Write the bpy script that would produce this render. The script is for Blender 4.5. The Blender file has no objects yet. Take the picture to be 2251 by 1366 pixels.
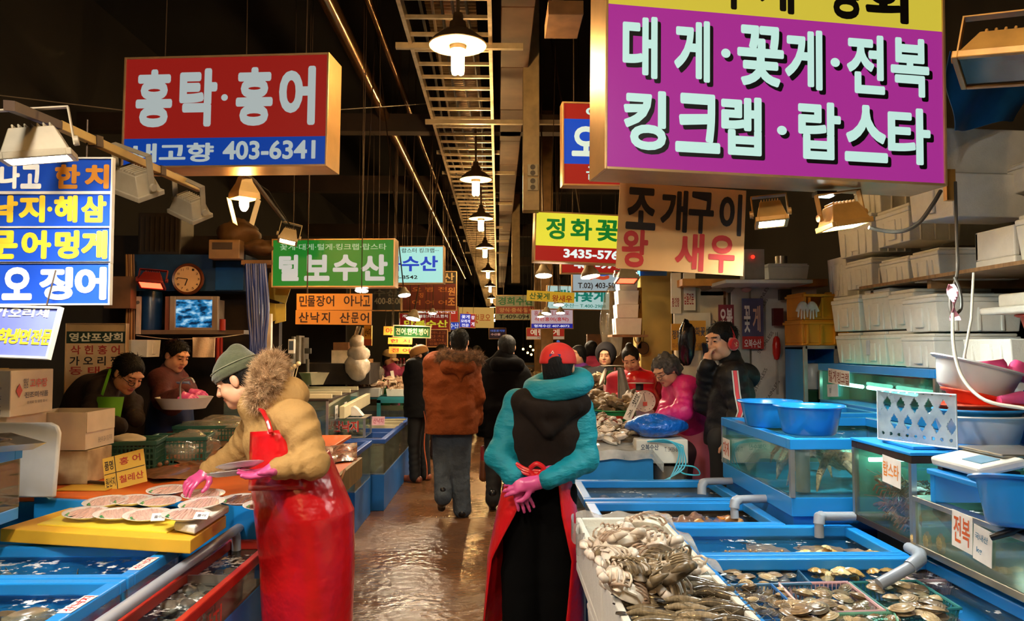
import bpy, math, random
import numpy as np
from mathutils import Vector, Matrix, Euler
random.seed(7)
R = math.radians
SC = bpy.context.scene
COL = SC.collection

# ------------------------------------------------------------------ camera
FPX, CX, CY = 1700.0, 1125.5, 683.0
PITCH, YAW, EYE = R(2.63), R(1.03), 1.59
cam_data = bpy.data.cameras.new('camera')
cam_data.sensor_fit = 'HORIZONTAL'; cam_data.sensor_width = 36.0
cam_data.lens = FPX / 2251.0 * 36.0
cam_data.clip_start = 0.05; cam_data.clip_end = 200
cam = bpy.data.objects.new('camera', cam_data)
cam.location = (0, 0, EYE); cam.rotation_euler = (math.pi / 2 + PITCH, 0, -YAW)
COL.objects.link(cam); SC.camera = cam

# ------------------------------------------------------------------ world, exposure
world = bpy.data.worlds.new('night'); SC.world = world
world.use_nodes = True
world.node_tree.nodes['Background'].inputs['Color'].default_value = (1.0, 0.75, 0.5, 1)
world.node_tree.nodes['Background'].inputs['Strength'].default_value = 0.004
SC.view_settings.view_transform = 'Standard'; SC.view_settings.look = 'None'
SC.view_settings.gamma = 1.0; SC.view_settings.exposure = 0.0
SC.view_settings.use_curve_mapping = False
BULB_L, FLOOD_L, DISH_L = 560.0, 560.0, 420.0      # radiance of pendant bulbs, floodlights, small dish lamps

# ------------------------------------------------------------------ pixels of the 2251x1366 frame to points
_f = Vector((math.sin(YAW) * math.cos(PITCH), math.cos(YAW) * math.cos(PITCH), math.sin(PITCH)))
_r = Vector((math.cos(YAW), -math.sin(YAW), 0)); _u = _r.cross(_f)
def ray(px, py): return _f + _r * ((px - CX) / FPX) - _u * ((py - CY) / FPX)
def at(px, py, Y):
    d = ray(px, py); return Vector((0, 0, EYE)) + d * (Y / d.y)
def on(px, py, z):
    d = ray(px, py); return Vector((0, 0, EYE)) + d * ((z - EYE) / d.z)

# ------------------------------------------------------------------ materials
def C(h):
    h = h.lstrip('#'); v = [int(h[i:i + 2], 16) / 255 for i in (0, 2, 4)]
    return tuple(x / 12.92 if x <= .04045 else ((x + .055) / 1.055) ** 2.4 for x in v)
def mat(name, col, rough=.6, metal=0., var=.12, scale=9., bump=0., bscale=40., emit=0., emcol=None, spec=.5, alpha=1., trans=0., sheen=0., col2=None, stretch=None, coat=0., bdist=.01):
    m = bpy.data.materials.new(name); m.use_nodes = True
    nt = m.node_tree; p = nt.nodes['Principled BSDF']; L = nt.links.new
    c = C(col) if isinstance(col, str) else col
    p.inputs['Roughness'].default_value = rough; p.inputs['Metallic'].default_value = metal
    p.inputs['Specular IOR Level'].default_value = spec
    p.inputs['Coat Weight'].default_value = coat
    p.inputs['Sheen Weight'].default_value = sheen
    p.inputs['Base Color'].default_value = (*c, 1)
    tc = nt.nodes.new('ShaderNodeTexCoord'); src = tc.outputs['Object']
    if stretch:
        mp = nt.nodes.new('ShaderNodeMapping'); mp.inputs['Scale'].default_value = stretch
        L(src, mp.inputs['Vector']); src = mp.outputs['Vector']
    if var or col2:
        n = nt.nodes.new('ShaderNodeTexNoise'); n.inputs['Scale'].default_value = scale; n.inputs['Detail'].default_value = 5
        L(src, n.inputs['Vector'])
        r = nt.nodes.new('ShaderNodeValToRGB'); e = r.color_ramp.elements
        e[0].position, e[1].position = .35, .68
        lo = tuple(x * (1 - var) for x in c); hi = tuple(min(1, x * (1 + var)) for x in c)
        if col2: hi = C(col2)
        e[0].color = (*lo, 1); e[1].color = (*hi, 1)
        L(n.outputs['Fac'], r.inputs['Fac']); L(r.outputs['Color'], p.inputs['Base Color'])
    if bump:
        n2 = nt.nodes.new('ShaderNodeTexNoise'); n2.inputs['Scale'].default_value = bscale; n2.inputs['Detail'].default_value = 4
        L(src, n2.inputs['Vector'])
        b = nt.nodes.new('ShaderNodeBump'); b.inputs['Strength'].default_value = min(1, bump); b.inputs['Distance'].default_value = bdist
        L(n2.outputs['Fac'], b.inputs['Height']); L(b.outputs['Normal'], p.inputs['Normal'])
    if emit:
        ec = C(emcol) if emcol else c
        p.inputs['Emission Color'].default_value = (*ec, 1); p.inputs['Emission Strength'].default_value = emit
    return m
def clear(name, tint=(1, 1, 1), base=.06, rough=.03, haze=0., hazecol=(.6, .8, .75), bump=0., bscale=12., ior=1.4, foam=0.):
    """see-through pane, water or film: transparent, a fresnel gloss on top, and a little milky haze"""
    m = bpy.data.materials.new(name); m.use_nodes = True
    nt = m.node_tree; L = nt.links.new; N = nt.nodes.new
    nt.nodes.remove(nt.nodes['Principled BSDF']); out = nt.nodes['Material Output']
    t = N('ShaderNodeBsdfTransparent'); t.inputs['Color'].default_value = (*tint, 1)
    g = N('ShaderNodeBsdfGlossy'); g.inputs['Roughness'].default_value = rough
    fr = N('ShaderNodeFresnel'); ge = N('ShaderNodeNewGeometry'); io = N('ShaderNodeMapRange')     # a thin pane: no total reflection from its inner side
    io.inputs['To Min'].default_value = ior; io.inputs['To Max'].default_value = 1 / ior; L(ge.outputs['Backfacing'], io.inputs['Value']); L(io.outputs[0], fr.inputs['IOR'])
    ad = N('ShaderNodeMath'); ad.operation = 'ADD'; ad.use_clamp = True; ad.inputs[1].default_value = base - .03
    L(fr.outputs[0], ad.inputs[0])
    tc = N('ShaderNodeTexCoord')
    if bump:
        n = N('ShaderNodeTexNoise'); n.inputs['Scale'].default_value = bscale; n.inputs['Detail'].default_value = 3
        b = N('ShaderNodeBump'); b.inputs['Strength'].default_value = bump; b.inputs['Distance'].default_value = .005
        L(tc.outputs['Object'], n.inputs['Vector']); L(n.outputs['Fac'], b.inputs['Height'])
        L(b.outputs['Normal'], g.inputs['Normal']); L(b.outputs['Normal'], fr.inputs['Normal'])
    cur = t.outputs[0]
    if haze:
        d = N('ShaderNodeBsdfDiffuse'); d.inputs['Color'].default_value = (*hazecol, 1)
        n3 = N('ShaderNodeTexNoise'); n3.inputs['Scale'].default_value = 5; n3.inputs['Detail'].default_value = 6
        L(tc.outputs['Object'], n3.inputs['Vector'])
        mr = N('ShaderNodeMapRange'); mr.inputs['From Min'].default_value = .3; mr.inputs['From Max'].default_value = .7
        mr.inputs['To Min'].default_value = haze * .4; mr.inputs['To Max'].default_value = min(1, haze * 1.6)
        L(n3.outputs['Fac'], mr.inputs['Value'])
        mx = N('ShaderNodeMixShader'); L(mr.outputs[0], mx.inputs[0]); L(cur, mx.inputs[1]); L(d.outputs[0], mx.inputs[2]); cur = mx.outputs[0]
    if foam:
        d = N('ShaderNodeBsdfDiffuse'); d.inputs['Color'].default_value = (.85, .88, .88, 1)
        v = N('ShaderNodeTexNoise'); v.inputs['Scale'].default_value = 34; v.inputs['Detail'].default_value = 5
        w = N('ShaderNodeTexNoise'); w.inputs['Scale'].default_value = 5; w.inputs['Detail'].default_value = 2
        L(tc.outputs['Object'], v.inputs['Vector']); L(tc.outputs['Object'], w.inputs['Vector'])
        mu = N('ShaderNodeMath'); mu.operation = 'MULTIPLY'; L(v.outputs['Fac'], mu.inputs[0]); L(w.outputs['Fac'], mu.inputs[1])
        mr = N('ShaderNodeMapRange'); mr.inputs['From Min'].default_value = .36 - foam * .1; mr.inputs['From Max'].default_value = .42 - foam * .1
        L(mu.outputs[0], mr.inputs['Value'])
        mx = N('ShaderNodeMixShader'); L(mr.outputs[0], mx.inputs[0]); L(cur, mx.inputs[1]); L(d.outputs[0], mx.inputs[2]); cur = mx.outputs[0]
    ms = N('ShaderNodeMixShader'); L(ad.outputs[0], ms.inputs[0]); L(cur, ms.inputs[1]); L(g.outputs[0], ms.inputs[2])
    L(ms.outputs[0], out.inputs['Surface'])
    return m
_em = {}
def glow(h, s=1., name=None):
    """backlit plastic, lamps and screens"""
    k = (h, s)
    if k not in _em: _em[k] = mat(name or 'backlit_' + h, tuple(x * .15 for x in C(h)), .4, var=0, emit=s, emcol=h, spec=.3)
    return _em[k]
_pt = {}
def paint(h, rough=.55, **k):
    kk = (h, rough, tuple(sorted(k.items())))
    if kk not in _pt: _pt[kk] = mat('paint_' + h, h, rough, **k)
    return _pt[kk]

# ------------------------------------------------------------------ mesh builder
def rotm(a): return Euler(a).to_matrix().to_4x4()
def frame(p, z, x=None):
    """matrix at p whose z axis is z"""
    z = Vector(z).normalized(); x = Vector(x) if x is not None else (Vector((1, 0, 0)) if abs(z.x) < .9 else Vector((0, 1, 0)))
    y = z.cross(x).normalized(); x = y.cross(z)
    M = Matrix((x, y, z)).transposed().to_4x4(); M.translation = Vector(p); return M
class MB:
    def __init__(s): s.v = []; s.f = []; s.mi = []; s.M = None; s.cur = 0
    def add(s, vs, fs, M=None):
        o = len(s.v); M = M if M is not None else s.M
        s.v += [tuple(M @ Vector(v)) for v in vs] if M is not None else [tuple(v) for v in vs]
        s.f += [tuple(i + o for i in f) for f in fs]; s.mi += [s.cur] * len(fs); return s
    def box(s, c, d, M=None, taper=1.):
        x, y, z = (k / 2 for k in d); t = taper; vs = []
        for k, zz in ((t, -z), (1, z)):
            vs += [(-x * k, -y * k, zz), (x * k, -y * k, zz), (x * k, y * k, zz), (-x * k, y * k, zz)]
        vs = [(a + c[0], b + c[1], e + c[2]) for a, b, e in vs]
        return s.add(vs, [(3, 2, 1, 0), (4, 5, 6, 7), (0, 1, 5, 4), (1, 2, 6, 5), (2, 3, 7, 6), (3, 0, 4, 7)], M)
    def b2(s, lo, hi, M=None):
        return s.box([(a + b) / 2 for a, b in zip(lo, hi)], [abs(b - a) for a, b in zip(lo, hi)], M)
    def bar(s, p, q, w, h):
        p, q = Vector(p), Vector(q); M = frame((p + q) / 2, q - p, Vector((0, 0, 1)).cross(q - p) if abs((q - p).normalized().z) < .99 else None)
        return s.box((0, 0, 0), (w, h, (q - p).length), M)
    def tube(s, pts, r, n=8, cap=True, M=None):
        pts = [Vector(p) for p in pts]
        if not isinstance(r, (list, tuple)) and 4 <= len(pts) <= 12:      # round the bends
            q = [pts[0] * 2 - pts[1]] + pts + [pts[-1] * 2 - pts[-2]]; pts = [.5 * (2 * q[i] + (q[i + 1] - q[i - 1]) * t + (2 * q[i - 1] - 5 * q[i] + 4 * q[i + 1] - q[i + 2]) * t * t + (3 * q[i] - q[i - 1] - 3 * q[i + 1] + q[i + 2]) * t ** 3) for i in range(1, len(q) - 2) for t in (0, .2, .4, .6, .8)] + [pts[-1]]
        k = len(pts)
        rs = r if isinstance(r, (list, tuple)) else [r] * k
        vs, fs = [], []; px = None
        for i, p in enumerate(pts):
            t = (pts[min(i + 1, k - 1)] - pts[max(i - 1, 0)]).normalized()
            if px is None: px = t.orthogonal().normalized()
            px = (px - t * px.dot(t)).normalized() if (px - t * px.dot(t)).length > 1e-6 else t.orthogonal().normalized()
            py = t.cross(px)
            vs += [p + (px * math.cos(a) + py * math.sin(a)) * rs[i] for a in [2 * math.pi * j / n for j in range(n)]]
        for i in range(k - 1):
            for j in range(n):
                a, b = i * n + j, i * n + (j + 1) % n; fs.append((a, b, b + n, a + n))
        if cap: fs += [tuple(range(n - 1, -1, -1)), tuple(range((k - 1) * n, k * n))]
        return s.add(vs, fs, M)
    def cyl(s, p, q, r, r2=None, n=16): return s.tube([p, q], [r, r if r2 is None else r2], n)
    def lathe(s, prof, c=(0, 0, 0), n=28, M=None, sx=1., sy=1., cap=True):
        vs, fs = [], []; k = len(prof)
        for r_, z in prof:
            for j in range(n):
                a = 2 * math.pi * j / n; rr = r_
                vs.append((c[0] + rr * math.cos(a) * sx, c[1] + rr * math.sin(a) * sy, c[2] + z))
        for i in range(k - 1):
            for j in range(n):
                a, b = i * n + j, i * n + (j + 1) % n; fs.append((a, b, b + n, a + n))
        if cap and prof[0][0] > 1e-4: fs.append(tuple(range(n - 1, -1, -1)))
        if cap and prof[-1][0] > 1e-4: fs.append(tuple(range((k - 1) * n, k * n)))
        return s.add(vs, fs, M)
    def ell(s, c, r, n=14, m=9, M=None):
        r = r if isinstance(r, (tuple, list)) else (r, r, r)
        vs, fs = [], []
        for i in range(m + 1):
            t = math.pi * i / m
            for j in range(n):
                a = 2 * math.pi * j / n
                vs.append((c[0] + r[0] * math.sin(t) * math.cos(a), c[1] + r[1] * math.sin(t) * math.sin(a), c[2] - r[2] * math.cos(t)))
        for i in range(m):
            for j in range(n):
                a, b = i * n + j, i * n + (j + 1) % n; fs.append((a, b, b + n, a + n))
        return s.add(vs, fs, M)
    def prism(s, pts, z0, z1, M=None):
        n = len(pts); vs = [(x, y, z0) for x, y in pts] + [(x, y, z1) for x, y in pts]
        return s.add(vs, [tuple(range(n - 1, -1, -1)), tuple(range(n, 2 * n))] + [(i, (i + 1) % n, n + (i + 1) % n, n + i) for i in range(n)], M)
    def sheet(s, fn, nu, nv, th=0., M=None, close=False):
        """grid surface fn(u, v); with th a closed slab"""
        P = [[Vector(fn(i / nu, j / nv)) for j in range(nv + 1)] for i in range(nu + 1)]
        k = nv + 1; vs = [p for row in P for p in row]; fs = []
        for i in range(nu):
            for j in range(nv): fs.append((i * k + j, (i + 1) * k + j, (i + 1) * k + j + 1, i * k + j + 1))
        if th:
            no = []
            for i in range(nu + 1):
                for j in range(nv + 1):
                    a = P[min(i + 1, nu)][j] - P[max(i - 1, 0)][j]; b = P[i][min(j + 1, nv)] - P[i][max(j - 1, 0)]
                    q = a.cross(b); no.append(q.normalized() if q.length > 1e-9 else Vector((0, 0, 1)))
            o = len(vs); vs = vs + [v - q * th for v, q in zip(vs, no)]
            fs += [tuple(o + x for x in reversed(f)) for f in fs]
            rim = [i * k for i in range(nu + 1)] + [nu * k + j for j in range(1, k)] + [i * k + nv for i in range(nu - 1, -1, -1)] + [j for j in range(nv - 1, 0, -1)]
            for a, b in zip(rim, rim[1:] + rim[:1]): fs.append((a, o + a, o + b, b))
        return s.add(vs, fs, M)
    def build(s, name, m, parent=None, smooth=True, bevel=0., seg=2, local=False, ang=.7):
        me = bpy.data.meshes.new(name); V = np.array(s.v, dtype=float)
        base = None
        if parent is None:
            if not local: base = Vector(((V[:, 0].min() + V[:, 0].max()) / 2, (V[:, 1].min() + V[:, 1].max()) / 2, V[:, 2].min()))
        elif not local:
            q = parent
            while q.parent: q = q.parent
            base = Vector(q.location)
        if base is not None: V = V - np.array(base)
        me.from_pydata(V.tolist(), [], s.f)
        ms = m if isinstance(m, (list, tuple)) else [m]
        for x in ms: me.materials.append(x)
        if len(ms) > 1: me.polygons.foreach_set('material_index', s.mi)
        me.update()
        if smooth:
            me.polygons.foreach_set('use_smooth', [True] * len(me.polygons)); me.set_sharp_from_angle(angle=ang)
        o = bpy.data.objects.new(name, me); COL.objects.link(o)
        if parent is not None: o.parent = parent
        elif base is not None: o.location = base
        if bevel:
            b = o.modifiers.new('edge', 'BEVEL'); b.width = bevel; b.segments = seg; b.limit_method = 'ANGLE'; b.angle_limit = R(40)
        return o
def tag(o, label=None, cat=None, group=None, kind=None):
    if label: o['label'] = label
    if cat: o['category'] = cat
    if group: o['group'] = group
    if kind: o['kind'] = kind
    return o
def thing(name, label, cat, loc=(0, 0, 0), group=None):
    o = bpy.data.objects.new(name, None); COL.objects.link(o); o.location = loc; o.empty_display_size = .05
    return tag(o, label, cat, group)
def dup(root, loc, rot=None, label=None, scale=None):
    """a copy of a thing with copies of its parts and sub-parts"""
    def rec(o, par):
        c = o.copy(); COL.objects.link(c)
        if par: c.parent = par
        for ch in KIDS.get(o.name, [x for x in o.children]): rec(ch, c)
        return c
    r = rec(root, None); r.location = loc
    if rot is not None: r.rotation_euler = rot
    if scale is not None: r.scale = scale if isinstance(scale, (tuple, list)) else (scale,) * 3
    if label: r['label'] = label
    return r
KIDS = {}
def keep(root):
    """remember the children of a thing that is copied often"""
    def w(o):
        KIDS[o.name] = [x for x in COL.objects if x.parent == o]
        for c in KIDS[o.name]: w(c)
    w(root); return root

# ------------------------------------------------------------------ lettering
_txt = {}
def glyphs(body, bold=.0):
    k = (body, bold)
    if k not in _txt:
        c = bpy.data.curves.new('lettering', 'FONT'); c.body = body; c.offset = bold if bold < .025 else .012; c.resolution_u = 4
        o = bpy.data.objects.new('lettering', c); me = bpy.data.meshes.new_from_object(o)
        V = np.array([v.co[:2] for v in me.vertices]); F = [tuple(p.vertices) for p in me.polygons]
        if bold >= .025:
            n, d = len(V), bold - .012; sh = [(0, 0)] + [(d * math.cos(k * math.pi / 4), d * math.sin(k * math.pi / 4)) for k in range(8)]
            F = [tuple(i + n * k for i in f) for k in range(9) for f in F]; V = np.concatenate([V + A_ for A_ in np.array(sh)])
        lo, hi = V.min(0), V.max(0); V = (V - lo) / np.maximum(hi - lo, 1e-6)
        bpy.data.objects.remove(o); bpy.data.curves.remove(c); bpy.data.meshes.remove(me)
        n = len(V) // 9 if bold >= .025 else len(V); _txt[k] = (V, F, [1.2e-4 * (i // max(n, 1)) for i in range(len(V))])
    return _txt[k]
def letter(mb, body, x0, z0, x1, z1, y=0., bold=.02, flip=False, M=None, slant=0., tilt=0.):
    """lettering that fills x0..x1, z0..z1 of the plane y (facing -y)"""
    V, F, dp = glyphs(body, bold)
    X = V[:, 0] if not flip else 1 - V[:, 0]
    vs = [(x0 + (x1 - x0) * a + slant * b, y - q, z0 + (z1 - z0) * b + tilt * a) for a, b, q in zip(X, V[:, 1], dp)]
    mb.add(vs, F if not flip else [tuple(reversed(f)) for f in F], M)

# ------------------------------------------------------------------ sculpting: smooth unions of tapered limbs on a grid, skinned with surface nets
class Sculpt:
    def __init__(s, lo, hi, h):
        s.h = h; s.lo = np.array(lo, float) - 2 * h
        n = np.ceil((np.array(hi, float) + 2 * h - s.lo) / h).astype(int) + 1
        s.n = n; ax = [s.lo[i] + h * np.arange(n[i]) for i in range(3)]
        s.ax = [a.astype(np.float32) for a in ax]
        s.D = np.full(tuple(n), 1.0, np.float32)
    def sub(s, lo, hi):
        a = np.clip(np.floor((np.array(lo) - s.lo) / s.h).astype(int), 0, s.n); b = np.clip(np.ceil((np.array(hi) - s.lo) / s.h).astype(int) + 1, 0, s.n)
        sl = tuple(slice(int(i), int(j)) for i, j in zip(a, b))
        X, Y, Z = (s.ax[i][sl[i]] for i in range(3))
        return sl, X[:, None, None], Y[None, :, None], Z[None, None, :]
    def mix(s, sl, d, k):
        o = s.D[sl]
        if k <= 0: s.D[sl] = np.minimum(o, d)
        else:
            h = np.maximum(k - np.abs(o - d), 0) / k; s.D[sl] = np.minimum(o, d) - h * h * k * .25
    def cap(s, a, b, ra, rb=None, k=.03):
        rb = ra if rb is None else rb; a, b = np.array(a, float), np.array(b, float); m = max(ra, rb) + k + s.h * 2
        sl, X, Y, Z = s.sub(np.minimum(a, b) - m, np.maximum(a, b) + m)
        if s.D[sl].size == 0: return s
        d = b - a; L = max(float(d @ d), 1e-9); px, py, pz = X - a[0], Y - a[1], Z - a[2]
        t = np.clip((px * d[0] + py * d[1] + pz * d[2]) / L, 0, 1)
        q = np.sqrt((px - t * d[0]) ** 2 + (py - t * d[1]) ** 2 + (pz - t * d[2]) ** 2) - (ra + (rb - ra) * t)
        s.mix(sl, q.astype(np.float32), k); return s
    def _ell(s, c, r, Rm, m):
        c = np.array(c, float); r = np.array(r, float); R_ = float(r.max()) + m
        sl, X, Y, Z = s.sub(c - R_, c + R_)
        if s.D[sl].size == 0: return sl, None
        px, py, pz = X - c[0], Y - c[1], Z - c[2]
        if Rm is not None:
            A = np.array(Rm); px, py, pz = (A[0, i] * px + A[1, i] * py + A[2, i] * pz for i in range(3))
        k0 = np.sqrt((px / r[0]) ** 2 + (py / r[1]) ** 2 + (pz / r[2]) ** 2); k1 = np.sqrt((px / r[0] ** 2) ** 2 + (py / r[1] ** 2) ** 2 + (pz / r[2] ** 2) ** 2)
        return sl, (k0 * (k0 - 1) / np.maximum(k1, 1e-6)).astype(np.float32)
    def ell(s, c, r, k=.03, R=None):
        sl, d = s._ell(c, r, R, k + 2 * s.h)
        if d is not None: s.mix(sl, d, k)
        return s
    def cut(s, c, r, k=.01, R=None):
        sl, d = s._ell(c, r, R, k + 2 * s.h)
        if d is None: return s
        o = s.D[sl]; d = -d
        if k <= 0: s.D[sl] = np.maximum(o, d)
        else:
            h = np.maximum(k - np.abs(o - d), 0) / k; s.D[sl] = np.maximum(o, d) + h * h * k * .25
        return s
    def plane(s, p, n):
        """keep the side the normal n points away from"""
        n = np.array(Vector(n).normalized()); X, Y, Z = s.ax
        d = (X[:, None, None] - p[0]) * n[0] + (Y[None, :, None] - p[1]) * n[1] + (Z[None, None, :] - p[2]) * n[2]
        s.D = np.maximum(s.D, d.astype(np.float32)); return s
    def noise(s, amp, freq, seed=0, st=(1, 1, 1)):
        rg = np.random.RandomState(seed); X, Y, Z = s.ax; X, Y, Z = X[:, None, None] * st[0], Y[None, :, None] * st[1], Z[None, None, :] * st[2]
        w = 0
        for i in range(3):
            q = rg.normal(size=3); q *= freq * (.6 + .5 * i) / np.linalg.norm(q); q2 = rg.normal(size=3); q2 *= freq * .5 / np.linalg.norm(q2)
            w = w + np.sin(q[0] * X + q[1] * Y + q[2] * Z + 1.7 * np.sin(q2[0] * X + q2[1] * Y + q2[2] * Z + i) + rg.uniform(0, 6))
        s.D = s.D + (amp / 2.2 * w).astype(np.float32); return s
    def rings(s, a, b, amp, step, rad=.2):
        """soft creases across a limb a..b"""
        a, b = np.array(a, float), np.array(b, float); m = rad
        sl, X, Y, Z = s.sub(np.minimum(a, b) - m, np.maximum(a, b) + m)
        if s.D[sl].size == 0: return s
        d = (b - a); L = np.linalg.norm(d); d = d / L; px, py, pz = X - a[0], Y - a[1], Z - a[2]
        t = px * d[0] + py * d[1] + pz * d[2]; w = np.sin(2 * math.pi * t / step + 2.2 * np.sin(17 * px + 5) + 1.8 * np.sin(21 * py) + 1.1 * np.sin(13 * pz))
        q = np.sqrt(np.maximum(px ** 2 + py ** 2 + pz ** 2 - t ** 2, 0)); fade = np.clip((rad - q) / .05, 0, 1) * np.clip((t + .02) / .04, 0, 1) * np.clip((L + .02 - t) / .04, 0, 1)
        s.D[sl] = s.D[sl] + (amp * w * fade).astype(np.float32); return s
    def mesh(s):
        D = s.D; ins = D < 0; n = s.n
        if not ins.any(): return np.zeros((0, 3)), []
        c = np.zeros(tuple(n - 1), np.int8)
        for i in (0, 1):
            for j in (0, 1):
                for k in (0, 1): c += ins[i:n[0] - 1 + i, j:n[1] - 1 + j, k:n[2] - 1 + k]
        act = (c > 0) & (c < 8); I = np.argwhere(act); idx = np.full(act.shape, -1, np.int64); idx[act] = np.arange(len(I))
        P = np.zeros((len(I), 3)); W = np.zeros(len(I)); co = [(i, j, k) for i in (0, 1) for j in (0, 1) for k in (0, 1)]
        for a in co:
            for b in co:
                if a < b and sum(abs(x - y) for x, y in zip(a, b)) == 1:
                    da = D[I[:, 0] + a[0], I[:, 1] + a[1], I[:, 2] + a[2]]; db = D[I[:, 0] + b[0], I[:, 1] + b[1], I[:, 2] + b[2]]
                    x = (da < 0) != (db < 0); t = np.where(x, da / np.where(x, da - db, 1), 0)
                    for q in range(3): P[:, q] += np.where(x, a[q] + t * (b[q] - a[q]), 0)
                    W += x
        P = (P / W[:, None] + I) * s.h + s.lo; F = []
        for ax in range(3):
            o = [i for i in range(3) if i != ax]; sl0 = [slice(1, -1)] * 3; sl0[ax] = slice(0, -1); sl1 = list(sl0); sl1[ax] = slice(1, None)
            A, B = ins[tuple(sl0)], ins[tuple(sl1)]
            for flag, rev in ((A & ~B, False), (~A & B, True)):
                E = np.argwhere(flag); E = E + np.array([0 if i == ax else 1 for i in range(3)])
                if not len(E): continue
                q = []
                for d0, d1 in ((-1, -1), (0, -1), (0, 0), (-1, 0)):
                    K = E.copy(); K[:, o[0]] += d0; K[:, o[1]] += d1; q.append(idx[K[:, 0], K[:, 1], K[:, 2]])
                q = np.stack(q, 1)
                if rev != (ax == 1): q = q[:, ::-1]
                F.append(q)
        F = np.concatenate(F); F = F[(F >= 0).all(1)]
        for _ in range(1):
            S = np.zeros_like(P); cnt = np.zeros(len(P))
            for a in range(4):
                b = (a + 1) % 4; np.add.at(S, F[:, a], P[F[:, b]]); np.add.at(S, F[:, b], P[F[:, a]]); np.add.at(cnt, F[:, a], 1); np.add.at(cnt, F[:, b], 1)
            P = P * .5 + .5 * S / np.maximum(cnt, 1)[:, None]
        return P, F.tolist()
    def into(s, mb):
        P, F = s.mesh(); mb.add(P.tolist(), F); return mb
# ================================================================== the hall
def floor_mat():
    m = mat('wet_concrete', '6d4a2e', .3, var=.38, scale=1.6, spec=.6)
    nt = m.node_tree; L = nt.links.new; N = nt.nodes.new; p = nt.nodes['Principled BSDF']
    tc = N('ShaderNodeTexCoord')
    n = N('ShaderNodeTexNoise'); n.inputs['Scale'].default_value = 1.3; n.inputs['Detail'].default_value = 6; n.inputs['Distortion'].default_value = .6
    L(tc.outputs['Object'], n.inputs['Vector'])
    mr = N('ShaderNodeMapRange'); mr.inputs['From Min'].default_value = .40; mr.inputs['From Max'].default_value = .60; mr.inputs['To Min'].default_value = .10; mr.inputs['To Max'].default_value = .36
    L(n.outputs['Fac'], mr.inputs['Value']); L(mr.outputs[0], p.inputs['Roughness'])
    n2 = N('ShaderNodeTexNoise'); n2.inputs['Scale'].default_value = 16; n2.inputs['Detail'].default_value = 6
    L(tc.outputs['Object'], n2.inputs['Vector'])
    b = N('ShaderNodeBump'); b.inputs['Strength'].default_value = .55; b.inputs['Distance'].default_value = .02
    L(n2.outputs['Fac'], b.inputs['Height']); L(b.outputs['Normal'], p.inputs['Normal'])
    return m
def struct(name, mb, m, **k): return tag(mb.build(name, m, **k), kind='structure')
dark = mat('sooty_black', '050404', .9, var=.3)
darkwall = mat('grimy_wall', '120e0b', .85, var=.4, scale=2)
steel_dk = mat('dark_steel', '3a2a1e', .55, .4, var=.3)
galv = mat('galvanised_steel', 'b9a88c', .42, .75, var=.18, scale=14)
struct('floor', MB().b2((-7, -5, -.2), (7, 62, 0)), floor_mat(), smooth=False)
struct('ceiling', MB().b2((-7, -5, 5.6), (7, 62, 5.8)), dark, smooth=False)
struct('wall_left', MB().b2((-4.9, -5, 0), (-4.7, 62, 5.6)), darkwall, smooth=False)
struct('wall_right', MB().b2((3.75, -5, 0), (3.95, 62, 5.6)), darkwall, smooth=False)
struct('wall_far', MB().b2((-7, 60, 0), (7, 60.2, 5.6)), darkwall, smooth=False)
struct('wall_behind', MB().b2((-7, -5.2, 0), (7, -5, 5.6)), darkwall, smooth=False)
beam_m = mat('brown_beam', '2c1d12', .7, var=.3, scale=3)
for i, (Y, z, h) in enumerate(((5.6, 4.55, .22), (8.6, 4.0, .2), (13.5, 4.3, .28), (19, 4.3, .3), (26, 4.3, .3))):
    struct('trim_%d' % (i + 1), MB().b2((-4.7, Y, z), (3.75, Y + .18, z + h)), beam_m, smooth=False)

# duct, pipes, cable tray, conduit -------------------------------------------------
mb = MB()
for k in range(24): mb.b2((.02, 3 + k * 1.2, 4.0), (.26, 4.19 + k * 1.2, 4.14))
tag(mb.build('air_duct', mat('tan_duct', '6b4a33', .65, var=.25, scale=3), bevel=.006), 'long tan box duct running overhead beside the cable ladder', 'duct')
pipe_m = mat('brass_lit_pipe', '8a6238', .22, .85, var=.15, scale=5)
tag(MB().tube([(-1.28, 3.2 + k * 2, 4.18 - (.0 if k else 0)) for k in range(14)], .065, 14).build('steel_pipe', pipe_m), 'thick shiny pipe running overhead above the red and blue sign side', 'pipe')
tag(MB().tube([(-1.02, 3.2 + k * 2, 4.30) for k in range(14)], .032, 10).build('steel_pipe', pipe_m), 'thin shiny pipe running overhead between thick pipe and cable ladder', 'pipe')
T = thing('cable_ladder', 'galvanised cable ladder running along the ceiling above the pendant lamps', 'cable ladder', (-.35, 3.4, 3.86))
for x in (-.66, -.06): MB().b2((x - .014, 3.4, 3.86), (x + .014, 56, 3.95)).build('rail', galv, T, smooth=False)
for k in range(95): MB().b2((-.66, 3.5 + k * .3, 3.875), (-.06, 3.525 + k * .3, 3.90)).build('rung', galv, T, smooth=False)
mb = MB()
for k in range(95, 138): mb.b2((-.66, 3.5 + k * .3, 3.875), (-.06, 3.525 + k * .3, 3.90))
tag(mb.build('rung', galv, T, smooth=False), kind='stuff')
mb = MB()
mb.sheet(lambda u, v: (-.52 + .36 * u, 3.4 + 22 * v, 4.02 + .012 * math.sin(v * 22 / .055 * 2 * math.pi)), 1, 2400, .004)
tag(mb.build('corrugated_sheet', mat('corrugated_tin', '9a8468', .4, .7, var=.25, scale=6), smooth=True, ang=2), 'corrugated metal sheet lying on top of the cable ladder', 'panel')
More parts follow.
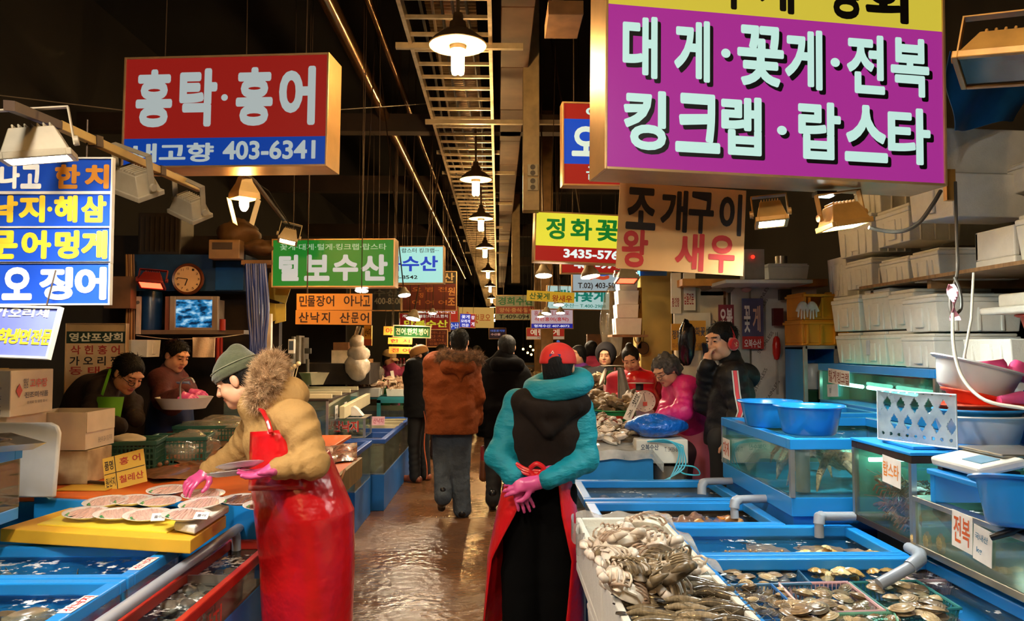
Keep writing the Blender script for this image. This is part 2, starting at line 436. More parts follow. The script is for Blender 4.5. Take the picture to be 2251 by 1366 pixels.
for i in range(5):
    x = -.56 + i * .09; mb = MB()
    mb.tube([(x + .03 * math.sin(k * 1.3 + i), 3.5 + k * 1.5, 3.92 + .004 * i) for k in range(20)], .012, 6)
    tag(mb.build('electric_cable', mat('cable_sheath_%d' % i, ['2a2624', '8b7a62', '1c1a1a', '5a5048', '2c2a28'][i], .5)), 'thin electric cable lying along the cable ladder', 'cable', 'cables on the ladder')
strut = mat('strut_channel', 'a8987c', .45, .6, var=.15)
for (x0, x1, py, Y) in ((870, 1150, 101, 5.75), (935, 1440, 268, 7.4), (960, 1098, 335, 9.3), (972, 1132, 380, 10.4), (993, 1095, 432, 12.3), (995, 1126, 447, 12.9), (1010, 1105, 500, 15), (1018, 1118, 530, 17), (1023, 1112, 556, 19)):
    p, q = at(x0, py, Y), at(x1, py, Y); q.z = p.z
    tag(MB().bar(p, q, .042, .042).build('strut_channel', strut, smooth=False), 'galvanised strut channel crossing under the overhead cable ladder', 'strut', 'struts under the cable ladder')
tag(MB().tube([at(-40, 205, 5.1), at(430, 262, 5.1), at(940, 228, 8)], .004, 5).build('slack_wire', paint('8a7a60')), 'thin slack wire stretched across the dark ceiling above the left signs', 'wire')

def drop_post(name, lab, x0, x1, y0, y1, Y, outlets):
    T = thing(name, lab, 'socket post', at((x0 + x1) / 2, y1, Y))
    p, q = at(x0, y0, Y), at(x1, y1, Y)
    MB().b2((p.x, Y, q.z), (q.x, Y + .16, 5.6)).build('post', mat('post_paint', '8d7a58', .6, var=.2), T, smooth=False, bevel=.004)
    for (a, b) in outlets:
        c = at((x0 + x1) / 2 + 3, a, Y); h = (b - a) / FPX * Y
        k = MB().box((c.x, Y - .008, c.z - h / 2), (.09, .016, h)).build('outlet', paint('8c8674'), T, bevel=.003)
        for s in (-.25, .25): MB().cyl((c.x, Y - .016, c.z - h / 2 + s * h), (c.x, Y - .02, c.z - h / 2 + s * h), .022).build('socket', paint('2b2622'), k)
drop_post('socket_post', 'brown ceiling post with two socket outlets left of the five-row sign', 1150, 1186, 280, 462, 6.6, ((362, 388), (392, 420)))
drop_post('socket_post', 'short far ceiling post hanging between the pendant lamps and yellow sign', 1125, 1143, 545, 622, 14, ())
tag(MB().b2(at(1205, 0, 4.3), at(1283, 32, 4.3) + Vector((0, .35, 0))).b2(at(1215, 0, 4.4), at(1240, 0, 4.4) + Vector((0, .05, 1.1))).build('junction_box', paint('7a5a3c', .7, var=.2), bevel=.004), 'brown metal box hanging from the ceiling left of purple sign', 'box')

# ------------------------------------------------------------------ pendant lamps over the aisle
shade_m = mat('enamel_shade', '4a3b28', .45, var=.2); inner_m = mat('shade_inside', 'd8c49a', .5, var=.05)
bulb_m = mat('bulb_glass', 'ffffff', .4, var=0, emit=BULB_L, emcol='ffca80')
def pendant(x, y, z):
    T = thing('pendant_lamp', '', 'lamp', (x, y, z), 'pendant lamps over the aisle')
    o = [(.030, .20), (.034, .15), (.05, .145), (.055, .10), (.105, .075), (.155, .035), (.182, 0)]
    mb = MB(); mb.lathe([(r, h) for r, h in o] + [(.178, -.002), (.150, .028), (.10, .066), (.05, .09), (.0, .092)], (x, y, z), 32); mb.cur = 0
    mb.build('lamp_shade', shade_m, T, ang=1.2)
    mb = MB(); mb.lathe([(.176, -.0035), (.149, .025), (.10, .063), (.05, .088), (.0, .089)], (x, y, z), 32); mb.build('reflector', inner_m, T, ang=1.2)
    MB().lathe([(.04, .09), (.042, .02), (.05, .0), (.05, -.03), (.04, -.035), (0, -.035)], (x, y, z), 20).build('bulb_base', paint('e8dcc0'), T)
    mb = MB()
    for a in range(4):
        cx, cy = x + .026 * math.cos(a * math.pi / 2 + .8), y + .026 * math.sin(a * math.pi / 2 + .8)
        mb.tube([(cx, cy, z - .03), (cx, cy, z - .16), (cx, cy, z - .175), (cx, cy, z - .182)], [.021, .021, .016, .004], 10)
    mb.build('bulb', bulb_m, T)
    MB().cyl((x, y, z + .19), (x, y, min(z + .62, 5.6)), .012, n=8).build('rod', shade_m, T)
    return T
lampY = [4.7, 8.55, 11.2, 14.6, 19.1, 24, 30, 37, 45, 53]
ords = ['nearest pendant lamp with a brown bell shade, over the aisle', 'second pendant lamp along the aisle, left of the blue lit sign edge', 'third pendant lamp along the aisle, small brown shade', 'fourth pendant lamp along the aisle, above the row of bulbs',
        'fifth pendant lamp along the aisle', 'sixth pendant lamp along the aisle, level with far signs', 'seventh pendant lamp, far down the aisle', 'eighth pendant lamp, far down the aisle', 'ninth pendant lamp, nearly at the far end', 'tiny last pendant lamp at the far end of aisle']
P0 = keep(pendant(-.25, lampY[0], 3.445)); P0['label'] = ords[0]
for Y, l in zip(lampY[1:], ords[1:]): dup(P0, (-.25, Y, 3.445), label=l)
for Y, l in ((1.2, 'unseen pendant lamp added over the aisle, just above the view'), (-2.2, 'unseen pendant lamp added over the aisle behind the viewer')): dup(P0, (-.25, Y, 3.445), label=l)  # two unseen pendants added on the camera side to light the stall fronts

# ------------------------------------------------------------------ floodlights
lens_on = mat('flood_lens', 'ffffff', .3, var=0, emit=FLOOD_L, emcol='f6f7ee'); lens_off = mat('flood_glass_off', '3a3630', .15, var=0)
lens_warm = mat('flood_lens_warm', 'ffffff', .3, var=0, emit=FLOOD_L * .55, emcol='ffc070')
lens_red = mat('heater_lens', 'ff4030', .3, var=0, emit=9, emcol='ff3a22')
fl_white = mat('white_cast_housing', '8f8673', .5, var=.15); fl_gold = mat('ochre_cast_housing', 'b5803a', .4, .3, var=.2)
def flood(label, p, w, rot, body, lens, mount=.16, name='floodlight'):
    """lens centre at p, lens faces down before rot"""
    T = thing(name, label, 'floodlight', p); d = w * .72
    mb = MB(); mb.box((0, 0, .055), (w * .62, d * .6, .085), taper=1.5)
    for k in range(7): mb.box(((k - 3) * w * .085, 0, .10), (w * .03, d * .55, .02))
    mb.build('housing', body, T, local=True, bevel=.004)
    mb = MB()
    for s in (-1, 1): mb.box((s * (w / 2 - .008), 0, .004), (.018, d, .024)); mb.box((0, s * (d / 2 - .008), .004), (w - .03, .018, .024))
    mb.build('rim', body, T, local=True, bevel=.003)
    MB().box((0, 0, .002), (w - .03, d - .03, .006)).build('lens', lens, T, local=True, smooth=False)
    mb = MB()
    for s in (-1, 1): mb.box((s * (w / 2 + .006), 0, .055 + mount / 2 - .02), (.005, .03, mount))
    mb.box((0, 0, .035 + mount), (w + .017, .03, .005)); mb.build('bracket', body, T, local=True, smooth=False)
    for s in (-1, 1): MB().cyl((s * (w / 2 + .006), 0, .05), (s * (w / 2 + .02), 0, .05), .017, n=12).build('knob', body, T, local=True)
    T.rotation_euler = rot; return T
flood('lit white floodlight at left edge above the blue strips', at(86, 348, 2.62), .215, (R(4), R(-10), R(20)), fl_white, mat('flood_lens_left', 'ffffff', .3, var=0, emit=FLOOD_L * .7, emcol='fff6e8'), .13)
flood('unlit white floodlight, middle one under the yellow pole', at(298, 420, 3.5), .2, (R(28), R(20), R(-20)), fl_white, lens_off)
flood('unlit white floodlight at the far end of yellow pole', at(418, 470, 4.15), .19, (R(30), R(24), R(-20)), fl_white, lens_off)
T = thing('light_pole', 'yellowish pole carrying three white floodlights over the left stall', 'pole', at(128, 275, 2.9))
MB().bar(at(20, 232, 2.3), at(128, 275, 2.9), .03, .03).build('dark_pole', steel_dk, T, smooth=False)
MB().bar(at(128, 275, 2.9), at(438, 415, 4.25), .032, .036).build('pole', mat('ochre_pole', 'a08548', .5, .3), T, smooth=False, bevel=.003)
for k in (.18, .62): 
    c = at(128, 275, 2.9).lerp(at(438, 415, 4.25), k); MB().bar(c, c + Vector((.006, .04, .003)), .04, .044).build('collar', steel_dk, T, smooth=False)
# the bright hanging lantern-like lamp and its small neighbour
T = thing('lantern_lamp', 'glaring warm lantern lamp under the red and blue sign', 'lamp', at(537, 430, 5.2))
c = at(537, 425, 5.2)
MB().lathe([(.11, -.04), (.105, 0), (.06, .07), (.045, .11), (0, .115)], c, 4).build('hood', inner_m, T, smooth=False)
for s in (-1, 1): MB().sheet(lambda u, v: (c.x + s * (.10 - .045 * v) - .01 * u, c.y - .06 + .12 * u, c.z - .04 - .17 * v), 2, 6, .004).build('reflector_flap', inner_m, T)
MB().ell((c.x, c.y, c.z - .07), (.032, .032, .055)).build('bulb', mat('lantern_bulb', 'ffffff', .4, var=0, emit=420, emcol='ffb860'), T)
MB().cyl((c.x, c.y, c.z + .1), (c.x, c.y, c.z + .2), .02).cyl((c.x, c.y, c.z + .2), (c.x, c.y, 5.6), .004, n=5).build('neck', steel_dk, T)
T = thing('lamp_boom', 'dark boom pole slanting down towards the green sign', 'pole', at(515, 352, 4.9))
MB().tube([at(512, 358, 4.9), at(560, 400, 5.3), at(628, 490, 6.2)], .016, 8).build('boom', steel_dk, T)
MB().tube([at(545, 390, 5.2), at(590, 420, 5.6), at(640, 500, 6.2)], .005, 6).build('cable', dark, T)
flood('small warm floodlight shining in front of the green sign', at(632, 531, 6.1), .15, (R(-15), R(12), R(15)), fl_white, lens_warm, .12)
T = flood('red glowing heat lamp beside the wall clock', at(332, 627, 6.3), .2, (R(-22), R(4), R(10)), paint('7a1c14', .5), lens_red, .1, 'heat_lamp')
T = flood('lit ochre floodlight nearest the cardboard sign', at(1696, 490, 3.55), .145, (R(-14), R(-4), R(-14)), fl_gold, lens_on, .1)
T = flood('lit ochre floodlight in front of the foam boxes', at(1856, 497, 3.45), .2, (R(-4), R(-9), R(8)), fl_gold, mat('flood_lens_hot', 'ffffff', .3, var=0, emit=FLOOD_L * .75, emcol='f4fff4'), .12)
T = flood('big unlit ochre floodlight in the top right corner', at(2225, 150, 2.3), .30, (R(-12), R(8), R(-40)), fl_gold, lens_off, .15)
fill_lens_soft = mat('added_fill_lens_soft', 'ffffff', .3, var=0, emit=FLOOD_L * .6, emcol='f4f7f0'); fill_lens_strong = mat('added_fill_lens_strong', 'ffffff', .3, var=0, emit=FLOOD_L * 1.6, emcol='fff2dc')
for lab, p, w, rot, ln in (('unseen floodlight added for the left stall, just above the view', (-1.0, 1.35, 2.95), .215, (R(24), R(14), 0), fill_lens_strong), ('unseen floodlight added for the right stall, just above the view', (.75, 1.4, 2.95), .215, (R(16), R(-18), 0), fill_lens_soft)): flood(lab, p, w, rot, fl_white, ln, .13)  # unseen fixtures added above the frame as fill light for both stalls
T = thing('led_spot', 'small bluish white lamp under the purple sign edge', 'lamp', at(1812, 432, 3.5))
MB().box(at(1812, 427, 3.5), (.09, .06, .02)).build('case', steel_dk, T, smooth=False)
MB().box(at(1812, 432, 3.5), (.07, .045, .006)).build('lens', mat('led_lens', 'ffffff', .3, var=0, emit=60, emcol='dff6ff'), T, smooth=False)

dish_on = mat('dish_lens', 'ffffff', .3, var=0, emit=DISH_L, emcol='ffe8c4')
def dish(label, px, py, w, Y, rot=(0, 0, 0), warm=False):
    c = at(px, py, Y); r = w / FPX * Y / 2
    T = thing('dish_lamp', label, 'lamp', c)
    MB().lathe([(r * .3, r * 1.35), (r * .42, r * 1.25), (r * .55, r * .9), (r * .85, r * .5), (r, .1 * r), (r * .96, 0), (r * .8, r * .4), (0, r * .8)], n=20).build('hood', fl_white, T, local=True, ang=1)
    MB().lathe([(0, r * .12), (r * .93, r * .1), (r * .93, r * .08), (0, r * .08)], n=20).build('lens', dish_on, T, local=True)
    MB().tube([(0, 0, r * 1.3), (0, 0, r * 1.9), (0, 0, 5.6 - c.z)], r * .1, 5).build('neck', steel_dk, T, local=True)
    T.rotation_euler = rot; return T
dish('round lit lamp between the yellow sign and far pendant lamps', 1195, 607, 38, 8.2, (R(-12), 0, 0))
dish('lit lamp hanging before the red sign with white digits', 1298, 609, 44, 7.6, (R(-8), R(-8), 0))
dish('lit lamp left of the far white sign with red letters', 1201, 690, 22, 11.5, (R(-12), R(8), 0))
dish('upper lit lamp below the small yellow sign', 1228, 671, 24, 10.5, (R(-12), 0, 0))
dish('lower right lit lamp below the small yellow sign', 1232, 689, 20, 11.2, (R(-12), 0, 0))
dish('lowest small lit lamp in front of the white sign', 1189, 697, 16, 12, (R(-12), 0, 0))
dish('lit lamp under the middle of the green sign', 795, 640, 30, 6.8, (R(-14), 0, 0))
dish('lit lamp hanging at the right end of the green sign', 889, 650, 28, 7.6, (R(-14), R(-8), 0))
dish('warm lit lamp before the dark red far-left sign', 908, 702, 32, 9.5, (R(-14), R(8), 0))
dish('small warm lit lamp hanging beside the dark red sign', 951, 690, 18, 9.8, (R(-14), 0, 0))
for i in range(7):
    px, py = ((1150, 768), (1160, 776), (1166, 762), (1172, 770), (1168, 780), (1188, 764), (1190, 777))[i]
    c = at(px, py, 16 + i * .25); T = thing('bare_bulb', 'bare glowing bulb in the far cluster left of the red cap', 'bulb', c, 'bare bulbs of a far stall')
    MB().ell(c, .024, 10, 8).build('glass', mat('bare_bulb_glass', 'ffffff', .4, var=0, emit=14, emcol='ffb060') if i == 0 else bpy.data.materials['bare_bulb_glass'], T)
    MB().cyl((c.x, c.y, c.z + .04), (c.x, c.y, c.z + .1), .018, n=8).build('socket', dark, T)
    MB().cyl((c.x, c.y, c.z + .1), (c.x, c.y, 5.6), .004, n=5).build('flex', dark, T)
tarp = mat('blue_tarpaulin', '1560a8', .5, var=.2, scale=4)
tag(MB().sheet(lambda u, v: at(2088 + 165 * u * (1 - .1 * v), 112 + 180 * v + 70 * u * (1 - v) - 30 * u * v, 3.7 + .5 * u) + Vector((0, .04 * math.sin(9 * u + 5 * v), 0)), 14, 12, .003).build('tarpaulin', tarp), 'blue tarpaulin hanging to the right of the purple sign', 'tarpaulin')
# ================================================================== signs
alu = mat('aluminium_frame', 'cda877', .38, .55, var=.12, scale=6); white_edge = paint('d8d4c8', .5)
def sign(name, label, box, Y, th, yaw=0, roll=0, bg=(), txt=(), fm=None, lip=.012, wires=True, cat='sign', tilt=0, hang=None):
    """box, panels and lettering in pixels of the photograph's frame; built as a real box hanging at depth Y"""
    x0, y0, x1, y1 = box; c = at((x0 + x1) / 2, (y0 + y1) / 2, Y); k = Y / FPX
    c0 = c.copy()
    def S_(x): d = ray(x, 761); t = d.x / d.y; return (t * Y - c0.x) / (math.cos(yaw) - t * math.sin(yaw))
    W, H, mid = S_(x1) - S_(x0), (y1 - y0) * k, (S_(x0) + S_(x1)) / 2; c = c.copy(); c0 = c.copy(); c += Vector((mid * math.cos(yaw), mid * math.sin(yaw), 0))
    T = thing(name, label, cat, c)
    U = lambda x: (lambda d: (d * Y - c0.x) / (math.cos(yaw) - d * math.sin(yaw)) - mid)(ray(x, 761).x / ray(x, 761).y)
    V = lambda y: (.5 - (y - y0) / (y1 - y0)) * H
    mb = MB(); mb.box((0, th / 2 + .001, 0), (W, th, H))
    if lip:
        e = lip
        for s in (-1, 1): mb.box((s * (W / 2 + e / 2), th / 2 - .006, 0), (e, th + .012, H + 2 * e)); mb.box((0, th / 2 - .006, s * (H / 2 + e / 2)), (W, th + .012, e))
    mb.build('frame', fm or alu, T, local=True, smooth=False, bevel=.002 if th > .03 else 0)
    for r, m in bg:
        a, b, d, e = r or box; q = MB(); q.box(((U(a) + U(d)) / 2, -.0015, (V(b) + V(e)) / 2), (U(d) - U(a), .003, V(b) - V(e))); q.build('face_panel', m, T, local=True, smooth=False)
    by = {}
    for t in txt:
        s, r, m = t[:3]; o = t[3] if len(t) > 3 else {}
        by.setdefault((m.name, o.get('y', -.0045)), [m, MB()])
        q = by[(m.name, o.get('y', -.0045))][1]; yy = o.get('y', -.0045)
        if isinstance(s, str): letter(q, s, U(r[0]), V(r[3]), U(r[2]), V(r[1]), yy, o.get('b', .02), o.get('flip', False), tilt=o.get('tilt', 0))
        else:
            for ch, a, d in s: letter(q, ch, U(a + o.get('dx', 0)), V(r[1] + o.get('dy', 0)), U(d + o.get('dx', 0)), V(r[0] + o.get('dy', 0)), yy, o.get('b', .02))
    for m, q in by.values(): q.build('lettering', m, T, local=True, smooth=False)
    if wires:
        q = MB(); top = (hang if hang is not None else 5.6) - c.z
        for s in (-.36, .36): q.cyl((s * W, th / 2, H / 2 + .005), (s * W, th / 2, top), .0035, n=5)
        q.build('hanger_wire', steel_dk, T, local=True)
    T.rotation_euler = (tilt, roll, yaw); return T
g = glow
# red and blue sign, left
lt = g('a9b4b4', .9)
sign('shop_sign', 'red and blue lit shop sign with a phone number, over the left stall', (264, 124, 712, 366), 4.5, .22, R(-6.5), .012, [((264, 124, 712, 304), g('951d17', .8)), ((264, 304, 712, 366), g('0f3f9e', .8))],
     [([('홍', 287, 368), ('탁', 384, 468), ('홍', 510, 592), ('어', 606, 687)], (148, 279), lt, {'b': .045}), ('·', (477, 207, 492, 222), lt), ('내고향', (285, 315, 464, 358), lt, {'b': .035}), ('403-6341', (484, 312, 690, 354), lt, {'b': .03})])
# purple and yellow sign, right
pt, pk = g('bfe6dc', .95), paint('060408', .5)
rows = [([('대', 1372, 1450), ('게', 1487, 1567), ('꽃', 1628, 1732), ('게', 1734, 1818), ('전', 1872, 1957), ('복', 1970, 2056)], (58, 196)), ([('킹', 1375, 1470), ('크', 1490, 1590), ('랩', 1592, 1682), ('랍', 1763, 1858), ('스', 1866, 1962), ('타', 1962, 2057)], (222, 354))]
dots = [('·', (1592, 116, 1613, 137)), ('·', (1836, 118, 1857, 139)), ('·', (1716, 282, 1738, 303))]
tx = []
for chars, yy in rows:
    tx += [(chars, yy, pk, {'b': .04, 'dx': 8, 'dy': 9, 'y': -.0036}), (chars, yy, pt, {'b': .035, 'y': -.0052})]
for d, r in dots: tx += [(d, tuple(a + b for a, b in zip(r, (7, 8, 7, 8))), pk, {'y': -.0036}), (d, r, pt, {'y': -.0052})]
tx += [([('다', 1565, 1640), ('게', 1675, 1756), ('영', 1832, 1902), ('회', 1915, 2012)], (-95, 26), paint('0a0806', .5), {'b': .04}), ('·', (1785, -40, 1803, -22), pk)]
sign('shop_sign', 'big purple and yellow lit shop sign hanging over the right stall', (1339, -112, 2086, 394), 3.3, .24, R(8), .013, [((1339, -112, 2086, 36), g('d6c440', .85)), ((1339, 36, 2086, 394), g('a93093', .85))], tx)
# blue red sign behind it
sign('shop_sign', 'blue and red lit sign mostly hidden behind the purple sign', (1241, 228, 1420, 408), 5.2, .1, R(4), 0, [((1241, 228, 1420, 262), g('a3231a', .8)), ((1241, 262, 1420, 363), g('1348bc', .9)), ((1241, 363, 1420, 408), g('a3231a', .8))],
     [('오', (1258, 278, 1322, 346), g('d8ead8', .9), {'b': .04}), ('복', (1340, 278, 1405, 346), g('d8ead8', .9), {'b': .04}), ('어', (1290, 234, 1330, 258), pt), ('금', (1290, 368, 1330, 398), pt)])
# cardboard sign
sign('hand_lettered_sign', 'tan board with black and red brush lettering below the purple sign', (1360, 408, 1640, 600), 3.75, .006, R(3), .055, [(None, mat('tan_board', 'b98d58', .8, var=.15, scale=3))],
     [([('조', 1376, 1442), ('개', 1452, 1512), ('구', 1514, 1570), ('이', 1582, 1632)], (418, 512), paint('120d0c', .7), {'b': .035}), ([('왕', 1370, 1428), ('새', 1488, 1552), ('우', 1562, 1620)], (512, 596), paint('a3201a', .7), {'b': .035})], fm=mat('board_edge', '9c7a4c', .8), lip=0)
# yellow and red
sign('shop_sign', 'yellow and red lit sign with green brush letters, left of cardboard sign', (1178, 472, 1425, 578), 7, .14, R(5), .03, [((1178, 472, 1425, 545), g('e6dc3c', .95)), ((1178, 545, 1425, 578), g('a81d18', .85))],
     [([('정', 1200, 1242), ('화', 1254, 1302), ('꽃', 1310, 1362), ('게', 1368, 1412)], (482, 530), g('157a2a', .8), {'b': .03}), ('3435-5769', (1240, 550, 1378, 570), g('e8f4f0', .95), {'b': .04})])
sign('shop_sign', 'red sign with white digits just below the yellow and red sign', (1236, 574, 1420, 600), 8.4, .12, R(3), 0, [(None, g('a81d18', .75))], [('407-9740', (1262, 575, 1382, 591), g('e8f4f0', .9), {'b': .05})])
sign('shop_sign', 'pale grey sign with a swirl mark and phone number, right of the dish lamps', (1260, 597, 1372, 640), 9.6, .12, 0, 0, [(None, g('9fb0b6', .8))],
     [('T.02) 403-5050', (1271, 622, 1368, 638), paint('2a2020', .5), {'b': .02}), ('~', (1296, 605, 1340, 616), g('c84a26', .8), {'b': .05}), ('~', (1290, 601, 1340, 607), g('2a50b8', .8), {'b': .03})])
# green sign, left centre
gw = g('c4c4bc', .85)
sign('shop_sign', 'green lit shop sign with large white brush letters, left of the aisle', (598, 528, 864, 629), 6.5, .16, R(-3), .0, [(None, g('1f7a26', .85))],
     [('꽃게·대게·털게·킹크랩·랍스타', (613, 536, 848, 550), g('a8c8a0', .8), {'b': .01}), ([('털', 611, 655), ('보', 667, 723), ('수', 730, 786), ('산', 792, 851)], (560, 618), gw, {'b': .045})])
sign('shop_sign', 'pale cyan lit sign half behind the green sign', (790, 543, 973, 622), 8.6, .14, R(-3), 0, [(None, g('a8e6dc', .95))],
     [('북수산', (842, 563, 962, 597), g('1240c0', .9), {'b': .03}), ('랍스터 킹크랩···', (882, 546, 964, 556), paint('12201e', .5), {'b': .01}), ('408-8542', (850, 606, 917, 614), paint('12201e', .5))])
sign('shop_sign', 'dark red unlit sign with a pale column, behind the cyan sign', (868, 598, 1002, 682), 12, .14, 0, 0, [((868, 598, 1002, 624), paint('15141c', .6)), ((868, 624, 1002, 682), mat('dull_red_panel', '571511', .6, var=.1))],
     [('수산', (950, 600, 998, 622), paint('b8a070', .6)), ('오 병 전', (905, 631, 982, 642), paint('a8642c', .6)), ('징', (920, 644, 930, 655), paint('a8642c', .6)), ('어 어 어', (905, 660, 982, 671), paint('a8642c', .6)), ('원', (984, 632, 1000, 650), paint('c89058', .6)), ('조', (984, 655, 1000, 672), paint('c89058', .6))])
sign('shop_sign', 'navy sign with grey digits under the green sign', (770, 632, 880, 682), 10, .12, 0, 0, [(None, paint('0e1420', .6))], [('수산', (820, 636, 876, 652), paint('4a4844', .6)), ('400-8500', (822, 655, 884, 669), paint('8a8478', .6), {'b': .02})])
amber = mat('amber_board', 'd08c30', .6, var=.08, scale=3); brown_ink = paint('2c1408', .7)
sign('menu_board', 'upper orange hanging board with dark brush lettering below green sign', (651, 646, 817, 682), 6.2, .012, R(-2), .0, [(None, amber)], [([('민', 657, 674), ('물', 675, 692), ('장', 694, 714), ('어', 716, 734), ('아', 755, 778), ('나', 780, 797), ('고', 797, 813)], (650, 674), brown_ink, {'b': .02})], fm=amber, lip=0, cat='board')
sign('menu_board', 'lower orange hanging board with dark brush lettering below green sign', (649, 683, 816, 714), 6.2, .012, R(-2), .01, [(None, amber)], [([('산', 656, 678), ('낙', 682, 702), ('지', 706, 725), ('산', 746, 769), ('문', 772, 788), ('어', 792, 811)], (687, 710), brown_ink, {'b': .02})], fm=amber, lip=0, cat='board')
sign('shop_sign', 'bright red sign with white letters among the far-left signs', (900, 675, 1006, 716), 14.5, .1, 0, 0, [(None, g('b02a1c', .8))], [('홍어', (912, 677, 950, 694), g('f0e8dc', .9), {'b': .05}), ('광주수산', (952, 680, 1002, 690), g('f0e8dc', .9))])
sign('shop_sign', 'dark red sign with yellow green letters behind the warm lamps', (878, 690, 988, 728), 11.5, .1, 0, 0, [(None, g('7a1010', .7))], [('만복수산', (888, 704, 984, 720), g('c8c030', .85), {'b': .035}), ('게다리.계불장.아나고.한치', (884, 692, 984, 699), g('d8d0c0', .8))])
sign('menu_board', 'green board with cream lettering above the tan capped man', (866, 718, 945, 741), 9.5, .02, 0, .03, [(None, paint('17602a', .6))], [('전어.한치.병어', (870, 722, 941, 737), paint('e8d8a0', .6), {'b': .02})], fm=paint('d8d0a0'), lip=.012, cat='board')
ob = paint('e0952e', .6); red_ink = paint('9a1c10', .7)
for b, t, l in (((843, 718, 868, 737), '아', 'small orange board left of the green board'), ((853, 743, 906, 757), '한 치', 'small orange board just below the green board'), ((855, 763, 906, 778), '전 어', 'lowest small orange board beside the tan cap')):
    sign('menu_board', l, b, 9.7, .012, 0, .02, [(None, ob)], [(t, (b[0] + 5, b[1] + 3, b[2] - 5, b[3] - 3), red_ink)], fm=ob, lip=0, cat='board')
sign('menu_board', 'dark red list board with faint lettering left of the brown coat', (938, 726, 983, 762), 11, .03, 0, 0, [(None, paint('5a1410', .6))], [('아나고', (948, 729, 980, 735), paint('a85a30')), ('한치', (942, 737, 975, 743), paint('a85a30')), ('전어', (942, 745, 975, 751), paint('a85a30')), ('·민물장어', (942, 753, 980, 759), paint('a85a30'))], cat='board')
sign('shop_sign', 'small blue lit sign edge behind the brown coated man', (985, 709, 1012, 725), 14, .1, 0, 0, [(None, g('1b3fae', .8))], [('수산', (988, 711, 1008, 722), g('d8e0ee', .8))])
T = sign('banner', 'cream banner with a red prohibition circle, seen from its back', (990, 676, 1086, 721), 16.5, .01, 0, .01, [(None, g('d8aa58', .55))], [('오토바이', (1030, 690, 1078, 707), g('b8501c', .5), {'flip': True})], fm=paint('c89a50'), lip=0, cat='banner')
mb = MB(); mb.lathe([(.155, -.004), (.185, -.004), (.185, 0), (.155, 0), (.155, -.004)], n=32, cap=False, M=rotm((R(90), 0, 0))); mb.box((0, -.009, 0), (.33, .003, .03), rotm((0, R(45), 0))); mb.add([], [])
mb.build('prohibition_ring', g('b8401c', .6), T, local=True)
sign('shop_sign', 'small blue and red lit box sign hung before the cream banner', (1011, 691, 1044, 720), 13, .08, 0, .04, [((1011, 691, 1034, 720), g('2038b0', .9)), ((1034, 691, 1044, 720), g('9c1c30', .85))], [('꽃게', (1014, 693, 1032, 701), g('eeeeff', .95)), ('모래게', (1013, 703, 1033, 710), g('eeeeff', .95)), ('전문', (1015, 712, 1031, 719), g('eeeeff', .95)), ('랍', (1036, 694, 1043, 702), g('eeeeff', .95)), ('게', (1036, 708, 1043, 717), g('eeeeff', .95))])
sign('shop_sign', 'beige sign with green letters and a phone number at the far end', (1090, 650, 1180, 703), 22, .12, 0, 0, [((1090, 650, 1180, 674), g('8a7a48', .6)), ((1090, 674, 1180, 690), g('8c3014', .6)), ((1090, 690, 1180, 703), g('8a7a48', .6))], [('경희수산', (1095, 653, 1172, 671), g('1c5a24', .6), {'b': .03}), ('T.409-0947', (1097, 692, 1172, 701), paint('20180c'), {'b': .02}), ('양식·중식·일식', (1098, 677, 1172, 687), g('c08040', .6))])
sign('menu_board', 'yellow board with green and red lettering over the red cap', (1158, 641, 1263, 664), 10.3, .015, 0, .05, [(None, g('d8a828', .6))], [('산꽃게', (1164, 645, 1208, 660), g('1a5a28', .5), {'b': .02}), ('왕새우', (1214, 648, 1258, 663), g('a83818', .5), {'b': .02})], fm=paint('c8a030'), lip=0, cat='board')
sign('shop_sign', 'white lit sign with teal letters behind the yellow board', (1204, 630, 1340, 680), 12, .14, R(3), .02, [(None, g('a8c8c4', .9))], [('대나꽃게', (1218, 638, 1332, 664), g('137a68', .8), {'b': .04}), ('··오복수산··· T.400-2988', (1212, 668, 1332, 677), g('137a68', .8), {'b': .01})])
sign('shop_sign', 'white sign with red lettering and a blue foot, right of far lamps', (1168, 682, 1259, 722), 13, .08, 0, 0, [((1168, 682, 1259, 712), g('b8a0a4', .8)), ((1168, 712, 1259, 722), g('1c2490', .85))], [('홍산낙지.대구포', (1174, 684, 1252, 694), g('a03030', .7), {'b': .01}), ('삭힌홍어(홍탁)', (1175, 698, 1250, 708), g('b82828', .7), {'b': .02}), ('형제수산 407-8072', (1174, 714, 1252, 720), g('e0e0f0', .9), {'b': .02})])
sign('shop_sign', 'red sign with cream letters below the white and blue sign', (1158, 722, 1240, 746), 15, .08, 0, 0, [((1158, 722, 1240, 740), g('a0281c', .7)), ((1158, 740, 1240, 746), g('c0a080', .6))], [('예림꽃게', (1166, 724, 1230, 738), g('e0c8a0', .7), {'b': .02}), ('가락시장', (1180, 741, 1212, 745), paint('503020'))])
sign('shop_sign', 'tiny dark lit board right of the brown coated man', (1075, 722, 1112, 745), 24, .08, 0, 0, [(None, g('241420', .6))], [('대흥꽃게랑', (1078, 725, 1110, 730), g('4060b0', .8)), ('수산물', (1079, 733, 1100, 738), g('c89080', .8))])
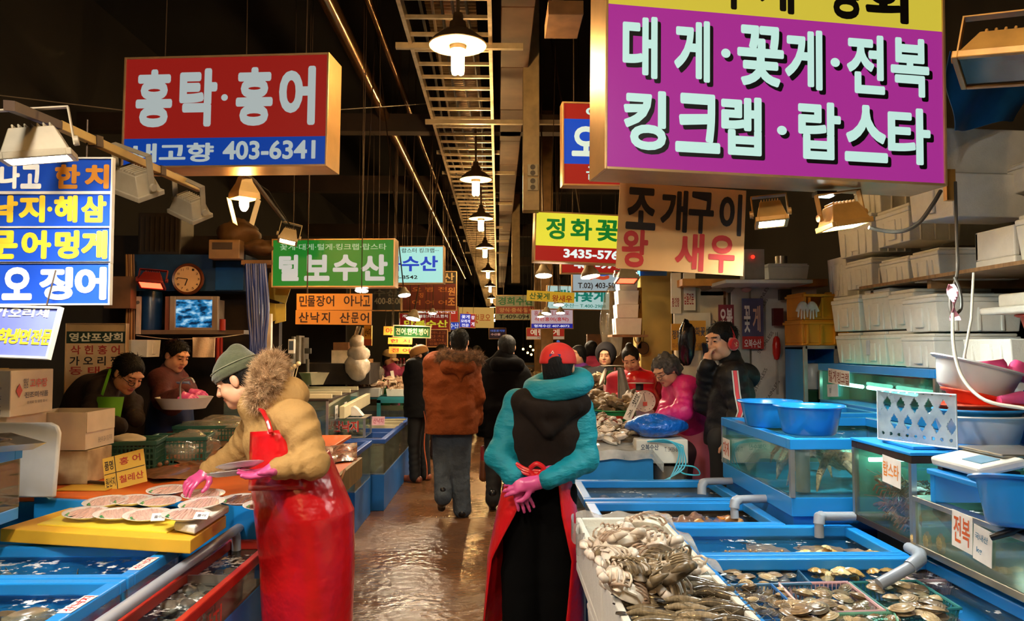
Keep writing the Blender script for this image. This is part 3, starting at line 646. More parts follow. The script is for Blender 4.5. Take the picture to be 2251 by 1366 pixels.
# blue strips at the left edge
bl = mat('blue_board', '1546b4', .8, var=.1, scale=3, spec=.2); yl = paint('f0c030', .5); wh = paint('f4f4f0', .5)
strips = [((-190, 350, 238, 425), [('나', -10, 34), ('고', 36, 82)], [('한', 112, 168), ('치', 178, 232)], (362, 416), 'top blue strip board with orange letters, half behind the floodlight'),
          ((-190, 425, 238, 499), [], [('낙', -36, 32), ('지', 34, 92), ('해', 112, 164), ('삼', 172, 228)], (430, 490), 'second blue strip board from the top with yellow letters'),
          ((-190, 502, 238, 576), [], [('문', -46, 34), ('어', 42, 98), ('멍', 116, 170), ('게', 174, 232)], (507, 570), 'third blue strip board from the top with yellow letters'),
          ((-190, 580, 238, 668), [('오', 2, 68), ('징', 84, 158), ('어', 162, 232)], [], (588, 660), 'lowest blue strip board with big white letters')]
for i, (b, w, y, yy, l) in enumerate(strips):
    ink = paint('c07c20', .6) if i == 0 else yl
    tx = ([(w, yy, wh, {'b': .05})] if w else []) + ([(y, yy, ink, {'b': .05})] if y else [])
    if i in (1, 2): tx.append(('·', (97, (yy[0] + yy[1]) / 2 - 5, 108, (yy[0] + yy[1]) / 2 + 6), ink))
    sign('menu_strip', l, b, 3.1, .012, 0, -.004, [(None, bl)], tx, fm=white_edge, lip=.006, hang=(2.5, 2.16, 2.05, 1.91)[i], cat='board')
sign('menu_banner', 'pale violet sloping banner with yellow letters below the blue strips', (-120, 676, 118, 782), 3.02, .01, R(-14), .03, [(None, mat('lilac_banner', '6a76c4', .8, var=.06, spec=.2))], [([('가', -24, 8), ('오', 10, 38), ('리', 40, 66), ('세', 70, 98)], (676, 696), paint('f0ecd8'), {'b': .03}), ([('회', -4, 22), ('냉', 22, 46), ('면', 47, 70), ('전', 72, 94), ('문', 95, 118)], (722, 756), yl, {'b': .04})], fm=white_edge, lip=.008, cat='banner', tilt=R(-14), hang=1.9)
# ================================================================== right-hand stall: tanks
blue = mat('tank_blue', '1c86d8', .32, var=.06, scale=4, spec=.5); blue_dk = mat('stand_blue', '1668b8', .45, var=.12, scale=4)
glass = clear('tank_glass', (.86, .95, .92), .07, .02); glass_g = clear('murky_glass', (.90, .97, .93), .06, .03, haze=.06, hazecol=(.16, .34, .29))
glass_k = clear('dirty_glass', (.82, .88, .82), .08, .04, haze=.2, hazecol=(.26, .30, .24))
water = clear('tank_water', (.88, .93, .95), .05, .03, bump=.35, bscale=16, ior=1.33, foam=.1)
water_f = clear('bubbling_water', (.84, .93, .96), .06, .04, bump=.8, bscale=30, ior=1.33, foam=.75)
water_g = clear('green_water', (.25, .62, .55), .05, .03, haze=.25, hazecol=(.08, .40, .33), ior=1.33)
steel = mat('stainless', 'b8b4aa', .28, .85, var=.12, scale=7); pvc = mat('grey_pvc', '8f96a2', .4, var=.06)
def low_tank(label, x0, x1, y0, y1, zr, zw, inner, wmat, rw=.05, wall=None, rim=None, floor_z=.36, legs=True):
    """open blue tray tank on a box stand: rim, sides, floor, water"""
    T = thing('fish_tank', label, 'tank', ((x0 + x1) / 2, (y0 + y1) / 2, 0)); rim = rim or blue
    mb = MB(); 
    mb.b2((x0, y0, zr - .045), (x1, y0 + rw, zr)); mb.b2((x0, y1 - rw, zr - .045), (x1, y1, zr))
    mb.b2((x0, y0 + rw, zr - .045), (x0 + rw, y1 - rw, zr)); mb.b2((x1 - rw, y0 + rw, zr - .045), (x1, y1 - rw, zr))
    mb.build('rim', rim, T, smooth=False, bevel=.006)
    t = .012
    for n, lo, hi in (('front_pane', (x0 + t, y0 + t, floor_z), (x1 - t, y0 + 2 * t, zr - .045)), ('side_pane', (x0 + t, y0 + 2 * t, floor_z), (x0 + 2 * t, y1 - t, zr - .045)), ('back_pane', (x0 + t, y1 - 2 * t, floor_z), (x1 - t, y1 - t, zr - .045)), ('side_pane', (x1 - 2 * t, y0 + 2 * t, floor_z), (x1 - t, y1 - t, zr - .045))):
        MB().b2(lo, hi).build(n, inner if n == 'back_pane' else wall or glass_k, T, smooth=False)
    MB().b2((x0 + t, y0 + t, floor_z - .01), (x1 - t, y1 - t, floor_z)).build('tank_floor', inner, T, smooth=False)
    MB().sheet(lambda u, v: (x0 + 2 * t + (x1 - x0 - 4 * t) * u, y0 + 2 * t + (y1 - y0 - 4 * t) * v, zw), 2, 2).build('water', wmat, T)
    if legs: MB().b2((x0 + .01, y0 + .01, 0), (x1 - .01, y1 - .01, floor_z - .012)).build('stand', blue_dk, T, smooth=False, bevel=.004)
    return T
in_blue = mat('tank_inside', '2c8ccc', .5, var=.3, scale=5); in_dark = mat('tank_bottom_murk', '5c4a38', .8, var=.5, scale=7); in_grey = mat('tank_bottom_grey', '74808c', .7, var=.4, scale=6)
low_tank('low blue-rimmed tank farthest back on the right, grey water', .47, 1.36, 4.27, 4.90, .75, .69, in_grey, water, floor_z=.6)
low_tank('low blue-rimmed tank of brown sea squirts beside the red apron', .47, 1.36, 3.67, 4.22, .75, .69, in_dark, water, floor_z=.6)
low_tank('low blue-rimmed tank of flatfish in front of the king crab tank', .77, 1.66, 3.13, 3.66, .75, .69, in_blue, water, floor_z=.6)
low_tank('nearest blue-rimmed low tank, holding baskets of shellfish', .77, 1.74, 1.75, 3.12, .75, .70, in_blue, water, floor_z=.6)
# things lying in the low tanks: flatfish, squirts
fish_br = [mat('fish_brown_%d' % i, c, .3, var=.35, scale=30, coat=.3) for i, c in enumerate(('9a7a56', '7a6244', 'a88c68', '6a5844'))]
def flatfish():
    mb = MB()
    def f(u, v):
        a = 2 * math.pi * u; r = (.17 * math.cos(a), (.085 + .012 * math.sin(12 * a)) * math.sin(a) * (1 - .25 * math.cos(a)))
        return (r[0] * v, r[1] * v, .012 * (1 - v * v))
    mb.sheet(f, 36, 5); mb.sheet(lambda u, v: (f(u, 1)[0] * v, f(u, 1)[1] * v, -.008 * (1 - v * v)), 36, 2)
    mb.sheet(lambda u, v: (-.16 - .07 * u, (v - .5) * (.03 + .07 * u), .002), 3, 3, .003)
    mb.ell((.13, .02, .013), .009, 8, 6); mb.ell((.13, -.012, .013), .009, 8, 6)
    return tag(mb.build('flatfish', fish_br[0], local=True), 'brown flatfish lying in the low tank before the king crab tank', 'fish', 'flatfish in the low tank')
FF = flatfish(); rnd = random.Random(3)
for i in range(16):
    o = FF if i == 0 else FF.copy()
    if i: COL.objects.link(o)
    o.location = (.86 + rnd.random() * .70, 3.26 + rnd.random() * .28, .612 + .005 * i); o.rotation_euler = (rnd.uniform(-.1, .1), rnd.uniform(-.12, .12), rnd.uniform(0, 6.3)); k = rnd.uniform(.6, .95); o.scale = (k, k, k)
    if i % 4: o.data = FF.data.copy() if i < 4 else o.data
for i, o in enumerate([x for x in COL.objects if x.name.startswith('flatfish')]):
    if i % 4 and i < 4: o.data.materials[0] = fish_br[i % 4]
squ = [mat('squirt_%d' % i, c, .35, var=.4, scale=18, coat=.3) for i, c in enumerate(('9a6c3c', 'c8802c', '7a5a4a', 'a8744c'))]
def lump(name, m, r, seed, k=.3, sz=(1, 1, 1), n=14):
    rg = random.Random(seed); ph = [(rg.uniform(2, 5), rg.uniform(0, 6), rg.uniform(2, 6), rg.uniform(0, 6)) for _ in range(4)]
    mb = MB(); mb.ell((0, 0, 0), 1, n, n * 2 // 3); V = []
    for x, y, z in mb.v:
        d = 1 + k * sum(math.sin(a * x + b) * math.sin(c * (y + z) + e) for a, b, c, e in ph) / 2 + (k * .22 * sum(abs(math.sin(2.7 * a * x + b + 2.1 * y) * math.sin(2.5 * c * z + e + 1.7 * x)) - .4 for a, b, c, e in ph[:3]) if n > 17 else 0)
        V.append((x * d * r * sz[0], y * d * r * sz[1], z * d * r * sz[2] + r * sz[2]))
    mb.v = V; return mb.build(name, m, local=True, ang=1.3)
def scatter(protos, pts, label, cat, group, rots=None, scales=(.85, 1.15), tilt=.3, seed=1):
    rg = random.Random(seed)
    for i, p in enumerate(pts):
        src = protos[i % len(protos)]
        if src.get('used'): o = src.copy(); COL.objects.link(o)
        else: o = src; src['used'] = 1
        tag(o, label, cat, group); o.location = p; k = rg.uniform(*scales); o.scale = (k, k, k)
        o.rotation_euler = (rg.uniform(-tilt, tilt), rg.uniform(-tilt, tilt), rg.uniform(0, 6.28)) if rots is None else rots(i, rg)
S4 = [lump('sea_squirt', squ[i], .045, 20 + i, .35, (1.4, .9, .7)) for i in range(4)]
scatter(S4, [(rnd.uniform(.56, 1.28), rnd.uniform(3.76, 4.12), .605 + rnd.random() * .045) for _ in range(70)], 'brown sea squirt under water in the tank beside the red apron', 'sea squirt', 'sea squirts in the low tank', seed=4)
tag(MB().lathe([(.0, 0), (.07, 0), (.1, .05), (.096, .05), (.066, .006), (0, .006)], (.93, 3.42, .60), 20).build('red_dish', paint('8c1c2c', .4)), 'small dark red dish sunk in the left end of the flatfish tank', 'dish')
S5 = [lump('sea_snail', mat('snail_grey_%d' % i, c, .4, var=.4, scale=25), .035, 40 + i, .3, (1.2, .9, .7)) for i, c in enumerate(('7c7468', '5a544c', '8a7862'))]
scatter(S5, [(rnd.uniform(.56, 1.28), rnd.uniform(4.34, 4.8), .605 + rnd.random() * .03) for _ in range(40)], 'greyish shell lying under water in the farthest low tank', 'shellfish', 'shells in the farthest low tank', seed=5)

# shellfish: clams and abalones in baskets
clam_m = [mat('clam_shell_%d' % i, c, .35, var=.3, scale=30, coat=.4, stretch=(1, 4, 1)) for i, c in enumerate(('a08a68', '8a7254', 'b8a078', '6e5e48'))]
aba_m = [mat('abalone_%d' % i, c, .35, var=.3, scale=24, coat=.4) for i, c in enumerate(('c8a86a', 'b8924e', 'd4bc8a'))]
def clam(m, a=.052, b=.038, h=.016):
    mb = MB()
    for s in (1, -1): mb.sheet(lambda u, v: (a * v * math.cos(2 * math.pi * u), b * v * math.sin(2 * math.pi * u) * (1 + .15 * math.cos(2 * math.pi * u)), s * h * (1 - v ** 2.2) + s * .0012 * math.sin(26 * v)), 26, 9)
    return mb.build('clam', m, local=True)
def abalone(m):
    mb = MB(); mb.sheet(lambda u, v: (.05 * v * math.cos(2 * math.pi * u), .036 * v * math.sin(2 * math.pi * u), .02 * (1 - v ** 2) + .003 * math.sin(9 * u * 6.28) * v), 30, 8)
    mb.sheet(lambda u, v: (.046 * v * math.cos(2 * math.pi * u), .032 * v * math.sin(2 * math.pi * u), -.010 * (1 - v ** 3)), 24, 4); return mb.build('abalone', m, local=True)
CL = [clam(m) for m in clam_m]; AB = [abalone(m) for m in aba_m]; CL2 = [clam(m, .028, .022, .011) for m in clam_m]
def inpx(n, quad, z, jz, seed):
    """n points of the quad of photo pixels on the level z"""
    rg = random.Random(seed); out = []
    for i in range(n):
        u, v = rg.random(), rg.random(); a = [quad[0][k] * (1 - u) + quad[1][k] * u for k in (0, 1)]; b = [quad[3][k] * (1 - u) + quad[2][k] * u for k in (0, 1)]
        p = on(a[0] * (1 - v) + b[0] * v, a[1] * (1 - v) + b[1] * v, z); p.z = z + rg.random() * jz; out.append(p)
    return out
ZB = .672
scatter(CL, inpx(34, ((1570, 1242), (1735, 1242), (1770, 1285), (1610, 1285)), ZB, .03, 1), 'flat brown clam in the back left heap of the nearest low tank', 'clam', 'clams in the back left heap', tilt=.25, seed=1, scales=(.65, .9))
scatter(AB, inpx(60, ((1745, 1226), (1930, 1226), (1970, 1282), (1785, 1286)), ZB, .045, 2), 'yellowish abalone in the back heap right of the flat clams', 'abalone', 'abalones in the back heap', tilt=.35, seed=2, scales=(.6, .8))
scatter(CL[:2] , inpx(14, ((1960, 1246), (2010, 1246), (2075, 1272), (2010, 1275)), ZB, .02, 3), 'tan clam in the basket tucked under the abalone tank', 'clam', 'clams under the abalone tank', tilt=.25, seed=3, scales=(.6, .8))
scatter(CL2, inpx(60, ((1585, 1292), (1690, 1292), (1760, 1350), (1625, 1362)), ZB, .03, 4), 'small round clam in the blue basket at left', 'clam', 'clams in the blue basket', tilt=.4, seed=4)
scatter(CL, inpx(26, ((1745, 1300), (1850, 1300), (1915, 1340), (1790, 1345)), ZB, .03, 5), 'long grey clam in the pink basket', 'clam', 'clams in the pink basket', tilt=.3, seed=5, scales=(.55, .8))
scatter(CL, inpx(30, ((1900, 1292), (2010, 1292), (2075, 1335), (1960, 1340)), ZB, .03, 6), 'olive brown clam in the green basket', 'clam', 'clams in the green basket', tilt=.3, seed=6, scales=(.55, .8))
scatter(CL, inpx(16, ((1730, 1340), (1830, 1330), (1850, 1372), (1740, 1378)), ZB + .04, .03, 7), 'large grey clam heaped in front of the pink basket', 'clam', 'clams before the pink basket', scales=(.75, 1.), tilt=.3, seed=7)
scatter(CL2, inpx(44, ((1810, 1356), (1960, 1352), (1980, 1400), (1800, 1400)), ZB, .03, 8), 'small pale clam in the nearest green basket', 'clam', 'clams in the nearest basket', tilt=.4, seed=8)
scatter(CL, inpx(14, ((1965, 1342), (2060, 1340), (2110, 1372), (1985, 1375)), ZB + .03, .03, 9), 'wide brown clam in the nearest right basket', 'clam', 'clams in the nearest right basket', scales=(.75, 1.), tilt=.3, seed=9)
def basket(label, quad, z, col, h=.07):
    P = [on(x, y, z) for x, y in quad]; T = thing('basket', label, 'basket', sum(P, Vector()) / 4 - Vector((0, 0, h))); m = mat('basket_' + col, col, .4, var=.08)
    mb = MB(); mb.tube(P + [P[0]], [.006] * 5, 6, False); mb.build('rim', m, T)
    mb = MB(); c = sum(P, Vector()) / 4
    for i in range(4):
        a, b = P[i], P[(i + 1) % 4]; n = 16
        for k in range(n):
            p = a.lerp(b, (k + .5) / n); q = p.lerp(c, .10) - Vector((0, 0, h)); mb.bar(p, q, .0025, .007)
        for hh in (.45, .95):
            p, q = a.lerp(c, .1 * hh) - Vector((0, 0, h * hh)), b.lerp(c, .1 * hh) - Vector((0, 0, h * hh)); mb.bar(p, q, .004, .004)
    mb.build('slatted_wall', m, T, smooth=False)
    MB().add([tuple(p.lerp(c, .1) - Vector((0, 0, h))) for p in P], [(0, 1, 2, 3)]).build('base', m, T, smooth=False); return T
basket('blue plastic basket of small clams, left of the pink one', ((1572, 1287), (1695, 1286), (1775, 1362), (1600, 1370)), .705, '2a6ab0')
basket('pink plastic basket of clams in the nearest low tank', ((1712, 1284), (1862, 1281), (1944, 1344), (1775, 1350)), .705, 'c8a0a8')
basket('teal green basket of clams right of the pink basket', ((1868, 1282), (2015, 1278), (2112, 1338), (1955, 1346)), .705, '2c7a7c')
basket('pinkish basket of clams tucked beneath the abalone tank', ((1942, 1240), (2005, 1238), (2095, 1276), (2005, 1278)), .705, 'b0989c')
basket('pale green basket of small clams at the bottom edge', ((1800, 1352), (1965, 1348), (2000, 1420), (1795, 1425)), .705, '6aa890')
basket('blue basket of flat clams in the back left corner', ((1560, 1240), (1738, 1238), (1782, 1284), (1598, 1288)), .705, '3a6c94')
T = thing('perforated_plate', 'bright blue perforated plate under water at the bottom right', 'plate', on(2120, 1320, .62))
P = [on(2030, 1285, .64), on(2130, 1280, .64), on(2300, 1380, .64), on(2130, 1390, .64)]
MB().sheet(lambda u, v: P[0].lerp(P[1], u).lerp(P[3].lerp(P[2], u), v), 1, 1, .008).build('sheet', mat('plate_blue', '1a7cc0', .4), T, smooth=False)
mb = MB()
for i in range(6):
    for j in range(9):
        p = P[0].lerp(P[1], (i + .6) / 6.4).lerp(P[3].lerp(P[2], (i + .6) / 6.4), (j + .5) / 9); mb.lathe([(.006, .0015), (0, .0016)], p, 8)
mb.build('holes', paint('082840'), T)

# glass display tanks behind
def tank(label, x0, x1, y0, y1, z0, z1, base=.07, top=.035, rim=None, gl=None, zw=None, wm=None, post=True, name='display_tank', back=None, lid=False):
    T = thing(name, label, 'tank', ((x0 + x1) / 2, (y0 + y1) / 2, z0)); rim = rim or blue; gl = gl or glass
    MB().b2((x0, y0, z0), (x1, y1, z0 + base)).build('base', rim, T, smooth=False, bevel=.004)
    t = .008
    for n, lo, hi in (('front_pane', (x0, y0, z0 + base), (x1, y0 + t, z1 - top)), ('side_pane', (x0, y0 + t, z0 + base), (x0 + t, y1 - t, z1 - top)), ('side_pane', (x1 - t, y0 + t, z0 + base), (x1, y1 - t, z1 - top))):
        MB().b2(lo, hi).build(n, back if back and lo[0] > x0 + .1 else gl, T, smooth=False)
    MB().b2((x0, y1 - t, z0 + base), (x1, y1, z1 - top)).build('back_pane', back or gl, T, smooth=False)
    mb = MB(); w = .045
    mb.b2((x0 - .006, y0 - .006, z1 - top), (x1 + .006, y0 + w, z1)); mb.b2((x0 - .006, y1 - w, z1 - top), (x1 + .006, y1 + .006, z1)); mb.b2((x0 - .006, y0 + w, z1 - top), (x0 + w, y1 - w, z1)); mb.b2((x1 - w, y0 + w, z1 - top), (x1 + .006, y1 - w, z1))
    mb.build('rim', rim, T, smooth=False, bevel=.003)
    if post:
        for x in (x0 + .006, x1 - .006):
            for y in (y0 + .006, y1 - .006): MB().box((x, y, (z0 + base + z1 - top) / 2), (.022, .022, z1 - top - z0 - base)).build('corner_post', steel, T, smooth=False)
    if zw: MB().sheet(lambda u, v: (x0 + t + (x1 - x0 - 2 * t) * u, y0 + t + (y1 - y0 - 2 * t) * v, zw), 2, 2).build('water', wm or water, T)
    if lid: MB().b2((x0 - .01, y0 - .01, z1 + .001), (x1 + .01, y1 + .01, z1 + .014)).build('lid', blue, T, smooth=False, bevel=.003)
    return T
murk = mat('tank_back_murk', '5c9484', .8, var=.5, scale=4)
tank('king crab tank with blue base and rim, under two blue bowls', 1.385, 2.3, 3.66, 4.78, .785, 1.15, .09, .05, zw=1.085, gl=clear('crab_tank_glass', (.9, .96, .92), .07, .02, haze=.05, hazecol=(.25, .42, .34)), back=murk)
struct('trim_9', MB().b2((1.40, 3.68, 0), (2.28, 4.76, .78)), blue_dk, smooth=False)
MB_ = MB().b2((1.40, 3.75, .877), (2.28, 4.7, .883)); tag(MB_.build('tank_mat', mat('turquoise_mat', '1590b8', .5, var=.2)), 'turquoise mat on the floor of the king crab tank', 'mat')
T = tank('lobster tank with murky green glass and a blue lid', 1.655, 2.5, 3.09, 3.60, .785, 1.15, .03, .03, rim=steel_dk, gl=glass_g, zw=1.09, lid=True, back=murk)
MB().b2((1.70, 3.16, 1.165), (2.02, 3.42, 1.178)).build('lid_flap', blue, T, smooth=False, bevel=.003)
tank('abalone tank with dirty glass and steel rim at the right edge', 1.645, 2.3, 1.75, 3.06, .785, 1.0, .03, .022, rim=steel, gl=glass_k, zw=.96, back=murk)
struct('trim_10', MB().b2((1.76, 1.75, 0), (2.5, 3.6, .78)), mat('plinth_dark', '23201c', .7), smooth=False)
tank('tall green-water tank under the stack of foam boxes', 2.42, 3.2, 4.25, 5.8, 1.13, 1.46, .06, .05, gl=glass, zw=1.40, wm=water_g, back=mat('green_tank_back', '3aa88c', .6, var=.2))
tag(MB().b2((2.6, 4.32, 1.2), (3.1, 5.7, 1.395)).build('tank_water', clear('green_water_body', (.3, .7, .6), .05, .02, haze=.10, hazecol=(.08, .5, .4))), 'body of green water inside the tall tank', 'water')
struct('trim_11', MB().b2((2.45, 4.28, 0), (3.2, 5.8, 1.125)), blue_dk, smooth=False)
tank('shallow blue tank between the king crab tank and the green tank', 1.72, 2.42, 4.82, 5.3, .95, 1.17, .05, .05, zw=1.1, post=False)
struct('trim_12', MB().b2((1.74, 4.84, 0), (2.4, 5.28, .945)), blue_dk, smooth=False)
tank('white framed green tank at the right edge behind the white bowl', 2.42, 3.1, 3.64, 4.2, 1.1, 1.42, .05, .05, rim=paint('d8dcd8', .4), gl=glass, back=mat('teal_back', '2a9a88', .6), zw=1.37, wm=water_g)
struct('trim_13', MB().b2((2.44, 3.66, 0), (3.1, 4.2, 1.095)), blue_dk, smooth=False)
# tube light inside the tanks
for i, (p, q) in enumerate((((2.50, 5.62, 1.315), (2.50, 5.28, 1.31)), ((2.50, 5.2, 1.31), (2.50, 4.6, 1.30)))):
    tag(MB().cyl(p, q, .013, n=8).build('tank_light', mat('tube_%d' % i, 'ffffff', .4, var=0, emit=14, emcol='9affe0')), ('left', 'right')[i] + ' glowing tube light in the tall green tank', 'lamp')
tag(MB().cyl((1.62, 4.2, 1.06), (1.62, 4.0, 1.05), .01, n=8).build('tank_light', mat('tube_c', 'ffffff', .4, var=0, emit=14, emcol='9affe8')), 'short glowing tube light inside the king crab tank', 'lamp')
tag(MB().cyl((1.70, 3.54, 1.07), (2.4, 3.54, 1.07), .01, n=8).build('tank_light', mat('tube_d', 'ffffff', .4, var=0, emit=12, emcol='b0ffe4')), 'glowing tube light under the lid of the lobster tank', 'lamp')
tag(MB().cyl((1.95, 2.9, .93), (1.95, 1.9, .93), .01, n=8).build('tank_light', mat('tube_e', 'ffffff', .4, var=0, emit=16, emcol='e0fff4')), 'glowing tube light inside the abalone tank', 'lamp')
tag(MB().cyl((1.48, 3.76, .885), (1.48, 3.76, 1.10), .033, n=18).cyl((1.48, 3.76, 1.09), (1.48, 3.76, 1.125), .036, n=12).build('filter_tube', [mat('filter_grey', '8e9294', .5)]), 'grey upright filter tube in the front corner of the king crab tank', 'filter')
# king crabs
kc = mat('king_crab_shell', 'c0a484', .5, var=.45, scale=40, bump=.6, bscale=70)
def king_crab(label, c, rz, s=1):
    T = thing('king_crab', label, 'crab', c)
    mb = MB(); mb.ell((0, 0, .13), (.11, .10, .06), 20, 12)
    for k in range(40):
        a, b = rnd.uniform(0, 6.28), rnd.uniform(.1, 1.3); p = Vector((.11 * math.cos(a) * math.cos(b), .10 * math.sin(a) * math.cos(b), .13 + .06 * math.sin(b))); n = (p - Vector((0, 0, .1))).normalized(); mb.cyl(p, p + n * .018, .006, .001, 5)
    mb.build('carapace', kc, T, local=True)
    for i in range(6):
        sgn = 1 if i % 2 else -1; a = (i // 2 - 1) * .55; d = Vector((sgn * math.cos(a), math.sin(a), 0)); L = .30
        pts = [d * .09 + Vector((0, 0, .12)), d * .20 + Vector((0, 0, .19)), d * .33 + Vector((0, 0, .08)), d * .36 + Vector((0, 0, -.0))]
        mb = MB(); mb.tube([pts[0], pts[1]], [.02, .026], 8); mb.tube([pts[1], pts[2]], [.025, .016], 8); mb.tube([pts[2], pts[3]], [.016, .004], 8)
        for k in range(14):
            t = rnd.random(); p = pts[0].lerp(pts[1], t) if k < 7 else pts[1].lerp(pts[2], t); q = Vector((rnd.uniform(-1, 1), rnd.uniform(-1, 1), rnd.uniform(.2, 1))).normalized(); mb.cyl(p + q * .018, p + q * .034, .005, .001, 5)
        mb.build('leg', kc, T, local=True)
    for sgn in (-1, 1):
        mb = MB(); mb.tube([(sgn * .06, -.08, .12), (sgn * .12, -.17, .13), (sgn * .08, -.24, .06)], [.018, .024, .02], 8); mb.tube([(sgn * .08, -.24, .06), (sgn * .06, -.28, .02)], [.022, .008], 8); mb.build('claw', kc, T, local=True)
    T.rotation_euler = (0, 0, rz); T.scale = (s,) * 3; return T
king_crab('pale king crab at the left glass of the blue rimmed tank', (1.72, 4.42, .883), 1.3, .75); king_crab('king crab in the right half of the blue rimmed tank', (1.80, 4.0, .883), .2, .95)
# lobsters
lob = mat('lobster_shell', '9a4a28', .35, var=.5, scale=20, coat=.4); lob2 = mat('lobster_orange', 'e07a28', .35, var=.4, scale=20)
def lobster(m):
    mb = MB(); mb.lathe([(.0, -.11), (.02, -.10), (.032, -.04), (.034, .03), (.026, .05), (.029, .07), (.024, .085), (.027, .10), (.02, .115), (.022, .13), (.012, .15), (0, .155)], n=14, M=rotm((R(90), 0, 0)))
    for s in (-1, 1):
        mb.tube([(s * .02, .09, 0), (s * .06, .15, .005), (s * .05, .2, .01)], [.009, .012, .02], 8); mb.ell((s * .045, .235, .012), (.026, .05, .016), 10, 8); mb.tube([(s * .01, .1, .01), (s * .06, .2, .06), (s * .1, .3, .08)], .0022, 4)
        for k in range(4): mb.tube([(s * .025, .04 - k * .035, -.01), (s * .08, .05 - k * .04, .01), (s * .10, .05 - k * .045, -.03)], .005, 5)
    for a in (-.5, -.25, 0, .25, .5): mb.ell((.035 * math.sin(a) * 2, -.165 - .01 * math.cos(a), -.005), (.013, .026, .004), 8, 6)
    return mb.build('lobster', m, local=True)
LB = [lobster(lob), lobster(lob2)]
scatter([LB[0], LB[0], LB[1]], [Vector((1.76 + .045 * (i % 3), 3.22 + rnd.random() * .27, .83 + .022 * (i % 7))) for i in range(30)], 'dark lobster in the heap behind the murky green glass', 'lobster', 'lobsters in the tank', seed=8, scales=(.6, .75), rots=lambda i, g_: (g_.uniform(-.5, .5), g_.uniform(-.4, .4), g_.uniform(-.12, .12) + 3.14 * (i % 2)))
# abalones that cling to the glass of the last tank
for i, (px, py, Y) in enumerate(((2008, 1185, 3.05), (2036, 1190, 2.96), (2066, 1195, 2.87), (2016, 1140, 3.03))):
    o = AB[0].copy(); COL.objects.link(o); o.location = (1.662, 1.66 * FPX / (px - 1095), EYE - (py - 761) / FPX * 1.66 * FPX / (px - 1095)); o.rotation_euler = (0, R(-90), 0); o.scale = (.8,) * 3
    tag(o, 'abalone clinging to the inside of the abalone tank glass', 'abalone', 'abalones on the glass')
tag(MB().tube([(1.675, 2.95, .965), (1.675, 2.86, .93), (1.675, 2.78, .88)], .02, 10).build('hose', paint('1a7a9a', .4)), 'short teal hose inside the abalone tank', 'hose')
# paper cards on glass
def card(label, p, w, h, rot, txt, ink, back='e8e4e0'):
    T = thing('paper_card', label, 'card', p); MB().box((0, .001, 0), (w, .002, h)).build('sheet', paint(back, .6), T, local=True, smooth=False)
    mb = MB()
    for s, r in txt: letter(mb, s, (r[0] - .5) * w, (r[1] - .5) * h, (r[2] - .5) * w, (r[3] - .5) * h, -.0012, .015)
    if txt: mb.build('lettering', paint(ink, .6), T, local=True, smooth=False)
    T.rotation_euler = rot; return T
LFT = R(-90)
card('card with orange brush letters on the lobster tank glass', (1.648, 3.24, 1.065), .15, .115, (0, R(3), LFT), [('랍스타', (.06, .25, .92, .8))], 'e08830')
card('card with orange brush letters taped to the abalone tank', (1.638, 2.735, .935), .12, .13, (0, R(3), LFT), [('전복', (.1, .15, .9, .9))], 'd05a20')
card('small cut paper tag right of the abalone tank card', (1.638, 2.62, .915), .10, .12, (0, R(5), LFT), [('국내산', (.1, .6, .8, .8)), ('kg', (.2, .2, .5, .4))], '5080a0')
card('card with red letters at the far corner of the king crab tank', (1.378, 4.68, .97), .14, .12, (0, 0, LFT), [('대게', (.1, .15, .9, .85))], 'c05030')
card('card with thin brown letters on the tall green tank', (2.41, 5.45, 1.37), .34, .105, (0, R(2), LFT), [('털게', (.04, .1, .4, .9)), ('킹크랩', (.44, .1, .98, .85))], '8a4a3a')
card('small pale blue card hanging below the brown lettered card', (2.41, 5.55, 1.27), .18, .09, (0, R(-4), LFT), [('활', (.2, .3, .4, .7))], '7090b0', 'c8d8e8')
# pipes
for lab, pts in (('grey outlet pipe over the far end of the low flatfish tank', [(1.66, 3.60, .80), (1.50, 3.60, .80), (1.485, 3.585, .80), (1.48, 3.58, .77), (1.48, 3.58, .71)]), ('grey outlet pipe beside the king crab tank base', [(1.40, 4.02, .80), (1.24, 4.0, .80), (1.215, 3.985, .79), (1.21, 3.98, .76), (1.21, 3.975, .71)]),
                 ('thick grey elbow pipe at the corner of the shellfish tank', [(1.63, 3.08, .79), (1.60, 2.95, .80), (1.575, 2.90, .795), (1.53, 2.885, .77), (1.40, 2.86, .715)]), ('grey outlet pipe over the farthest low tank', [(1.385, 4.6, .79), (1.22, 4.58, .79), (1.2, 4.57, .77), (1.195, 4.56, .72)])):
    T = thing('outlet_pipe', lab, 'pipe', pts[0]); MB().tube(pts, .021, 12).build('pipe', pvc, T); MB().tube([pts[1], pts[2], pts[3]], .026, 12).build('elbow', pvc, T)
# basins
basin_blue = mat('basin_blue', '1d8ae0', .22, var=.03, spec=.6); basin_white = mat('basin_white', 'd4d6d4', .35, var=.05)
def basin(label, c, r, h, m, rot=(0, 0, 0), sx=1., sy=1., name='basin', foot=.78):
    o = MB().lathe([(0, 0), (r * foot * .9, 0), (r * foot, .012), (r * .93, h * .93), (r * .95, h * .97), (r * 1.04, h), (r * 1.05, h - .006), (r * 1.0, h - .012), (r * .92, h - .006), (r * .89, h * .9), (r * foot * .95, .018), (0, .012)], n=40, sx=sx, sy=sy).build(name, m, local=True)
    o.location = c; o.rotation_euler = rot; return tag(o, label, 'basin')
basin('blue basin behind the other one on the king crab tank', (1.49, 4.24, 1.152), .165, .14, basin_blue); basin('blue basin on the near corner of the king crab tank', (1.555, 3.86, 1.152), .165, .145, basin_blue)
basin('big tilted blue basin cut off by the right edge', at(2285, 1130, 2.42) - Vector((-.02, 0, .06)), .21, .15, basin_blue, (R(-10), R(10), 0))
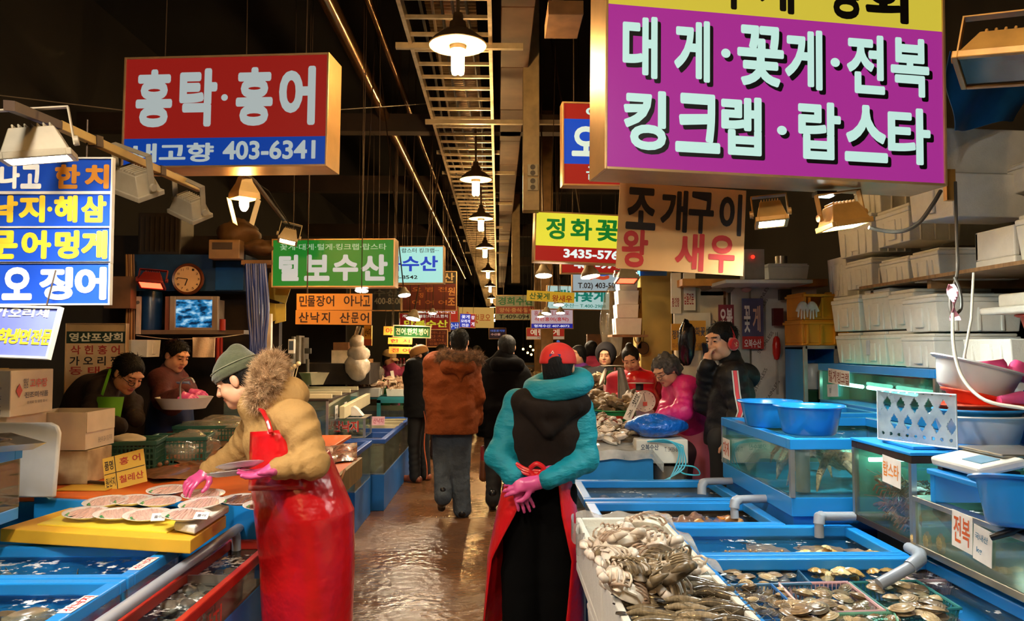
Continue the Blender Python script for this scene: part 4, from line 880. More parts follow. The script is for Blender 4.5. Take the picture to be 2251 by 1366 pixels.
bx, by = 2.08, 3.32
basin('white basin at the bottom of the basin stack', (bx, by, 1.166), .165, .13, basin_white, sx=1.2, sy=.9); basin('light blue basin nested in the white basin', (bx, by, 1.232), .158, .09, mat('basin_sky', '2a88c8', .35), sx=1.18, sy=.88); basin('orange red basin nested in the light blue one', (bx, by, 1.255), .155, .09, mat('basin_orange', 'd8492e', .35), sx=1.18, sy=.88)
basin('deep orange basin lying tilted on the basin stack', (bx - .02, by + .01, 1.335), .115, .05, mat('basin_red', 'd83a1e', .35), (0, R(12), 0), sx=1.2, sy=.85)
tag(MB().tube([(bx + .02, by - .1, 1.36), (bx + .12, by - .1, 1.372), (bx + .2, by - .08, 1.366)], [.02, .03, .018], 10).build('rubber_glove', mat('pink_rubber', 'e05a90', .4)), 'pink rubber glove squashed between the stacked basins', 'glove')
basin('large white oval bowl tilted on top of the basin stack', (bx + .0, by + .05, 1.385), .165, .13, basin_white, (R(3), R(14), 0), sx=1.2, sy=.8, name='bowl')
shoe_m, shoe_in = mat('magenta_shoe', 'd84a80', .5, var=.15), mat('shoe_lining', 'd8b8a0', .8)
for lab, dx, rz, ry in (('magenta quilted shoe lying in the white bowl, left one', -.02, .1, -.1), ('magenta shoe standing on edge in the white bowl, right one', .15, .3, .5)):
    T = thing('shoe', lab, 'shoe', (bx + .07 + dx * .75, by - .0, 1.47 - dx * .12))
    T.scale = (.75,) * 3; MB().lathe([(.045, 0), (.055, .02), (.052, .05), (.044, .075), (.038, .075), (.044, .045), (.045, .012), (0, .008)], n=20, sx=1.9, sy=.85).build('upper', shoe_m, T, local=True); MB().lathe([(.043, .0765), (.036, .03), (0, .012)], n=20, sx=1.85, sy=.8).build('lining', shoe_in, T, local=True)
    T.rotation_euler = (0, ry, rz)
# colander sheet: clear panel with star cut-outs standing on the lobster tank lid
T = thing('cutout_sheet', 'clear plastic panel with star shaped holes standing on lobster tank', 'panel', (1.79, 3.5, 1.165))
pa = clear('frosted_sheet', (.75, .88, .95), .1, .1, haze=.5, hazecol=(.6, .75, .85)); W_, H_ = .37, .215
M0 = Matrix.Translation((1.755, 3.24, 1.180)) @ rotm((0, 0, R(-66)))
mb = MB(); nx, nz = 100, 58
def hole(x, z):
    for i in range(5):
        for j in range(2):
            cx, cz = -.135 + i * .066 + (j % 2) * .033, .16 - j * .075; a, b = abs(x - cx), abs(z - cz)
            if a / .022 + b / .034 < 1 or (a < .016 and b < .016): return True
    for i in range(9):
        for j in (0, 3):
            if (x + .16 + -i * .04) ** 2 + (z - (.215 - j * .06 if j == 0 else .03)) ** 2 < .0075 ** 2: return True
    return False
for i in range(nx):
    for j in range(nz):
        x0, x1, z0, z1 = -W_ / 2 + W_ * i / nx, -W_ / 2 + W_ * (i + 1) / nx, H_ * j / nz, H_ * (j + 1) / nz
        if not hole((x0 + x1) / 2, (z0 + z1) / 2): mb.b2((x0, 0, z0), (x1, .004, z1), M0)
mb.build('sheet', pa, T, smooth=False)
mb = MB(); R0 = [(-W_ / 2, 0, 0), (W_ / 2, 0, 0), (W_ / 2, 0, H_), (-W_ / 2, 0, H_)]
mb.tube([M0 @ Vector(p) for p in R0 + R0[:1]], [.004] * 5, 6, False); mb.build('edge', paint('d8e8f4', .3), T)
# electronic scale on its blue stand
T = thing('scale_stand', 'blue frame stand straddling the abalone tank under the scale', 'stand', (1.80, 2.74, 1.0))
for y in (2.92, 2.52): MB().box((1.76, y, 1.055), (.24, .03, .11)).build('leg', blue, T, smooth=False, bevel=.004)
MB().box((1.76, 2.72, 1.115), (.26, .44, .02)).build('deck', blue, T, smooth=False, bevel=.004)
T = thing('counter_scale', 'white electronic counter scale with a steel pan on blue stand', 'scale', (1.8, 2.8, 1.127))
Ms = Matrix.Translation((1.74, 2.80, 1.15)) @ rotm((R(0), R(-12), R(0)))
MB().box((0, 0, .02), (.17, .30, .035), Ms).build('housing', mat('scale_white', 'd8d8d0', .4), T, smooth=False, bevel=.01)
MB().box((-.01, -.05, .0385), (.07, .11, .004), Ms).build('display', mat('scale_display', '6a9ab8', .25), T, smooth=False)
MB().box((1.88, 2.82, 1.205), (.24, .26, .012)).build('pan', steel, T, smooth=False, bevel=.004)
for y in (2.7, 2.9): MB().box((1.74, y, 1.139), (.16, .03, .024)).build('foot', paint('202020'), T, smooth=False)
tag(MB().tube([at(2178, 1182, 2.5), at(2215, 1172, 2.47), at(2251, 1160, 2.44)], [.011, .013, .012], 10).build('knife', paint('16120f', .35)), 'black knife handle sticking out over the abalone tank rim', 'knife')
# ================================================================== foam boxes and shelves behind the right-hand stall
foam = mat('white_foam', 'dcdcd4', .75, var=.04, scale=20, bump=.15, bscale=120); ply = mat('plywood', '8a6844', .7, var=.25, scale=6, stretch=(1, 6, 1))
def foam_box(label, x, y, z, w, d, h, lid=True, ribs=3, rz=0., group=None, rx=0.):
    """near-left bottom corner x, y, z"""
    T = thing('foam_box', label, 'foam box', (x + w / 2, y + d / 2, z), group); lh = h * .22 if lid else 0; hb = h - lh
    mb = MB(); mb.box((0, 0, hb / 2), (w, d, hb), taper=.93)
    for s in (-1, 1):
        for k in range(ribs):
            v = (k - (ribs - 1) / 2) / max(ribs, 1) * .8
            if not lid or k != (ribs - 1) / 2: mb.box((s * w * .487, v * d, hb * .42), (w * .03, d * .04, hb * .8))
            mb.box((v * w, s * d * .487, hb * .42), (w * .04, d * .03, hb * .8))
        mb.box((s * w * .492, 0, hb * .5), (w * .03, d * .22, hb * .7))
    mb.build('body', foam, T, local=True, smooth=False, bevel=.008, seg=2)
    if lid:
        mb = MB(); mb.box((0, 0, hb + lh * .3), (w * 1.015, d * 1.015, lh * .58)); mb.box((0, 0, hb + lh * .8), (w * .96, d * .96, lh * .4)); mb.build('lid', foam, T, local=True, smooth=False, bevel=.008)
    T.rotation_euler = (rx, 0, rz); return T
def fb(label, xa, xb, yt, yb, X, w, lid=True, ribs=3, rz=0.):
    """left face spans pixels xa..xb at world X; yt, yb are pixels at its near edge"""
    y0, y1 = X * FPX / (xb - 1095), X * FPX / (xa - 1095); z0 = EYE - (yb - 761) / FPX * y0; h = (yb - yt) / FPX * y0
    return foam_box(label, X, y0 + .003, z0, w, y1 - y0 - .006, h, lid, ribs, rz)
z1, z2 = 1.462, 1.70
for lab, xx, y0, y1, z, h in (('foam box at the far left of the lower row on the green tank', 2.55, 5.42, 5.80, z1, .225), ('foam box with a small paper tag in the lower row', 2.55, 5.06, 5.40, z1, .225), ('foam box squeezed third in the lower row on the tank', 2.55, 4.72, 5.04, z1, .225), ('nearest foam box of the lower row on the green tank', 2.46, 4.33, 4.68, z1, .20),
                              ('foam box above the far left box of the lower row', 2.52, 5.36, 5.80, z1 + .235, .255), ('tall foam box above the tagged box', 2.54, 4.98, 5.34, z1 + .235, .275), ('wide foam box second from the front in the upper row', 2.53, 4.66, 4.96, z1 + .235, .245), ('nearest foam box of the upper row with a grooved lid', 2.46, 4.30, 4.66, z1 + .21, .215)):
    foam_box(lab, xx, y0, z, .5, y1 - y0, h)
card('small grey paper tag stuck on a foam box end', (2.543, 5.28, 1.58), .05, .10, (0, 0, LFT), [], '404040', 'c4ccd8')
T = thing('plank_shelf', 'plywood shelf plank carrying the upper foam boxes', 'shelf', (2.9, 4.4, 1.98)); MB().b2((2.50, 3.3, 1.98), (3.7, 5.30, 2.0)).build('plank', ply, T, smooth=False); 
for y in (3.5, 4.5, 5.2): MB().b2((2.55, y, 1.93), (3.74, y + .04, 1.979)).build('bearer', ply, T, smooth=False)
fb('foam box standing at far left beside the yellow crates', 1826, 1868, 560, 649, 2.58, .42, False)
fb('lower foam box of the leaning stack on the shelf', 1866, 1925, 562, 629, 2.54, .30, True, 4)
foam_box('middle foam box of the leaning stack on the shelf', 2.54, 5.22, 2.235, .30, .47, .27, True, 4, .05)
foam_box('top foam box of the leaning stack under the sign corner', 2.62, 5.2, 2.51, .36, .42, .24, True, 3, -.04)
fb('square lidded foam box beside the leaning stack', 1943, 2008, 558, 619, 2.54, .36)
foam_box('foam box on the square one, behind the tilted pair', 2.56, 4.75, 2.25, .34, .42, .24, True, 3)
fb('foam box in half shadow in the middle of the shelf', 2012, 2076, 540, 612, 2.54, .50)
foam_box('lower big foam box of the tilted pair overhanging the shelf', 2.42, 4.12, 2.30, .56, .38, .235, False, 0, .10, None, R(3))
foam_box('upper big foam box of the tilted pair by purple sign', 2.40, 4.14, 2.545, .56, .38, .24, False, 0, .10, None, R(3))
T = thing('foam_box', 'foam box on its side with a dark open end', 'foam box', (2.86, 3.98, 2.001)); MB().b2((2.58, 3.80, 2.002), (3.0, 4.12, 2.045)).b2((2.58, 3.80, 2.045), (2.61, 4.12, 2.20)).b2((2.97, 3.80, 2.045), (3.0, 4.12, 2.20)).b2((2.58, 4.09, 2.045), (3.0, 4.12, 2.20)).build('body', foam, T, smooth=False, bevel=.008)
foam_box('foam box at the right end of the shelf', 2.56, 3.36, 2.002, .5, .4, .23, True, 2)
foam_box('foam box high up at the right edge of the photo', 2.80, 4.0, 2.42, .4, .4, .16, True, 0); 
foam_box('dusty foam box behind the tilted pair', 2.9, 5.0, 2.25, .5, .28, .5, False, 0)
foam_box('flat foam tray box on the cold room roof', 2.22, 6.3, 2.14, .34, .4, .13, True, 0); 
tag(MB().box((2.16, 6.35, 2.105), (.7, .5, .03)).build('foam_board', foam, bevel=.006), 'thin white foam board on the cold room roof', 'board')
# right edge
foam_box('ribbed foam box under the red basin at right edge', 2.45, 3.66, 1.465, .55, .38, .16, False, 4); tag(MB().box((2.72, 3.86, 1.442), (.62, .5, .03)).build('foam_sheet', foam, bevel=.008), 'loose foam lid under the ribbed foam box', 'lid')
basin('red basin on the ribbed foam box at right edge', (2.86, 3.86, 1.627), .20, .125, mat('basin_scarlet', 'c82a18', .35))
tag(MB().box((2.84, 3.86, 1.772), (.56, .42, .036)).build('foam_sheet', foam, bevel=.01), 'lower foam lid lying on the red basin', 'lid'); tag(MB().box((2.90, 3.86, 1.828), (.5, .38, .07)).build('foam_sheet', foam, bevel=.012), 'upper thick foam lid above the red basin', 'lid')
bag_b = mat('blue_film', '0a5ab8', .25, var=.2, scale=12, bump=.8, bscale=14, coat=.5)
for lab, c, r, s in (('blue plastic bag hanging behind the white bowl', (2.36, 3.72, 1.36), (.13, .06, .11), 3), ('crumpled blue plastic bag right of the basin stack', (2.38, 3.38, 1.25), (.10, .10, .13), 5)):
    o = lump('plastic_bag', bag_b, 1, s, .28, r, 22); o.location = Vector(c) - Vector((0, 0, r[2])); tag(o, lab, 'plastic bag')
tag(MB().b2((2.9, 5.84, 1.3), (3.7, 5.88, 1.95)).build('blue_board', blue_dk), 'blue wall panel behind the foam boxes at right', 'panel')
# wires with pink ribbon
cord = paint('3a342c', .5); cordl = paint('a8a294', .5)
tag(MB().tube([at(2100, 400, 3.55), at(2103, 520, 3.5), at(2104, 600, 3.45), at(2090, 650, 3.42), at(2092, 690, 3.4), at(2112, 680, 3.4), at(2110, 640, 3.42), at(2098, 610, 3.44)], .007, 8).build('cable', cord), 'dark looped cable hanging from the purple sign corner', 'cable')
tag(MB().tube([at(2094, 690, 3.3), at(2096, 760, 3.2), at(2115, 830, 3.1), at(2165, 880, 2.95), at(2260, 900, 2.6)], .007, 8).build('cable', cordl), 'pale cable running down over the white bowl', 'cable')
tag(MB().tube([at(2140, 600, 3.5), at(2135, 700, 3.45), at(2115, 810, 3.4)], .006, 8).build('cable', cordl), 'straight beige cable beside the looped one', 'cable')
tag(MB().tube([at(1910, 500, 3.45), at(1945, 508, 3.45), at(1985, 508, 3.42), at(2020, 490, 3.4), at(2050, 450, 3.38), at(2068, 420, 3.4)], .009, 8).build('cable', cord), 'black cable sagging from the ochre floodlight to the sign', 'cable')
tag(MB().sheet(lambda u, v: at(2085 + 14 * u + 8 * v, 625 + 80 * v, 3.38) + Vector((0, .02 * math.sin(8 * v + 3 * u), 0)), 4, 14, .002).build('ribbon', mat('pink_film', 'd898a8', .4, var=.3, scale=20)), 'crumpled pink and white ribbon tied to the cables', 'ribbon')
tag(MB().b2(at(2082, 440, 3.6), at(2100, 372, 3.6) + Vector((0, .03, 0))).build('yellow_bracket', fl_gold), 'yellow bracket at the corner of the purple sign', 'bracket')
# blue shelf unit, crates, kettle
sx0, sx1, sy = 2.36, 2.84, 5.92
T = thing('shelf_unit', 'blue shelf unit with grey edges below the yellow crates', 'shelf', (2.45, 6.1, 0)); ge = mat('grey_edging', 'a8a8a4', .4, .4)
MB().b2((sx0 + .24, sy, .5), (sx1, sy + .012, 1.58)).build('front_panel', blue, T, smooth=False); MB().b2((sx0, sy + .40, .5), (sx1, sy + .41, 1.58)).build('back_panel', blue_dk, T, smooth=False)
MB().b2((sx0, sy + .02, .5), (sx0 + .01, sy + .40, 1.58)).build('side_panel', blue, T, smooth=False)
MB().b2((sx0 + .24, sy + .02, .5), (sx0 + .25, sy + .40, 1.58)).build('divider', blue, T, smooth=False)
for z in (.5, 1.14, 1.565): MB().b2((sx0, sy - .004, z), (sx1, sy + .40, z + .015)).build('shelf_board', blue_dk, T, smooth=False)
mb = MB()
for x in (sx0, sx0 + .24, sx1): mb.box((x, sy - .008, 1.04), (.028, .02, 1.1))
for z in (.51, 1.145, 1.58): mb.box(((sx0 + sx1) / 2, sy - .008, z), (sx1 - sx0, .02, .026))
mb.build('edging', ge, T, smooth=False)
struct('trim_14', MB().b2((sx0, sy, 0), (sx1, sy + .4, .498)), blue_dk, smooth=False)
T = thing('kettle', 'white electric kettle in the blue shelf unit', 'kettle', (2.50, 6.12, 1.25)); MB().lathe([(.07, 0), (.075, .02), (.068, .12), (.055, .19), (.05, .2), (0, .205)], (2.50, 6.12, 1.25), 20, sx=1.1).build('body', mat('kettle_white', 'e4e2dc', .3), T)
MB().tube([(2.57, 6.1, 1.44), (2.60, 6.1, 1.42), (2.605, 6.1, 1.33), (2.57, 6.1, 1.28)], .012, 8).build('handle', paint('30304a', .4), T); MB().cyl((2.43, 6.1, 1.41), (2.40, 6.09, 1.44), .02, .012, 8).build('spout', paint('e4e2dc', .3), T)
T = thing('green_crate', 'small green crate under the kettle on blue shelf', 'crate', (2.49, 6.13, 1.157)); MB().box((2.485, 6.13, 1.197), (.19, .2, .08), taper=.93).build('body', mat('crate_green', '285a38', .5), T, smooth=False, bevel=.004); MB().box((2.485, 6.13, 1.2405), (.2, .21, .008)).build('rim', paint('34684a', .5), T, smooth=False)
ye = mat('crate_yellow', 'e09a1e', .42, var=.08, scale=4)
def crate(label, c, w, d, h, cut):
    T = thing('plastic_crate', label, 'crate', c); t = .02; mb = MB(); x, y, z = c
    mb.box((x, y, z + .01), (w, d, .02)); mb.b2((x - w / 2, y + d / 2 - t, z + .02), (x + w / 2, y + d / 2, z + h)); mb.b2((x + w / 2 - t, y - d / 2, z + .02), (x + w / 2, y + d / 2 - t, z + h)); mb.b2((x - w / 2, y - d / 2, z + .02), (x - w / 2 + t, y + d / 2 - t, z + h))
    if cut: mb.prism([(-w / 2 + t, 0), (w / 2 - t, 0), (w / 2 - t, h - .02), (-w * .05, h - .02), (-w * .2, h * .35), (-w / 2 + t, h * .28)], 0, t, Matrix.Translation((x, y - d / 2 + t, z + .02)) @ rotm((R(90), 0, 0)))
    else: mb.b2((x - w / 2 + t, y - d / 2, z + .02), (x + w / 2 - t, y - d / 2 + t, z + h))
    mb.build('body', ye, T, smooth=False, bevel=.005)
    mb = MB(); mb.box((x, y - d / 2 - .008, z + h - .025), (w + .02, .02, .02)); mb.box((x - w / 2 - .006, y, z + h - .025), (.02, d, .02))
    for k in range(4): mb.box((x - w * .4 + k * w * .27, y - d / 2 - .006, z + h * .42), (.018, .016, h * .75))
    mb.build('ribs', ye, T, smooth=False, bevel=.003); return T
crate('lower yellow plastic crate on the blue shelf unit', (2.54, 6.1, 1.594), .40, .36, .20, False); crate('upper yellow plastic crate with a cut-out side', (2.55, 6.1, 1.796), .38, .36, .21, True)
gl_w = mat('white_cotton', 'd8d4cc', .9, var=.1)
def glove_pair(T, c):
    for s in (-1, 1):
        g_ = Sculpt((-.06, -.03, -.13), (.06, .03, .04), .005); g_.ell((0, 0, 0), (.035, .016, .035))
        for k in range(4): g_.cap((-.028 + k * .019, 0, -.01), (-.036 + k * .024, .004, -.085 - (k in (1, 2)) * .014), .0085, .007, .003)
        g_.cap((.03 * s, 0, .0), (.05 * s, 0, -.04), .01, .008, .01); mb = g_.into(MB()); mb.v = [(x + c[0] + s * .035, y + c[1], z + c[2]) for x, y, z in mb.v]
        mb.build('glove', gl_w, T)
T = thing('work_gloves', 'pair of white work gloves hung on the upper yellow crate', 'gloves', (2.36, 5.88, 1.85)); glove_pair(T, (2.375, 5.89, 1.90))
# cold room: front walls at the back of the stall
cw = mat('cream_panel', 'cfc6a8', .5, var=.12, scale=3); sil = mat('silver_panel', 'b4b0a4', .38, .35, var=.12, scale=3); tan = mat('tan_trim', 'b8843c', .6, var=.2)
T = thing('cold_room', 'cream and silver cold room front with stainless stickers, behind the phoning man', 'cold room', (2.1, 6.7, 0))
MB().b2((1.56, 6.75, 0), (1.98, 6.85, 2.12)).build('wall_panel', cw, T, smooth=False); MB().b2((2.0, 6.6, 0), (2.16, 6.75, 2.1)).build('door_jamb', sil, T, smooth=False, bevel=.006); MB().b2((2.18, 6.62, 0), (2.75, 6.72, 2.1)).build('wall_panel', mat('white_panel', 'd4d0c4', .45, var=.1), T, smooth=False)
MB().b2((1.56, 6.5, 2.1), (2.8, 6.9, 2.16)).build('roof_edge', tan, T, smooth=False)
mb = MB()
for k, (x, z, a) in enumerate(((2.26, 1.9, 60), (2.30, 1.62, 55), (2.25, 1.3, 62), (2.35, 1.2, 58), (2.06, 1.1, 80), (2.1, .8, 75), (2.3, .9, 60), (2.28, 2.02, 60))): letter(mb, 'STAINLESS', -.11, -.014, .11, .014, -.002, .0, M=Matrix.Translation((x, 6.598 if x < 2.17 else 6.618, z)) @ rotm((0, R(-a), 0)))
mb.build('stickers', paint('4a463e', .6), T, smooth=False)
MB().b2((1.985, 6.60, .2), (1.998, 6.64, 2.1)).build('seal', paint('3a362e'), T, smooth=False)
for z in (1.75, 1.25): MB().b2((2.12, 6.57, z - .07), (2.16, 6.6, z + .07)).build('hinge', paint('2c2824', .4), T, smooth=False)
def panel_sign(label, px, Y, bg, txt, **k): return sign('wall_sign', label, px, Y, .01, 0, 0, bg, txt, lip=0, wires=False, fm=paint('8a8478'), **k)
panel_sign('slate blue and red wall sign behind the phoning man', (1632, 656, 1679, 768), 6.55, [((1632, 656, 1679, 740), mat('slate_blue', '4a4868', .5, var=.25, scale=5)), ((1632, 740, 1679, 768), paint('b02420', .5))], [('꽃', (1636, 672, 1650, 732), paint('e4e0d8')), ('게', (1655, 672, 1672, 730), paint('d0a890')), ('오복수산', (1636, 746, 1673, 765), paint('e8e4e0'), {'b': .02})])
panel_sign('maroon wall sign partly behind the phoning man', (1580, 670, 1614, 720), 6.6, [(None, paint('7a2030', .5))], [('오복', (1583, 678, 1611, 716), paint('e0d8d8'), {'b': .04})])
yp = mat('yellow_poster', 'd09a34', .6, var=.08)
for b, l in (((1476, 712, 1507, 771), 'yellow poster with faded brush letters, left of black bag'), ((1515, 705, 1552, 771), 'yellow poster with faded brush letters, right of black bag')):
    panel_sign(l, b, 6.6, [(None, yp)], [('정화꽃', (b[0] + 2, b[1] + 14, b[2] - 2, b[1] + 34), paint('4a4a58')), ('021-6747-5670', (b[0] + 2, b[3] - 16, b[2] - 2, b[3] - 6), paint('a06a30'))])
wb = mat('white_board', 'd8d4c4', .5, var=.06)
panel_sign('white hanging board with a red word, nearest the beige pillar', (1476, 600, 1498, 690), 6.7, [(None, wb)], [('팜·간장', (1478, 655, 1494, 675), paint('902020'), {'b': .02})])
panel_sign('white hanging board with a red word, right of the other', (1504, 600, 1530, 683), 6.7, [(None, wb)], [('납품전문', (1505, 645, 1526, 670), paint('902020'), {'b': .02})])
tag(MB().b2(at(1482, 722, 6.72), at(1562, 688, 6.72) + Vector((0, .02, 0))).build('white_board', wb), 'low white panel above the yellow posters', 'panel')
# beige pillar and things on it
struct('trim_15', MB().b2((1.40, 7.6, 0), (1.72, 8.0, 5.6)), mat('pillar_cladding', 'a8904c', .5, .1, var=.15, scale=3), smooth=False, bevel=.01)
tag(MB().b2(at(1398, 606, 7.3), at(1466, 597, 7.3) + Vector((0, .04, 0))).build('blue_tube', paint('1a4a80', .5)), 'dark blue tube lamp casing below the cardboard sign', 'tube')
tag(MB().b2(at(1401, 607, 7.25), at(1407, 596, 7.25) + Vector((0, .03, 0))).build('indicator_light', mat('cyan_led', 'ffffff', .4, var=0, emit=3, emcol='40b8ff')), 'small cyan light at the end of the blue tube', 'light')
sh = at(1375, 739, 7.4); T = thing('bracket_shelf', 'small wooden shelf under a stack of foam boxes', 'shelf', sh); MB().box((sh.x + .02, sh.y, sh.z), (.34, .3, .02)).build('board', ply, T, smooth=False)
MB().b2((sh.x + .14, sh.y + .1, sh.z - .12), (sh.x + .17, sh.y + .2, sh.z - .011)).build('bracket', steel_dk, T, smooth=False)
for i, (w, h, l) in enumerate(((.25, .155, 'bottom foam box of the stack by the beige pillar'), (.21, .13, 'third foam box from the top by the beige pillar'), (.2, .13, 'second foam box from the top by the beige pillar'), (.18, .1, 'top foam box of the stack by the beige pillar'))):
    foam_box(l, sh.x - .11 + i * .012, sh.y - .1, sh.z + .012 + (0, .158, .29, .422)[i], w, .24, h, False, 0)
hl = flood('round red heater lamp above the small foam box stack', at(1378, 617, 7.0), .2, (R(-20), 0, R(10)), fl_white, lens_red, .06, 'heat_lamp')
T = thing('strainer', 'round mesh strainer hanging on the beige pillar', 'strainer', at(1414, 766, 7.5)); c = at(1414, 766, 7.5)
MB().tube([(c.x + .055 * math.cos(a), c.y, c.z + .06 * math.sin(a)) for a in [k * math.pi / 10 for k in range(21)]], .005, 6, False).build('ring', steel_dk, T); MB().lathe([(.054, 0), (.04, .02), (0, .03)], (0, 0, 0), 18, M=Matrix.Translation(c) @ rotm((R(-90), 0, 0))).build('mesh', mat('wire_mesh', '5a3c1c', .6, .4), T); MB().bar((c.x + .0, c.y, c.z + .06), (c.x + .01, c.y, c.z + .17), .01, .008).build('handle', ply, T, smooth=False)
c = at(1402, 745, 7.5); mb = MB()
for k in range(9): mb.tube([(c.x + .035 * math.sin(t) * math.cos(k * .7), c.y + .035 * math.sin(t) * math.sin(k * .7), c.z - .06 + .12 * t / 3.14) for t in [j * 3.14 / 10 for j in range(11)]], .003, 4)
mb.cyl((c.x, c.y, c.z + .06), (c.x, c.y, c.z + .2), .006); tag(mb.build('whisk', paint('d8b868', .4)), 'pale wire whisk hanging beside the strainer', 'whisk')
panel_sign('narrow yellow notice hanging left of the beige pillar', (1394, 632, 1412, 740), 7.45, [(None, paint('c08a28', .6))], [('활어', (1397, 645, 1410, 690), paint('6a4414'))])
# on the wall right of the signs
c = at(1707, 764, 6.57); T = thing('fire_extinguisher', 'small red bottle extinguisher hanging on the cold room', 'fire extinguisher', c - Vector((0, 0, .11)))
MB().lathe([(0, -.11), (.02, -.1), (.032, -.05), (.034, .02), (.026, .075), (.012, .095), (0, .095)], c, 18).build('bottle', mat('red_enamel', 'd0281c', .25), T); MB().cyl((c.x, c.y, c.z + .09), (c.x, c.y, c.z + .13), .01).build('valve', steel, T); MB().tube([(c.x, c.y, c.z - .11), (c.x + .005, c.y, c.z - .4)], .008, 8).build('tube', cordl, T)
tag(MB().b2(at(1701, 716, 6.5), at(1722, 678, 6.5) + Vector((0, .05, 0))).build('alarm_box', mat('maroon_box', '5a1c1c', .4)), 'dark red box on the cold room wall above the extinguisher', 'box')
tag(MB().b2(at(1715, 660, 6.5), at(1740, 636, 6.5) + Vector((0, .05, 0))).build('gauge_box', paint('2a2622', .4)), 'black control box high on the cold room wall', 'box')
tag(MB().b2(at(1637, 614, 6.2), at(1680, 548, 6.2) + Vector((0, .12, 0))).build('control_box', mat('grey_box', '8a8880', .5, .2)), 'grey electrical control box right of the cardboard sign', 'box')
tag(MB().cyl(at(1655, 565, 6.18), at(1655, 565, 6.17), .015, n=10).build('pilot_light', mat('red_led', 'ff2010', .4, var=0, emit=4)), 'tiny red pilot light on the control box', 'light')
c = on(1712, 640, 2.165); tag(MB().lathe([(.05, 0), (.05, .22), (.046, .22), (.046, .01), (0, .01)], at(1718, 620, 6.6), 16).build('steel_jar', steel), 'dark steel jar standing on the cold room roof', 'jar')
for i, (px, py, w, h, col, l) in enumerate(((1552, 628, 30, 24, '6a5a4a', 'grey plastic bundle on the high ledge, left'), (1602, 630, 28, 24, '7a7468', 'grey round pot on the high ledge, middle'), (1640, 636, 22, 14, 'c8a090', 'pink box on the high ledge, right'))):
    o = lump('bundle', mat('bundle_%d' % i, col, .7, var=.2), 1, 60 + i, .15, (w / FPX * 6.6 / 2, .08, h / FPX * 6.6 / 2), 18); o.location = at(px, py + h / 2, 6.6); tag(o, l, 'bundle')
tag(MB().b2(at(1540, 650, 6.75), at(1625, 641, 6.75) + Vector((0, .3, 0))).build('ledge', ply), 'wooden ledge above the phoning man', 'ledge')
T = thing('plastic_bag', 'black plastic bag hanging between the yellow posters', 'plastic bag', at(1511, 800, 6.4)); o = lump('bag', mat('black_film', '0c0b0c', .25, bump=.8, bscale=12, coat=.4), 1, 77, .2, (.075, .04, .19), 20); o.parent = T; o.location = (0, 0, -.02)
MB().tube([at(1505, 740, 6.4), at(1512, 712, 6.42), at(1516, 740, 6.4)], .004, 5).build('handle', paint('0c0b0c'), T)
# ================================================================== left-hand stall
low_tank('blue-rimmed tank at left just before the yellow board, bubbling', -2.75, -1.34, 2.87, 3.36, .75, .69, in_blue, water_f, floor_z=.58)
low_tank('second blue-rimmed tank at left with dark fish', -2.75, -1.34, 2.38, 2.86, .75, .69, in_blue, water_f, floor_z=.58)
low_tank('blue-rimmed tank in the bottom left corner', -2.75, -1.34, 1.80, 2.37, .75, .69, in_blue, water_f, floor_z=.58)
eel = [mat('eel_%d' % i, c, .3, var=.35, scale=18, coat=.4) for i, c in enumerate(('4a443a', '7c6e58', '928c80'))]
def fish_mesh(name, m, L=.3, w=.045, h=.055):
    mb = MB(); n = 14
    pr = [(.0, .0), (.04, .35), (.12, .72), (.25, 1), (.45, .95), (.65, .62), (.82, .3), (.9, .22)]
    vs, fs = [], []
    for t, k in pr:
        for j in range(n):
            a = 2 * math.pi * j / n; vs.append((t * L - L / 2, w * k * math.cos(a) / 1.0 + .02 * math.sin(t * 4), h * k * math.sin(a)))
    for i in range(len(pr) - 1):
        for j in range(n): a, b = i * n + j, i * n + (j + 1) % n; fs.append((a, b, b + n, a + n))
    mb.add(vs, fs); mb.sheet(lambda u, v: (.4 * L + .11 * L * u, .016 * 1.0 + .01 * u, (v - .5) * h * (1 + 1.6 * u)), 3, 4, .003); mb.sheet(lambda u, v: (-.1 * L + .35 * L * u, .012 * math.sin(u * 3), h * .8 + .02 * math.sin(u * 3.14) * v), 6, 2, .002)
    for s in (-1, 1): mb.ell((-.42 * L, s * w * .55, h * .2), .007, 8, 6)
    return mb.build(name, m, local=True)
EF = [fish_mesh('rockfish', m) for m in eel]
scatter(EF, [Vector((rnd.uniform(-2.4, -1.5), rnd.uniform(2.98, 3.25), .60 + .010 * (i % 5))) for i in range(10)], 'grey fish under bubbling water just before the yellow board', 'fish', 'fish before the yellow board', tilt=.1, seed=21)
scatter(EF[:2], [Vector((rnd.uniform(-2.4, -1.5), rnd.uniform(2.50, 2.74), .60 + .010 * (i % 6))) for i in range(14)], 'dark fish under water in the second left tank', 'fish', 'fish in the second left tank', tilt=.1, seed=22)
redrim = mat('red_edge', 'a82418', .4, var=.1)
T = low_tank('long low tank with a red edge, between blue tanks and red apron', -1.325, -1.085, 1.6, 3.86, .645, .60, in_dark, water_f, rim=redrim, floor_z=.5, rw=.03)
for y in (3.3, 2.75, 2.2): MB().b2((-1.295, y, .59), (-1.115, y + .012, .632)).build('divider', steel, T, smooth=False)
mb = MB(); letter(mb, '산낙지', -.16, -.05, .16, .05, -.001, .02, M=Matrix.Translation((-1.086, 2.95, .53)) @ rotm((0, 0, R(90)))); mb.build('lettering', paint('c43a2c', .5), T, smooth=False)
scatter(S5, [(rnd.uniform(-1.27, -1.14), rnd.uniform(1.9, 3.7), .51 + rnd.random() * .06) for _ in range(50)], 'brown shell under bubbles in the long red edged tank', 'shellfish', 'shells in the red edged tank', seed=6)
